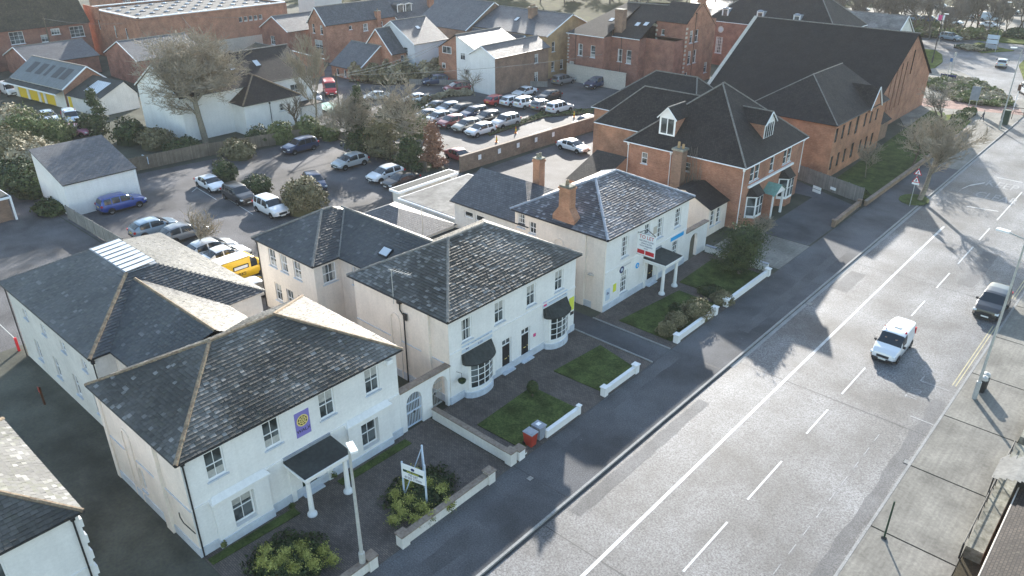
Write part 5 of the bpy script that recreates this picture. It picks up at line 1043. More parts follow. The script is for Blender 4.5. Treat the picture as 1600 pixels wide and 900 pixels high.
# road
wv=car('van',0,0,-90,'white','white van with red roof beacons driving down the middle of the road',z=-.115,name='van',cat='van',world=(-11.6,54.8))
for s in (-1,1):
    b=MB(); b.lathe((.25,s*.72,1.86),[(.07,0),(.07,.1),(.03,.14),(0,.14)],'red',8); b.build('beacon',wv)
b=MB(); b.box(-.45,-.15,-.22,.22,1.88,1.93,'steel'); b.box(-.25,-.2,.75,.78,1.8,2.5,'black') if 0 else None; b.build('roof_vent',wv)
car('suv',0,0,-90,'black','dark four wheel drive parked by the right kerb',z=-.115,world=(-7.75,66.6),size=1.04)
# roundabout
car('suv',1484,63,-12,'steelblue','steel blue hatchback crossing the roundabout',z=-.12,name='moving_car'); car('hatch',1564,104,100,'silver','silver car driving away at the roundabout with its shadow to the right',z=-.12,name='moving_car',size=1.08); car('suv',1606,148,-60,'white','white car with blue panel at the right edge by the crossing',z=-.12,name='moving_car')
for i,(x,y,k,c,h,l) in enumerate([(1400,30,'hatch','darkblue',10,'dark blue car first in the far car park row'),(1432,33,'hatch','steelblue',5,'blue grey car in the far row left of the forked tree'),(1452,35,'suv','darkblue',5,'blue car in the far row under the forked tree'),(1489,38,'saloon','white',-8,'white saloon in the far row beside the blue sign'),(1492,24,'bigvan','grey',0,'grey van in the second far row'),(1511,29,'suv','silver',0,'silver four wheel drive behind the blue sign'),(1546,33,'bigvan','paleblue',0,'pale van with a greenish flank at the far car park'),(1546,43,'saloon','white',-5,'white car nearest the far verge'),(1470,14,'hatch','silver',0,'small silver car high up in the far car park'),(1415,12,'hatch','white',0,'small white car at the top of the picture'),(1530,12,'hatch','darkblue',0,'small dark car at the top right'),(1580,22,'suv','silver',0,'silver car by the far right trees'),(1360,34,'saloon','paleblue',0,'pale car half hidden by bare trees above the church'),(1345,18,'hatch','grey',0,'grey car half hidden behind the bare trees')]):
    car(k,x,y,h,c,l,'cars in the far car park beyond the roundabout',z=-.1)
# car park behind villas A and B
PK='cars parked behind the villas'
car('suv',192,326,88,'blue','bright blue car with black roof rails beside the white store',PK); car('hatch',243,364,88,'steelblue','grey blue hatchback partly hidden by the hall roof',PK); car('hatch',290,372,88,'grey','dark car half hidden behind the pale bare shrub',PK)
car('saloon',330,294,-2,'white','white saloon parked nose out below the back fence',PK); car('suv',374,313,-2,'black','black car between the white saloon and the white four wheel drive',PK); car('suv',425,333,-2,'white','white four wheel drive beside the round green shrub',PK)
car('hatch',332,398,88,'silver','pale silver car nearest the bare shrub by the bright slate roof',PK); car('saloon',352,408,88,'white','long white car beside the yellow van',PK); 
car('hatch',402,462,88,'silver','silver car squeezed between the yellow van and the cream wall',PK)
yv=car('bigvan',376,434,88,'yellow','yellow van with white roof and a white side panel',PK,name='van',cat='van',size=.95)
b=MB(); b.box(-2.3,.8,-.75,.75,2.19,2.24,'upvc'); b.build('roof_panel',yv)
for s in (-1,1):
    b=MB(); b.box(-1.0,.5,s*.985-.01,s*.985+.01,1.25,1.65,'black'); b.box(-.9,.4,s*.99-.012,s*.99+.012,1.32,1.58,'upvc'); b.build('side_panel',yv)
T=Matrix.Translation((-.6,-1.0,.8))@Matrix.Rotation(R(90),4,'X'); text_mesh('lettering','WORKS',.42,'black',yv,T)
car('suv',470,236,-92,'darkblue','dark blue car at the top corner of the right hand bays',PK); car('hatch',548,260,-92,'silver','silver hatchback parked on its own in the right hand bays',PK); car('hatch',603,280,-92,'white','white hatchback beside the dark one in the right hand bays',PK); car('saloon',627,289,-92,'black','dark car next to the white hatchback in the right hand bays',PK); car('hatch',492,292,-20,'darkblue','dark car half hidden behind the biggest round shrub',PK)
car('saloon',895,235,-3,'white','white saloon in the side alley behind the brick wall'); car('saloon',718,250,-8,'darkred','dark convertible beside the russet bush')
car('saloon',905,205,85,'silver','silver convertible by the grey fence panel'); car('hatch',922,196,85,'darkblue','dark blue car beyond the silver convertible')
for x,y,k,c,l in [(751,210,'hatch','white','white hatchback nearest the brick wall'),(730,203,'hatch','beige','beige hatchback beside the nearest white one'),(706,197,'hatch','darkred','dark red hatchback third from the brick wall end'),(685,191,'hatch','silver','silver hatchback fourth in the front row'),(667,186,'saloon','grey','dark grey saloon at the left end of the front row'),(790,197,'suv','silver','silver four wheel drive right of the nearest white hatchback'),
    (682,172,'saloon','grey','grey saloon at the left end of the back row'),(701,176,'hatch','steelblue','steel blue hatchback second in the back row'),(720,180,'suv','black','black four wheel drive third in the back row'),(740,184,'suv','darkblue','navy four wheel drive in the middle of the back row'),(762,190,'hatch','black','black hatchback at the right end of the back row')]: car(k,x,y,-94,c,l,CP)
for x,y,k,c,h,l in [(778,163,'hatch','red',86,'small red hatchback left of the white cars'),(801,164,'hatch','white',86,'white hatchback directly right of the small red one'),(823,167,'suv','white',86,'white four wheel drive third from the small red one'),(820,149,'saloon','white',-94,'white saloon parked alone behind the white pair'),(858,156,'hatch','black',-94,'black hatchback up by the open tarmac'),(849,171,'hatch','grey',86,'dark grey hatchback between two white cars'),(874,175,'suv','white',86,'white four wheel drive at the right end by the yellow cone'),
    (880,131,'suv','grey',86,'grey four wheel drive in front of the stone yard wall'),(931,136,'suv','darkblue',-94,'navy four wheel drive by the dark bushes at the yard wall'),
    (680,132,'suv','darkblue',-120,'dark blue four wheel drive by the pale grey house'),(714,143,'hatch','darkred',-110,'dark red car in the middle parking area'),(738,134,'hatch','purple',-100,'purple car by the brick garden wall'),(712,124,'saloon','silver',-100,'silver car under the half brick gable'),(588,156,'saloon','silver',-110,'silver saloon beside the conifer top'),(650,160,'saloon','white',-110,'white saloon glimpsed through the leaning tree')]: car(k,x,y,h,c,l,CP)
car('bigvan',516,146,-30,'red','red van parked beyond the slender pale tree',name='van',cat='van'); car('hatch',490,158,-20,'grey','dark car beside the red van')
car('bigvan',16,147,-2,'white','white van by the garages with yellow doors',name='van',cat='van',size=.9); car('van',113,192,-10,'paleblue','pale blue small van in front of the white outhouse',name='van',cat='van'); car('hatch',78,190,-6,'white','white car roof showing above the shrubs by the garages'); car('hatch',118,212,40,'pink','pinkish red car behind the ridge of the white store')
HAZE=.00016
# ================================================================== vegetation
def tree_segments(seed,h,spread,levels=5,trunk_r=.28,trunk_h=.25,nb=5,up=.35,droop=0,split=(3,4),dens=1):
    r=random.Random(seed); segs=[]
    def grow(p,d,ln,rad,lv):
        n=3 if lv<3 else 2; q=p
        for i in range(n):
            d=(d+Vector((r.gauss(0,.13),r.gauss(0,.13),r.gauss(0,.08)+(.04 if lv else 0)-droop*lv*.02))).normalized(); e=q+d*ln/n
            r1=rad*(1-.28*(i+1)/n); segs.append((q,e,rad*(1-.28*i/n),r1,lv)); q=e
            if lv<levels and i>=(n//2 if lv==0 else 0) and (lv>0 or i>0):
                for _ in range(r.randint(1,2) if lv<levels-1 else dens):
                    a=r.uniform(0,6.283); s=Vector((math.cos(a),math.sin(a),0)); s=(s-d*s.dot(d)).normalized()
                    nd=(d*r.uniform(.5,.9)+s*r.uniform(.6,1.0)*spread+Vector((0,0,up*.5))).normalized(); grow(q,nd,ln*r.uniform(.5,.72),r1*r.uniform(.45,.62),lv+1)
        if lv<levels:
            for _ in range(r.randint(*split) if lv==0 else 2):
                a=r.uniform(0,6.283); s=Vector((math.cos(a),math.sin(a),0))
                nd=(d*.8+s*r.uniform(.45,.8)*spread+Vector((0,0,up*.4))).normalized(); grow(q,nd,ln*r.uniform(.6,.8),r1*r.uniform(.55,.75),lv+1)
    grow(Vector((0,0,-.05)),Vector((r.gauss(0,.03),r.gauss(0,.03),1)).normalized(),h*trunk_h,trunk_r,0)
    zm=max(e.z for _,e,*_ in segs); k=h/zm
    return [(p*k,e*k,a,b,l) for p,e,a,b,l in segs]
def bare_tree(label,loc,seed,h,spread=1.,levels=5,tr=.28,bark='bark',twig='twig',group=None,tw=.012,name='bare_tree',**kw):
    segs=tree_segments(seed,h,spread,levels,tr,**kw); t=thing(name,label,'tree',loc,0,group); a=MB(); c=MB()
    for p,e,r0,r1,l in segs:
        if l<=2: a.tube(p,e,max(r0,.03),max(r1,.025),bark,7 if l==0 else 5,False)
        else: c.tube(p,e,max(r0,tw),max(r1,tw*.8),twig,3,False)
    a.build('trunk',t,True,True); 
    if c.f: c.build('crown',t,False,False)
    return t
def leaf_cloud(mb,c,rx,ry,rz,n,size,m,seed=0,shell=.55,flat=0,lump=.35):
    r=random.Random(seed); c=Vector(c); k=0; off=Vector((seed*7.3,seed*1.7,0))
    while k<n:
        u=Vector((r.gauss(0,1),r.gauss(0,1),r.gauss(0,1))).normalized(); 
        if u.z<-.25: u.z=-u.z*.3
        rad=(shell+(1-shell)*r.random())*(1+lump*noise.noise(u*1.8+off)+lump*.6*noise.noise(u*4.5+off))
        p=c+Vector((u.x*rx*rad,u.y*ry*rad,u.z*rz*rad)); n_=(u+Vector((r.gauss(0,.6),r.gauss(0,.6),r.gauss(0,.6)))).normalized()
        a=n_.orthogonal().normalized(); b=n_.cross(a); an=r.uniform(0,3.14); a,b=a*math.cos(an)+b*math.sin(an),b*math.cos(an)-a*math.sin(an); s=size*r.uniform(.6,1.4)
        t=max(0.01,min(1,.5+noise.noise(p*1.3+off)*.7+r.uniform(-.25,.3))); 
        mb.face([p-a*s-b*s*.5,p+a*s-b*s*.5,p+a*s*.6+b*s*.6,p-a*s*.6+b*s*.6],m,t); k+=1
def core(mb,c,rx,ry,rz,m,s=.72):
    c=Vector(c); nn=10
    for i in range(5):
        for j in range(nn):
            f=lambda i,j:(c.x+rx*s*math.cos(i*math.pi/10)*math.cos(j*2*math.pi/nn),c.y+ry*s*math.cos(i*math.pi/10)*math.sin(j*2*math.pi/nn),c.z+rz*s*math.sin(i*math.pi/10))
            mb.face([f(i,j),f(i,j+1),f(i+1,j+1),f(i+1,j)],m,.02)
def shrub(label,loc,rx,ry,h,m='leaf_dark',n=1800,size=.09,seed=0,group=None,name='shrub',stem=.0,lump=.3,cat='shrub'):
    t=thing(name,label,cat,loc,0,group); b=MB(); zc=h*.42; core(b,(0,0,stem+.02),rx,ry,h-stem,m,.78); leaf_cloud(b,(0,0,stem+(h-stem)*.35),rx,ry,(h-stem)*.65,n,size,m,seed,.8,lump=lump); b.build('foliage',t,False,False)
    s=MB(); s.tube((0,0,0),(0,0,max(stem,.3)+.2),.06,.05,'bark',6); s.build('stem',t); return t
def evergreen(label,loc,r,h,m='leaf_dark',n=5000,size=.13,seed=0,lobes=8,trunk=1.,name='evergreen_tree',cat='tree',top=.35):
    t=thing(name,label,cat,loc); rr=random.Random(seed); b=MB()
    for k in range(lobes):
        z=trunk+(h-trunk)*(k+.5)/lobes; q=r*(1-(1-top)*(k/lobes)**1.3); a=rr.uniform(0,6.28); o=q*.35*rr.random()
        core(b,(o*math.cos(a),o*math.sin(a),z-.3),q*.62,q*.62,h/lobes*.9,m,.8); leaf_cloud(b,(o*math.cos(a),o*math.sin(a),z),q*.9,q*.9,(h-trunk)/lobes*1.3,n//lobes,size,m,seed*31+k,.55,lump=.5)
    b.build('crown',t,False,False); s=MB(); s.tube((0,0,0),(0,0,h*.6),.2,.08,'bark',7); s.build('trunk',t); return t
# big bare tree and its neighbours
bare_tree('very big spreading bare tree in front of the white house',P(322,222),12,14.8,1.45,5,.45,'palebark','paletwig',tw=.024,up=.25,trunk_h=.11,split=(6,7),dens=2)
bare_tree('slender pale bare tree by the red van',P(498,200),21,13.5,.5,4,.16,'palebark','paletwig',tw=.02,up=.8,trunk_h=.34,dens=3)
bare_tree('ivy clad leaning tree with bare top beside the rear car park',P(640,258),31,11.5,1.15,4,.28,'bark','paletwig',tw=.022,dens=3,up=.3,trunk_h=.33)
tt=thing('ivy','thick ivy column wrapped round the leaning tree trunk','ivy',P(640,258)); b=MB(); leaf_cloud(b,(0,0,1.8),.9,.9,2.4,2200,.11,'leaf_ivy',5,.5); leaf_cloud(b,(.3,.2,4.6),.55,.55,2.2,1200,.1,'leaf_ivy',6,.4); b.build('foliage',tt,False,False)
bare_tree('bare young tree above the conifer with light twigs',P(560,240),33,8.5,1.0,5,.16,'bark','paletwig',tw=.015,up=.4)
bare_tree('wide low bare tree in the middle parking area',P(742,150),35,5.0,1.3,3,.14,'palebark','paletwig',tw=.016,up=.2)
bare_tree('pollarded dark stump with short thick branches by the white house',P(470,205),37,5.2,.9,3,.22,'bark','twig',up=.7)
bare_tree('street tree in its grass circle by the warning signs',P(1437,312),41,9.4,.95,4,.28,'palebark','paletwig',tw=.018,up=.5,trunk_h=.28,split=(4,5),dens=3)
bare_tree('twiggy bare tree on the sunlit lawn by the church gable',P(1465,210),43,7.5,1.2,4,.16,'bark','paletwig',tw=.018,up=.3,trunk_h=.12)
bare_tree('dense grey bare tree at the foot of the church gable',P(1425,262),45,6,1.3,4,.16,'bark','paletwig',tw=.018,up=.3,trunk_h=.12)
bare_tree('thin bare sapling on the hall lawn',P(1352,278),47,4.5,.9,4,.06,'palebark','paletwig',tw=.012,up=.5)
bare_tree('pale bare multi stemmed shrub behind the bright slate roof',P(305,402),49,5.2,1.1,3,.06,'palebark','paletwig',tw=.016,up=.6,trunk_h=.1,split=(7,8),name='bare_shrub')
bare_tree('straw coloured bare shrub in front of the canted bay of the red brick house',P(1182,372),51,2.3,1.4,4,.05,'palebark','paletwig',tw=.012,up=.2,trunk_h=.08,split=(5,6),name='bare_shrub')
sp=sheet('grass_circle',[(P(1428,312).x+1.5*math.cos(k*.524),P(1428,312).y+2.0*math.sin(k*.524)) for k in range(12)],.03,'grass',.04)
t=thing('creeper','leafless brown creeper stems beside the chimney of the red brick house','creeper',(-36.0,67.75,0)); b=MB(); rc_=random.Random(9)
for k in range(46): x=rc_.uniform(-.9,.9); z=rc_.uniform(4,7.6); b.tube((x*.6,0,0),(x,-.05,z*.5),.03,.02,'bark',4,False); b.tube((x,-.05,z*.5),(x+rc_.uniform(-.5,.5),-.1-rc_.random()*.3,z),.025,.012,'twig',4,False)
b.build('stem',t,False,False)
# rounded shrubs in the car park and gardens
shrub('big round clipped shrub in the car park with a sunlit crown',P(476,330),2.3,2.3,3.6,'leaf_olive',6500,.11,3)
shrub('dark round clipped shrub at the corner of the bays, farthest of the three',P(353,283),1.5,1.5,2.6,'leaf_dark',2600,.09,4); shrub('middle round shrub of the car park row, low and wide',P(405,303),1.7,1.6,2.2,'leaf_dark',2600,.09,5)
shrub('round sunlit green bush left of its twin by the white house',P(440,222),1.9,1.9,2.8,'leaf_ivy',2600,.11,6); shrub('round green bush right of its twin by the white house',P(484,215),1.8,1.8,3.0,'leaf_ivy',2600,.11,7); shrub('dark bush left of the pair of round green ones',P(405,225),1.7,1.7,2.4,'leaf_dark',1800,.11,8); shrub('pale green bush right of the two round green ones',P(516,218),1.4,1.4,2.3,'leaf_ivy',1500,.11,9)
evergreen('tall dark bushy conifer by the orange twigged bush',P(566,238),2.5,8.0,'leaf_dark',6000,.12,10,8,.3,top=.15); evergreen('broad brownish evergreen right of the tall conifer',P(600,246),2.8,4.6,'leaf_olive',5200,.12,11,6,.2,top=.6)
evergreen('narrow pointed conifer tip behind the white store',P(160,215),1.6,6.2,'leaf_dark',2200,.12,12,6,.2)
evergreen('russet leaved bush at the end of the brick wall',P(678,262),1.7,5.0,'leaf_red',3600,.11,13,6,.1,'shrub','shrub',.5)
evergreen('dark evergreen filling the corner under the ivy clad tree',P(645,264),2.0,3.4,'leaf_dark',3000,.12,14,4,.1,top=.7)
shrub('yellow green bush among dark ones beside the leaning tree',P(657,215),1.3,1.3,3.4,'leaf_ivy',1500,.11,15)
# the overgrown hedge on the left
for i,(x,y,rx,h,m,l) in enumerate([(15,205,3.4,4.2,'leaf_straw','straw coloured overgrown bush at the left edge'),(48,210,3.6,4.0,'leaf_ivy','green bush below the white van'),(92,212,2.6,3.0,'leaf_ivy','bright green bush below the pale blue small van'),(20,240,4.2,3.6,'leaf_olive','olive bush second row at the left edge'),(60,255,3.4,3.2,'leaf_straw','straw and green bramble left of the white store'),(18,272,3.6,2.2,'leaf_dark','dark green bramble bank behind the white framed shelter'),(62,292,3.6,2.8,'leaf_dark','dark bush touching the side of the white store'),(140,200,1.8,2.6,'leaf_dark','dark bush behind the ridge of the white store'),(205,215,2.4,3.2,'leaf_dark','dark shrub under the left boughs of the big bare tree'),(245,222,2.6,2.4,'leaf_olive','olive undergrowth under the big bare tree'),(290,232,2.4,2.0,'leaf_dark','dark undergrowth right of the big bare trunk'),(375,238,2.2,2.2,'leaf_olive','undergrowth by the back fence of the bays'),(88,322,2.0,1.2,'leaf_dark','low dark ground growth by the tall green corner')]):
    shrub(l,P(x,y+8),rx,rx*.9,h,m,4200 if rx>3 else 2600,.14,60+i,name='bush',lump=.5,cat='bush')
# forecourt planting
shrub('ball shaped dark topiary by the garden path',P(832,620),.42,.42,1.25,'leaf_dark',1500,.04,20,stem=.45,lump=.08,name='topiary')
for i,(x,y,r,h,m,l) in enumerate([(1040,522,.75,1.1,'leaf_olive','small olive shrub nearest the driveway corner'),(1056,510,.85,1.3,'leaf_olive','round olive shrub second from the driveway corner'),(1087,496,1.3,1.6,'leaf_olive','largest round olive shrub of the lawn corner'),(1058,488,.7,.8,'leaf_dark','dark low shrub behind the olive ones'),(1128,472,1.0,.9,'leaf_olive','low pale topped shrub by the far lawn'),(1110,458,1.1,.6,'leaf_dark','dark low shrub at the edge of the far lawn')]): shrub(l,P(x,y),r,r,h,m,2600,.05,80+i)
evergreen('tall dark yew beside the far end of the front wall',(-26.0,59.0,0),2.35,4.2,'leaf_dark',11000,.06,25,3,.1,'evergreen_bush','shrub',.95)
shrub('clipped dark hedge block beside the red brick drive',(-24.4,84.6,0),.5,.6,1.3,'leaf_dark',900,.06,26)
for k,(cx,cy,rx,ry,pts) in enumerate([(-26.1,21.4,1.9,2.4,[(640,778),(660,790),(622,788),(648,735),(668,752),(690,760),(700,785),(618,770),(628,800),(650,810),(671,803),(636,755),(615,810)]),(-27.2,13.6,2.2,2.2,[(415,858),(445,862),(470,852),(505,858),(425,880),(460,885),(490,880),(518,872),(440,872),(478,866),(408,876)])]):
    bd=MB(); leaf_cloud(bd,(0,0,.1),rx,ry,.5,6500,.07,'leaf_dark',90+k,.15,lump=.2); core(bd,(0,0,0),rx,ry,.45,'leaf_dark',.8); o=bd.build('ground_cover',None,False,False,(cx,cy,0)); tag(o,['dark ivy ground cover of the bed under the white letting sign','dark ivy ground cover of the nearest flower bed at the bottom'][k],'ground cover',None,'stuff')
    for j,(x,y) in enumerate(pts):
        p=P(x,y,.6); r_=.34+.12*rnd.random(); tt=thing('yellow_shrub',['yellow green spurge clump in the bed under the white letting sign','yellow green spurge clump in the nearest bed at the bottom edge'][k],'plant',(p.x,p.y,0),0,['spurge clumps in the signed bed','spurge clumps in the nearest bed'][k]); b=MB(); leaf_cloud(b,(0,0,.5),r_*1.05,r_*1.05,.34,620,.034,'leaf_yellow',200+k*20+j,.35,lump=.8); leaf_cloud(b,(.1,-.05,.35),r_*1.1,r_,.3,260,.034,'leaf_mid',300+j,.3,lump=.8); b.build('foliage',tt,False,False); s=MB(); s.tube((0,0,0),(0,0,.5),.04,.03,'bark',5); s.build('stem',tt)
for x,y in ((458,800),(352,860),(523,752)): 
    tt=thing('weed','leafy weed growing at the foot of the nearest villa','plant',P(x,y),0,'weeds at the foot of the villa'); b=MB(); leaf_cloud(b,(0,0,.35),.18,.18,.35,160,.05,'leaf_mid',int(x),.2); b.build('foliage',tt,False,False)
# beds and hedges at the roundabout
def bed(px,h,m,n,size,label,seed,mix=None):
    poly=[P(*a) for a in px]; cx=sum(p.x for p in poly)/len(poly); cy=sum(p.y for p in poly)/len(poly); r=random.Random(seed); b=MB(); b.prism([(p.x-cx,p.y-cy) for p in poly],-.05,.15,'soil')
    def inside(x,y):
        c=False
        for a,d in zip(poly,poly[1:]+poly[:1]):
            if (a.y>y)!=(d.y>y) and x<(d.x-a.x)*(y-a.y)/(d.y-a.y)+a.x: c=not c
        return c
    x0,x1=min(p.x for p in poly),max(p.x for p in poly); y0,y1=min(p.y for p in poly),max(p.y for p in poly); k=0
    while k<n:
        x,y=r.uniform(x0,x1),r.uniform(y0,y1)
        if not inside(x,y): continue
        k+=1; hh=h*max(.15,.6+.8*noise.noise(Vector((x*.6,y*.6,seed)))); z=.1+hh*math.sqrt(r.random()); a=Vector((r.gauss(0,1),r.gauss(0,1),r.gauss(0,.6))).normalized()*size; d=a.orthogonal().normalized()*size*.7
        mm=m if not mix or noise.noise(Vector((x*.35,y*.35,seed+9)))<.08 else mix
        p=Vector((x-cx,y-cy,z)); b.face([p-a-d,p+a-d,p+a*.6+d,p-a*.6+d],mm,max(.01,min(1,.5+.6*noise.noise(Vector((x,y,1)))+r.uniform(-.3,.3))))
    o=b.build('planting',None,False,False,(cx,cy,0)); return tag(o,label,'planting',None,'stuff')
bed([(1443,131),(1465,126),(1490,121),(1520,129),(1550,140),(1577,155),(1583,166),(1560,168),(1520,164),(1486,157),(1475,145),(1452,139)],1.0,'leaf_ivy',16000,.16,'low mixed shrub planting on the wedge shaped roundabout bed',3,'leaf_straw')
bed([(1360,50),(1440,44),(1500,52),(1565,57),(1560,63),(1500,62),(1440,58),(1370,64)],2.2,'leaf_ivy',11000,.28,'low hedge bank between the roundabout and the far car park',5,'leaf_olive')
bed([(1490,74),(1520,72),(1560,78),(1540,81),(1510,79)],.8,'leaf_dark',1800,.16,'dark low shrubs on the splitter island under the direction sign',7,'leaf_straw')
bed([(1565,58),(1600,62),(1640,62),(1640,54),(1580,50)],1.8,'leaf_dark',4000,.26,'dark hedge at the far right edge',8)
bed([(1500,195),(1525,180),(1520,172),(1495,180),(1440,235),(1455,240)],1.0,'leaf_mid',5000,.14,'green shrub strip along the sunlit church lawn',9,'leaf_straw')
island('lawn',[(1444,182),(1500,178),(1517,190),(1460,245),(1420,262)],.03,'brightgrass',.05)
bed([(700,118),(640,112),(560,116),(545,128),(600,134),(700,128)],3.4,'leaf_olive',9000,.25,'brown green hedge bank behind the middle parking area',10,'leaf_straw')
bed([(560,212),(600,222),(665,205),(700,170),(640,158),(600,170)],1.0,'leaf_olive',3500,.2,'scrubby undergrowth between the conifers and the rear parking rows',11,'leaf_dark')
bed([(660,163),(700,152),(735,150),(740,146),(700,147),(655,158)],1.0,'leaf_straw',3000,.18,'dry scrub strip along the kerb of the rear rows',12)
bed([(760,207),(850,176),(990,166),(990,172),(850,184),(765,213)],.25,'leaf_mid',1500,.12,'thin weedy grass strip beside the rear parking bays',14)
# distant trees: a few kinds, copied
protos=[bare_tree('tall bare roadside tree',(0,0,0),500+k,12,[.5,.8,1.1,.6][k],4,.2,'bark','twig',tw=.028,dens=2,up=[.8,.5,.3,.7][k],trunk_h=[.4,.3,.25,.45][k]) for k in range(4)]
pe=[evergreen('dark evergreen far off',(0,0,0),3.2,8,'leaf_dark' if k==0 else 'leaf_olive',2600,.3,600+k,5,.6) for k in range(2)]
usedp=set()
def put(pr,x,y,sc,label,group):
    t=pr if pr.name not in usedp else copy_tree(pr); usedp.add(pr.name); p=P(x,y,-.1); t.location=p; t.rotation_euler=(0,0,rnd.uniform(0,6.28)); t.scale=(sc,sc,sc*rnd.uniform(.9,1.1)); t['label']=label; t['group']=group
r2=random.Random(5)
for k,x in enumerate([1385,1403,1420,1440,1452,1470,1478,1500,1512,1524,1545,1556,1570,1588,1598]): put(protos[k%4],x,58+r2.uniform(-6,4),r2.uniform(.75,1.15),'slim bare tree in the row between the roundabout and the far car park','row of slim bare trees at the roundabout')
for k in range(26): put(protos[r2.randrange(4)],r2.uniform(1180,1640),r2.uniform(8,40),r2.uniform(.9,1.4),'bare tree standing behind the church and round the far car park','bare trees round the far car park')
for k in range(44): put(protos[r2.randrange(4)],r2.uniform(820,1200),r2.uniform(-40,14),r2.uniform(.9,1.35),'bare park tree behind the victorian brick block','bare trees of the park behind')
for k in range(16): put(protos[r2.randrange(4)],r2.uniform(480,820),r2.uniform(-30,4),r2.uniform(.9,1.3),'bare tree behind the brick terrace at the top edge','bare trees behind the terrace')
for k in range(40): put(pe[k%2],r2.uniform(460,1350),r2.uniform(-45,4),r2.uniform(.7,1.2),'dark evergreen among the bare trees at the top edge','evergreens at the top edge')
for x,y in ((1215,45),(1232,52),(1255,48),(1280,60),(1300,50),(1340,62),(1365,60)): put(protos[r2.randrange(4)],x,y,r2.uniform(.95,1.25),'big bare tree crowding the ridge of the church hall','bare trees behind the church ridge')
# ================================================================== street furniture
def lamp_post(label,loc,h,arm=1.3,head='flat',rz=0,m='steel'):
    t=thing('street_lamp',label,'lamp post',loc,rz); b=MB(); b.lathe((0,0,0),[(.16,0),(.16,1.3),(.10,1.35),(.055,h)],m,12); b.build('pole',t)
    a=MB(); a.tube((0,0,h-.05),(arm,0,h+.12),.04,.035,m,8); a.build('arm',t); q=MB(); T=Matrix.Translation((arm+.25,0,h+.13)); q.box(-.4,.35,-.16,.16,-.05,.07,'upvc',T=T); qq=q.build('lamp_head',t); g=MB(); g.box(-.3,.25,-.12,.12,-.07,-.052,'lamp',T=T); g.build('lens',qq); return t
lamp_post('pale street lamp nearest the camera, in front of the first villa',(-23.95,15.75,0),8.0,.35,rz=R(-20))
lamp_post('tall street lamp on the right pavement beside the black bin',P(1522,622),11.5,1.1,rz=R(172))
lamp_post('dark street lamp on the grass by the church gable',P(1456,98,.05),9,.3,m='black'); lamp_post('lamp post at the crossing by the right edge',P(1561,202),11,.8,rz=R(200))
lamp_post('dark street lamp on the splitter island',P(1552,78),9.5,.4,m='black')
bn=thing('litter_bin','black twin litter bin beside the tall street lamp','bin',(-5.35,53.6,0)); b=MB()
for s in (-.28,.28): b.lathe((0,s,0),[(.25,0),(.27,.9),(.24,.95)],'black',12); b.lathe((0,s,.95),[(.27,0),(.22,.2),(0,.28)],'steel',12)
b.build('body',bn)
bp=thing('post','short dark leaning post standing in the right pavement joint','post',P(1381,841)); b=MB(); b.tube((0,0,0),(0,0,2.5),.05,.045,'darkgreen',8); b.tube((-.12,0,.0),(.12,0,.02),.1,.1,'black',8); b.build('pole',bp)
# road warning signs
sg=thing('road_sign','post with two red edged warning triangles beside the street tree','sign',P(1421,322)); b=MB(); b.tube((0,0,0),(0,0,4.4),.035,.035,'steel',8); b.build('pole',sg)
for z in (3.95,3.1):
    b=MB(); b.prism([(-.42,-.02),(.42,-.02),(0,.70)],0,.02,'red',Matrix.Translation((.05,-.06,z-.4))@Matrix.Rotation(R(90),4,'X')); b.prism([(-.29,.05),(.29,.05),(0,.55)],.02,.026,'upvc',Matrix.Translation((.05,-.06,z-.4))@Matrix.Rotation(R(90),4,'X')); p_=b.build('sign_face',sg)
    b=MB(); b.box(.0,.1,-.1,-.088,z-.3,z-.05,'black'); b.build('symbol',p_)
b=MB(); b.box(-.3,.42,-.08,-.06,2.45,2.65,'upvc'); b.build('plate',sg)
for px,py,l in ((1478,128,'slim blue pedestrian sign at the roundabout corner'),(1485,118,'small hooked lamp beside the blue name plate')):
    t=thing('road_sign',l,'sign',P(px,py)); b=MB(); b.tube((0,0,0),(0,0,4.2),.05,.05,'steel',8); b.build('pole',t); b=MB(); b.box(-.2,.2,-.05,0,3.5,4.1,'signblue' if px<1480 else 'steel'); b.build('sign_face',t)
t=thing('name_plate','dark blue street name plate on two legs at the planted wedge','sign',P(1480,126)); b=MB(); b.box(-1.3,1.3,-.05,.05,.7,1.1,'navy'); b.build('plate',t); b=MB(); b.tube((-1.2,0,0),(-1.2,0,.7),.05,.05,'navy'); b.tube((1.2,0,0),(1.2,0,.7),.05,.05,'navy'); b.build('leg',t)
t=thing('direction_sign','stacked blue and white direction signs on the splitter island','sign',P(1547,80)); b=MB(); [b.box(-1.6,1.5,-.05,.05,z,z+1.0,m) for z,m in ((.7,'lead'),(1.9,'gatewhite'),(3.1,'gatewhite'))]; b.build('sign_face',t); b=MB(); b.tube((-1.3,0,0),(-1.3,0,4),.08,.08,'steel'); b.tube((1.3,0,0),(1.3,0,4),.08,.08,'steel'); b.build('pole',t)
t.scale=(.72,.72,.8)
t=thing('direction_sign','grey rear of a tall sign in front of the planted wedge','sign',P(1517,173)); b=MB(); b.box(-.6,.6,-.05,.05,1.6,3.7,'lead'); b.build('sign_face',t); b=MB(); b.tube((-.5,0,0),(-.5,0,1.6),.05,.05,'steel'); b.tube((.5,0,0),(.5,0,1.6),.05,.05,'steel'); b.build('pole',t)
t=thing('cabinet','dark green telecom cabinet by the crossing','cabinet',P(1568,194)); b=MB(); b.box(-.5,.5,-.35,.35,0,2.0,'darkgreen'); b.build('body',t); b=MB(); b.box(-.55,.55,-.4,.4,2.0,2.08,'darkgreen'); b.build('lid',t)
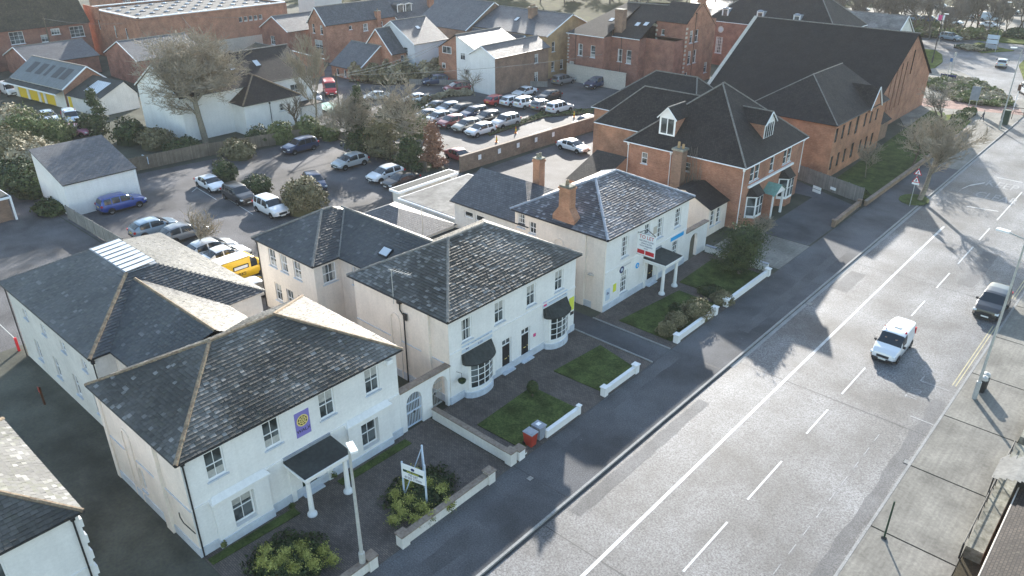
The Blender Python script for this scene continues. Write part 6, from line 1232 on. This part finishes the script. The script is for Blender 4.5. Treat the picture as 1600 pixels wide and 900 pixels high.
for px,py,l in ((1572,178,'red brown crossing rail nearest the planted wedge'),(1580,186,'red brown crossing rail nearer the kerb')):
    t=thing('pedestrian_rail',l,'railing',P(px,py)); b=MB(); b.path([(0,0,0),(0,0,1.1),(2.2,.3,1.1),(2.2,.3,0)],.05,'brown'); b.build('frame',t)
t=thing('signal_post','crossing beacon post at the right edge','signal',P(1583,172)); b=MB(); b.tube((0,0,0),(0,0,3.6),.06,.06,'upvc'); b.build('pole',t); b=MB(); b.box(-.2,.2,-.15,.15,3.0,3.9,'brown'); b.build('signal_head',t)
fl=thing('flag_pole','small pink and white flag on the dark street lamp by the church gable','flag',P(1464,78)); b=MB(); b.tube((0,0,0),(0,0,7.2),.04,.03,'steel'); b.build('pole',fl); b=MB()
for k in range(6): b.face([(-k*.25,.08*math.sin(k*1.3),6.0),(-(k+1)*.25,.08*math.sin((k+1)*1.3),5.95),(-(k+1)*.25,.08*math.sin((k+1)*1.3),6.95),(-k*.25,.08*math.sin(k*1.3),7.0)],'pink' if 1<k<5 else 'upvc')
b.build('flag',fl)
# utility poles and overhead wires
def upole(label,loc,h): t=thing('utility_pole',label,'pole',loc); b=MB(); b.tube((0,0,0),(0,0,h),.14,.1,'bark',8); b.build('pole',t); b=MB(); b.box(-.6,.6,-.06,.06,h-.5,h-.38,'bark'); b.build('crossarm',t); return Vector(loc)+Vector((0,0,h-.3))
def wire(label,a,c,sag,r=.022,m='tarp'):
    b=MB(); a=Vector(a);c=Vector(c); n=14; pts=[a.lerp(c,i/n)-Vector((0,0,sag*4*(i/n)*(1-i/n))) for i in range(n+1)]
    for p,q in zip(pts,pts[1:]): b.tube(p,q,r,r,m,4,False)
    return tag(b.build('overhead_cable'),label,'cable')
pa=upole('wooden pole with cables behind the red van',P(533,198),7.6); pb=upole('wooden pole by the dark brick house at the top left',(-166,54.5,0),9.2)
wire('twin overhead cable rising to the half brick gable, upper strand',pa,(-102,95.0,6.6),.7,.035); wire('overhead cable just below the upper strand to the half brick gable',pa-Vector((0,0,.2)),(-102,95.0,6.2),.9,.035)
wire('long overhead cable running right to the victorian block',pa,(-79,112.5,5.2),.8,.035); wire('short cable from the top left pole towards the flat roofed building',pb,(-152,63,8.5),.5,.03); wire('cable from the flat roofed building down into the big bare tree',(-151.4,74,8.6),(-112,62,6.0),1.0,.03); wire('pair cable at the flat roofed building parapet',(-151.4,74,8.8),(-151.3,86,7.2),.2,.03)
# letting board in the first bed: triangular frame
A_,B_=Vector((-26.45,20.6,0)),Vector((-25.0,20.95,0)); lb=thing('letting_board','white letting board on posts in the yellow shrub bed','sign',A_,math.atan2((B_-A_).y,(B_-A_).x)); Lb=(B_-A_).length
b=MB(); b.box(-.04,.04,-.04,.04,0,2.55,'gatewhite'); b.box(Lb-.04,Lb+.04,-.04,.04,0,2.9,'gatewhite'); b.tube((.05,.02,.3),(.75,.9,3.2),.03,.03,'gatewhite',4); b.tube((.75,.9,3.25),(Lb,0,2.3),.04,.04,'gatewhite',4); b.box(.7,.78,.86,.94,0,3.3,'gatewhite'); b.build('post',lb)
b=MB(); b.box(0,Lb,-.07,-.041,1.5,2.5,'upvc'); bb=b.build('board',lb); b=MB(); b.box(.1,Lb-.1,-.078,-.071,1.98,2.14,'darkgreen'); b.build('band',bb); b=MB(); b.face([(Lb,-.02,1.5),(.75,.92,1.5),(.75,.92,3.2),(Lb,-.02,2.5)],'lead'); b.build('board',lb)
TX=lambda x,z,y=-.08: Matrix.Translation((x,y,z))@Matrix.Rotation(R(90),4,'X')
text_mesh('lettering','Park Steele',.17,'lime',bb,TX(Lb/2,2.06,-.085)); text_mesh('lettering','TO LET',.19,'navy',bb,TX(Lb/2,1.84)); text_mesh('lettering','01252 717979',.19,'navy',bb,TX(Lb/2,1.64)); b=MB(); 
b.prism([(.12*math.cos(k*.524),.09*math.sin(k*.524)) for k in range(12)],-.006,.006,'navy',TX(Lb/2,2.3)); b.build('emblem',bb)
# big TO LET board on villa C, square to the road
tl=thing('letting_board','white TO LET board with two red panels standing out from the third villa','sign',(FX,49.6,0)); b=MB(); b.box(.02,1.75,-.02,.02,3.75,5.6,'upvc'); bb=b.build('board',tl); b=MB(); b.tube((0,0,5.5),(.85,0,6.05),.03,.03,'black',4); b.tube((.85,0,6.05),(1.75,0,5.6),.03,.03,'black',4); b.box(0,1.75,-.03,.03,5.6,5.64,'steel'); b.box(0,1.75,-.03,.03,3.71,3.75,'steel'); b.build('bracket',tl)
b=MB(); b.box(.1,.78,-.03,-.021,3.85,4.2,'red'); b.box(.86,1.68,-.03,-.021,3.85,4.2,'red'); b.build('panel',bb)
T2=lambda x,z: Matrix.Translation((x,-.026,z))@Matrix.Rotation(R(90),4,'X')
text_mesh('lettering','TO LET',.42,'red',bb,T2(.88,5.33)); text_mesh('lettering','GROUND FLOOR',.17,'navy',bb,T2(.88,5.0)); text_mesh('lettering','OFFICE SUITE',.17,'navy',bb,T2(.88,4.78)); text_mesh('lettering','WITH PARKING',.17,'navy',bb,T2(.88,4.56)); text_mesh('lettering','01252',.15,'navy',bb,T2(.88,4.36))
# wall signs
def wsign(label,y0,y1,z0,z1,m,texts=(),extra=None,name='wall_sign',th=.03,x=FX):
    t=thing(name,label,'sign',(x,y0,z0)); b=MB(); b.box(.002,th,0,y1-y0,0,z1-z0,m); p_=b.build('panel',t)
    for s,size,yy,zz,mm in texts: text_mesh('lettering',s,size,mm,p_,Matrix.Translation((th+.004,yy,zz))@WALLT)
    if extra: extra(p_,th)
    return t
def emblem(p_,th):
    b=MB(); c=Vector((th+.004,.45,.98))
    def ring(r0,r1,m,o=0):
        for k in range(24):
            a0,a1=2*math.pi*k/24,2*math.pi*(k+1)/24; b.face([(c.x+o,c.y+r*math.cos(a),c.z+r*math.sin(a)) for r,a in ((r0,a0),(r0,a1),(r1,a1),(r1,a0))],m)
    ring(0,.36,'black'); ring(.29,.36,'gold',.003); ring(.17,.22,'gold',.003)
    for k in range(8):
        a=k*math.pi/4; d=Vector((0,math.cos(a),math.sin(a))); n=Vector((0,-math.sin(a),math.cos(a)))*.025; b.face([c+Vector((.005,0,0))+d*.02+n,c+Vector((.005,0,0))+d*.3+n,c+Vector((.005,0,0))+d*.3-n,c+Vector((.005,0,0))+d*.02-n],'gold')
    b.build('emblem',p_)
wsign('purple wall sign with a gold wheel emblem on the nearest villa',17.12,18.02,3.85,5.4,'purple',[('WALX',.30,.45,.36,'black')],emblem)
wsign('white shop sign with a tick mark above the left bow window',29.55,32.4,3.42,3.95,'gatewhite',[('MARLOW JONES',.22,1.7,.36,'navy'),('& CO',.17,1.7,.13,'navy')],lambda p_,th:(lambda b:(b.box(th,th+.006,.35,.4,.15,.3,'navy'),b.box(th,th+.006,.4,.6,.15,.2,'navy'),b.box(th,th+.006,.55,.6,.2,.45,'navy'),b.build('tick_mark',p_)))(MB()))
wsign('white shop sign with a magenta square above the right bow window',37.7,40.5,3.42,3.92,'gatewhite',[('ESTATE AND LETTINGS',.19,1.65,.25,'navy')],lambda p_,th:(lambda b:(b.box(th,th+.006,.08,.42,.1,.42,'pink'),b.build('emblem',p_)))(MB()))
wsign('plain bright blue banner on the third villa',55.0,57.15,2.95,3.45,'skyblue'); wsign('brown square panel beside the TO LET board',52.0,52.5,4.6,5.25,'stone')
wsign('yellow diamond patterned sign at the far corner of the bow windowed villa',40.8,41.38,1.9,3.0,'lime'); wsign('black strip sign under the yellow one',40.8,41.38,1.5,1.75,'black'); wsign('lime green notice on the flank end of the third villa',46.55,46.95,1.3,2.0,'lime'); wsign('white notice with dark figures left of the lime green one',45.55,46.1,.9,1.9,'gatewhite',[('8a',.35,.28,.6,'navy')]); wsign('small pink plaque beside the second black door',36.7,36.95,1.5,1.75,'pink')
wsign('white lettered name strip over the ground floor window of the third villa',47.0,49.4,3.05,3.3,'render',[('THE OLD HOUSE',.17,1.2,.12,'lead')])
def rsign(label,y,z,r,m):
    t=thing('round_plaque',label,'plaque',(FX,y,z)); b=MB(); b.prism([(r*math.cos(k*.393),r*math.sin(k*.393)) for k in range(16)],.005,.04,m,WALLT); b.build('disc',t); b=MB(); b.prism([(r*.5*math.cos(k*.393),r*.5*math.sin(k*.393)) for k in range(16)],.04,.045,'gatewhite',WALLT); b.build('emblem',t)
rsign('dark round plaque above the ground floor window of the third villa',47.6,2.95,.3,'navy'); rsign('blue round plaque between window and porch of the third villa',49.9,2.5,.25,'skyblue')
for y,l in ((29.0,'hanging basket left of the first bow window'),): 
    t=thing('hanging_basket',l,'basket',(FX,y,0)); b=MB(); b.path([(0,0,2.3),(.5,0,2.4),(.5,0,1.9)],.015,'black'); b.build('bracket',t); b=MB(); b.lathe((.5,0,1.9),[(.28,0),(.24,-.15),(.1,-.28),(0,-.3)],'darkgreen',12); leaf_cloud(b,(.5,0,1.9),.25,.25,.1,120,.04,'leaf_dark',4,.3); b.build('basket',t)
for i,(px,py) in enumerate([(690,40)]): pass
t=thing('wall_lamp','small grey wall lamp on the corner of the third villa','lamp',(-32.0,45.3,3.0)); b=MB(); b.box(-.25,.25,-.35,0,0,.08,'steel'); b.build('body',t)
# wheelie bins
def wheelie(label,loc,rz,m,lid):
    t=thing('wheelie_bin',label,'bin',loc,rz); b=MB(); 
    q0=[(-.22,-.28),(.22,-.28),(.22,.28),(-.22,.28)]; q1=[(-.29,-.36),(.29,-.36),(.29,.36),(-.29,.36)]
    for i in range(4): j=(i+1)%4; b.face([(*q0[i],.06),(*q0[j],.06),(*q1[j],.98),(*q1[i],.98)],m)
    b.face([(*q,.06) for q in q0],m); b.build('body',t); l=MB(); l.box(-.31,.31,-.40,.36,.98,1.04,lid); l.box(-.24,.24,-.3,.28,1.04,1.07,lid); l.build('lid',t)
    w_=MB(); w_.tube((-.26,.3,.12),(-.2,.3,.12),.12,.12,'rubber',10); w_.tube((.26,.3,.12),(.2,.3,.12),.12,.12,'rubber',10); w_.build('wheel',t); h=MB(); h.tube((-.28,.42,.95),(.28,.42,.95),.02,.02,'black'); h.build('handle',t)
    return t
wheelie('red wheelie bin with grey lid behind the front wall',(-24.25,28.75,0),R(90),'binred','lead'); wb=wheelie('grey wheelie bin with a white label on its lid',(-24.3,29.6,0),R(90),'lead','lead'); b=MB(); b.box(-.15,.15,-.1,.15,1.07,1.076,'upvc'); b.build('label',wb)
for px,py,l in ((776,222,'yellow salt bin first along the brick wall strip'),(806,208,'orange barrier post second along the brick wall strip'),(897,183,'small yellow cone beside the white four wheel drive')):
    t=thing('traffic_cone',l,'cone',P(px,py)); b=MB(); b.lathe((0,0,0),[(.25,0),(.25,.04),(.15,.05),(.04,.9),(0,.92)],'orange' if '2' not in l else 'orange',10); b.build('cone',t); b=MB(); b.lathe((0,0,.4),[(.115,0),(.09,.2)],'hiviz',10); b.build('band',t)
t=thing('notice','white notice on a dark board by the back fence','notice',P(230,262,0)); b=MB(); b.box(-.7,.7,-.04,.04,.6,1.5,'gatewhite'); b.build('board',t); b=MB(); b.box(-.6,-.55,0,.05,0,.6,'bark'); b.box(.55,.6,0,.05,0,.6,'bark'); b.build('post',t)
for k,(px,py) in enumerate([(1277,296),(1302,296)]):
    p=P(px,py,1.1); t=thing('notice',['white double notice on the grey board fence','smaller white notice right of the double one on the grey fence'][k],'notice',(p.x,p.y,.75),R(-20)); b=MB(); [b.box(-.55+.2*k,.55-.2*k,-.1,-.04,z,z+.3,'upvc') for z in ((0,.38) if k==0 else (.3,))]; b.build('board',t)
t=thing('barrier','red and white swing barrier post behind the cream hall','barrier',P(30,548)); b=MB(); b.box(-.08,.08,-.08,.08,0,1.1,'red'); b.build('post',t); b=MB(); b.box(-5,0,-.025,.025,.97,1.03,'steel'); b.build('arm',t)
t=thing('signpost','low red fire hydrant post in the mossy drive beside the cream hall','post',P(70,632)); b=MB(); b.box(-.06,.06,-.06,.06,0,1.4,'brown'); b.build('post',t); b=MB(); b.box(-.15,.15,-.08,-.06,1.0,1.4,'binred'); b.build('plate',t)
# green tarpaulin by the white house
t=thing('tarpaulin','pale green sheet lying beside the white house','tarpaulin',P(520,172)); b=MB()
for i in range(6):
    for j in range(4):
        f=lambda i,j:(-3.2+i*1.05,-2+j*1.0,.15+.25*noise.noise(Vector((i*.9,j*.9,3)))+.3)
        b.face([f(i,j),f(i+1,j),f(i+1,j+1),f(i,j+1)],'greencop')
b.build('sheet',t,True)
# ------------------------------------------------------------------ people
def person(label,loc,rz,top,legs,hair='hair',stride=.28,h=1.72,arm=.2):
    t=thing('person',label,'person',loc,rz); me=bpy.data.meshes.new('body'); k=h/1.75
    J={'pel':(0,0,.95,.135),'wa':(0,0,1.12,.12),'ch':(0,.0,1.34,.155),'nk':(0,0,1.5,.06),'hd':(0,.01,1.62,.095),'ht':(0,.01,1.72,.07)}
    for s,n in ((-1,'l'),(1,'r')):
        st=stride*s; J.update({'h'+n:(.09*s,0,.9,.1),'k'+n:(.10*s,st*.55+.05,.5,.065),'a'+n:(.10*s,st*.9,.09,.045),'t'+n:(.10*s,st*.9+.16,.04,.04),'s'+n:(.19*s,0,1.42,.06),'e'+n:(.25*s,-st*arm*2,1.14,.045),'w'+n:(.25*s,-st*arm*3+.12,.92,.034),'f'+n:(.25*s,-st*arm*3+.18,.83,.03)})
    E=[('pel','wa'),('wa','ch'),('ch','nk'),('nk','hd'),('hd','ht')]
    for n in 'lr': E+=[('pel','h'+n),('h'+n,'k'+n),('k'+n,'a'+n),('a'+n,'t'+n),('ch','s'+n),('s'+n,'e'+n),('e'+n,'w'+n),('w'+n,'f'+n)]
    ks=list(J); me.from_pydata([tuple(c*k for c in J[q][:3]) for q in ks],[(ks.index(a),ks.index(b)) for a,b in E],[]); o=bpy.data.objects.new('body',me); col.objects.link(o)
    m=o.modifiers.new('s','SKIN'); 
    for q,v in zip(ks,me.skin_vertices[0].data): v.radius=(J[q][3]*k,J[q][3]*k)
    me.skin_vertices[0].data[0].use_root=True; s=o.modifiers.new('u','SUBSURF'); s.levels=2; s.render_levels=2; bpy.context.view_layer.update()
    m2=bpy.data.meshes.new_from_object(o.evaluated_get(bpy.context.evaluated_depsgraph_get())); bpy.data.objects.remove(o)
    for mm in (legs,top,'skin',hair,'black'): m2.materials.append(M[mm])
    for p in m2.polygons:
        c=p.center/k; hand=abs(c.x)>.19 and c.z<.93
        p.material_index=3 if c.z>1.66 or (c.z>1.56 and c.y<-.03) else 2 if c.z>1.5 or hand else 1 if c.z>.93 or abs(c.x)>.2 else 4 if c.z<.1 else 0; p.use_smooth=True
    obj('body',m2,t); return t
person('person in a pale top walking away along the shaded pavement',P(1465,250),R(5),'offwhite','jean'); person('person in dark clothes at the sunlit pavement corner',P(1534,190),R(100),'jean','jean')
# driver and passenger of the van: seated figures, hi-vis jackets
def seated(label,loc,rz):
    t=thing('person',label,'person',loc,rz); me=bpy.data.meshes.new('body')
    J={'pel':(0,0,.0,.13),'wa':(0,-.02,.2,.13),'ch':(0,-.03,.42,.16),'nk':(0,-.03,.6,.06),'hd':(0,-.01,.73,.095),'ht':(0,-.01,.82,.07)}
    for s,n in ((-1,'l'),(1,'r')): J.update({'h'+n:(.1*s,.05,0,.09),'k'+n:(.12*s,.45,.05,.07),'a'+n:(.12*s,.55,-.32,.05),'s'+n:(.19*s,-.03,.5,.07),'e'+n:(.24*s,.12,.27,.05),'w'+n:(.16*s,.36,.3,.04)})
    E=[('pel','wa'),('wa','ch'),('ch','nk'),('nk','hd'),('hd','ht')]
    for n in 'lr': E+=[('pel','h'+n),('h'+n,'k'+n),('k'+n,'a'+n),('ch','s'+n),('s'+n,'e'+n),('e'+n,'w'+n)]
    ks=list(J); me.from_pydata([J[q][:3] for q in ks],[(ks.index(a),ks.index(b)) for a,b in E],[]); o=bpy.data.objects.new('body',me); col.objects.link(o); o.modifiers.new('s','SKIN')
    for q,v in zip(ks,me.skin_vertices[0].data): v.radius=(J[q][3],)*2
    me.skin_vertices[0].data[0].use_root=True; s=o.modifiers.new('u','SUBSURF'); s.levels=2; bpy.context.view_layer.update()
    m2=bpy.data.meshes.new_from_object(o.evaluated_get(bpy.context.evaluated_depsgraph_get())); bpy.data.objects.remove(o)
    for mm in ('jean','hiviz','skin','hair'): m2.materials.append(M[mm])
    for p in m2.polygons: c=p.center; p.material_index=3 if c.z>.78 else 2 if c.z>.6 else 1 if c.z>.12 else 0
    obj('body',m2,t)
seated('driver in a yellow hi-vis jacket at the wheel of the white van',(-11.98,53.9,.62),R(180)); seated('passenger in a yellow hi-vis jacket beside the van driver',(-11.25,53.9,.62),R(180))
# ------------------------------------------------------------------ haze
hz=MB(); hz.box(-760,260,-120,860,-1.2,34.5,'upvc'); ho=hz.build('haze',None,False,False); ho.data.materials.clear()
hm=bpy.data.materials.new('haze'); hm.use_nodes=True; n_=hm.node_tree; [n_.nodes.remove(x) for x in list(n_.nodes)]; ou=n_.nodes.new('ShaderNodeOutputMaterial'); vo=n_.nodes.new('ShaderNodeVolumePrincipled')
vo.inputs['Color'].default_value=(.92,.95,1,1); vo.inputs['Density'].default_value=HAZE; vo.inputs['Anisotropy'].default_value=.2; n_.links.new(vo.outputs[0],ou.inputs['Volume']); ho.data.materials.append(hm); tag(ho,None,None,None,'stuff')
# ------------------------------------------------------------------ tidy
# small litter scraps on the pavements, as in any street
lt=MB(); r3=random.Random(3)
for k in range(110):
    x,y=(r3.uniform(-23.5,-19.8),r3.uniform(8,100)) if k%3 else (r3.uniform(-6.3,-2.4),r3.uniform(20,70)); s=r3.uniform(.012,.03); lt.face([(x-s,y-s*.6,.012),(x+s,y-s,.012),(x+s*.7,y+s,.014),(x-s,y+s*.7,.013)],'tarp' if k%4 else 'bark')
tag(lt.build('litter'),'scattered scraps and fallen leaves on the pavements','litter',None,'stuff')
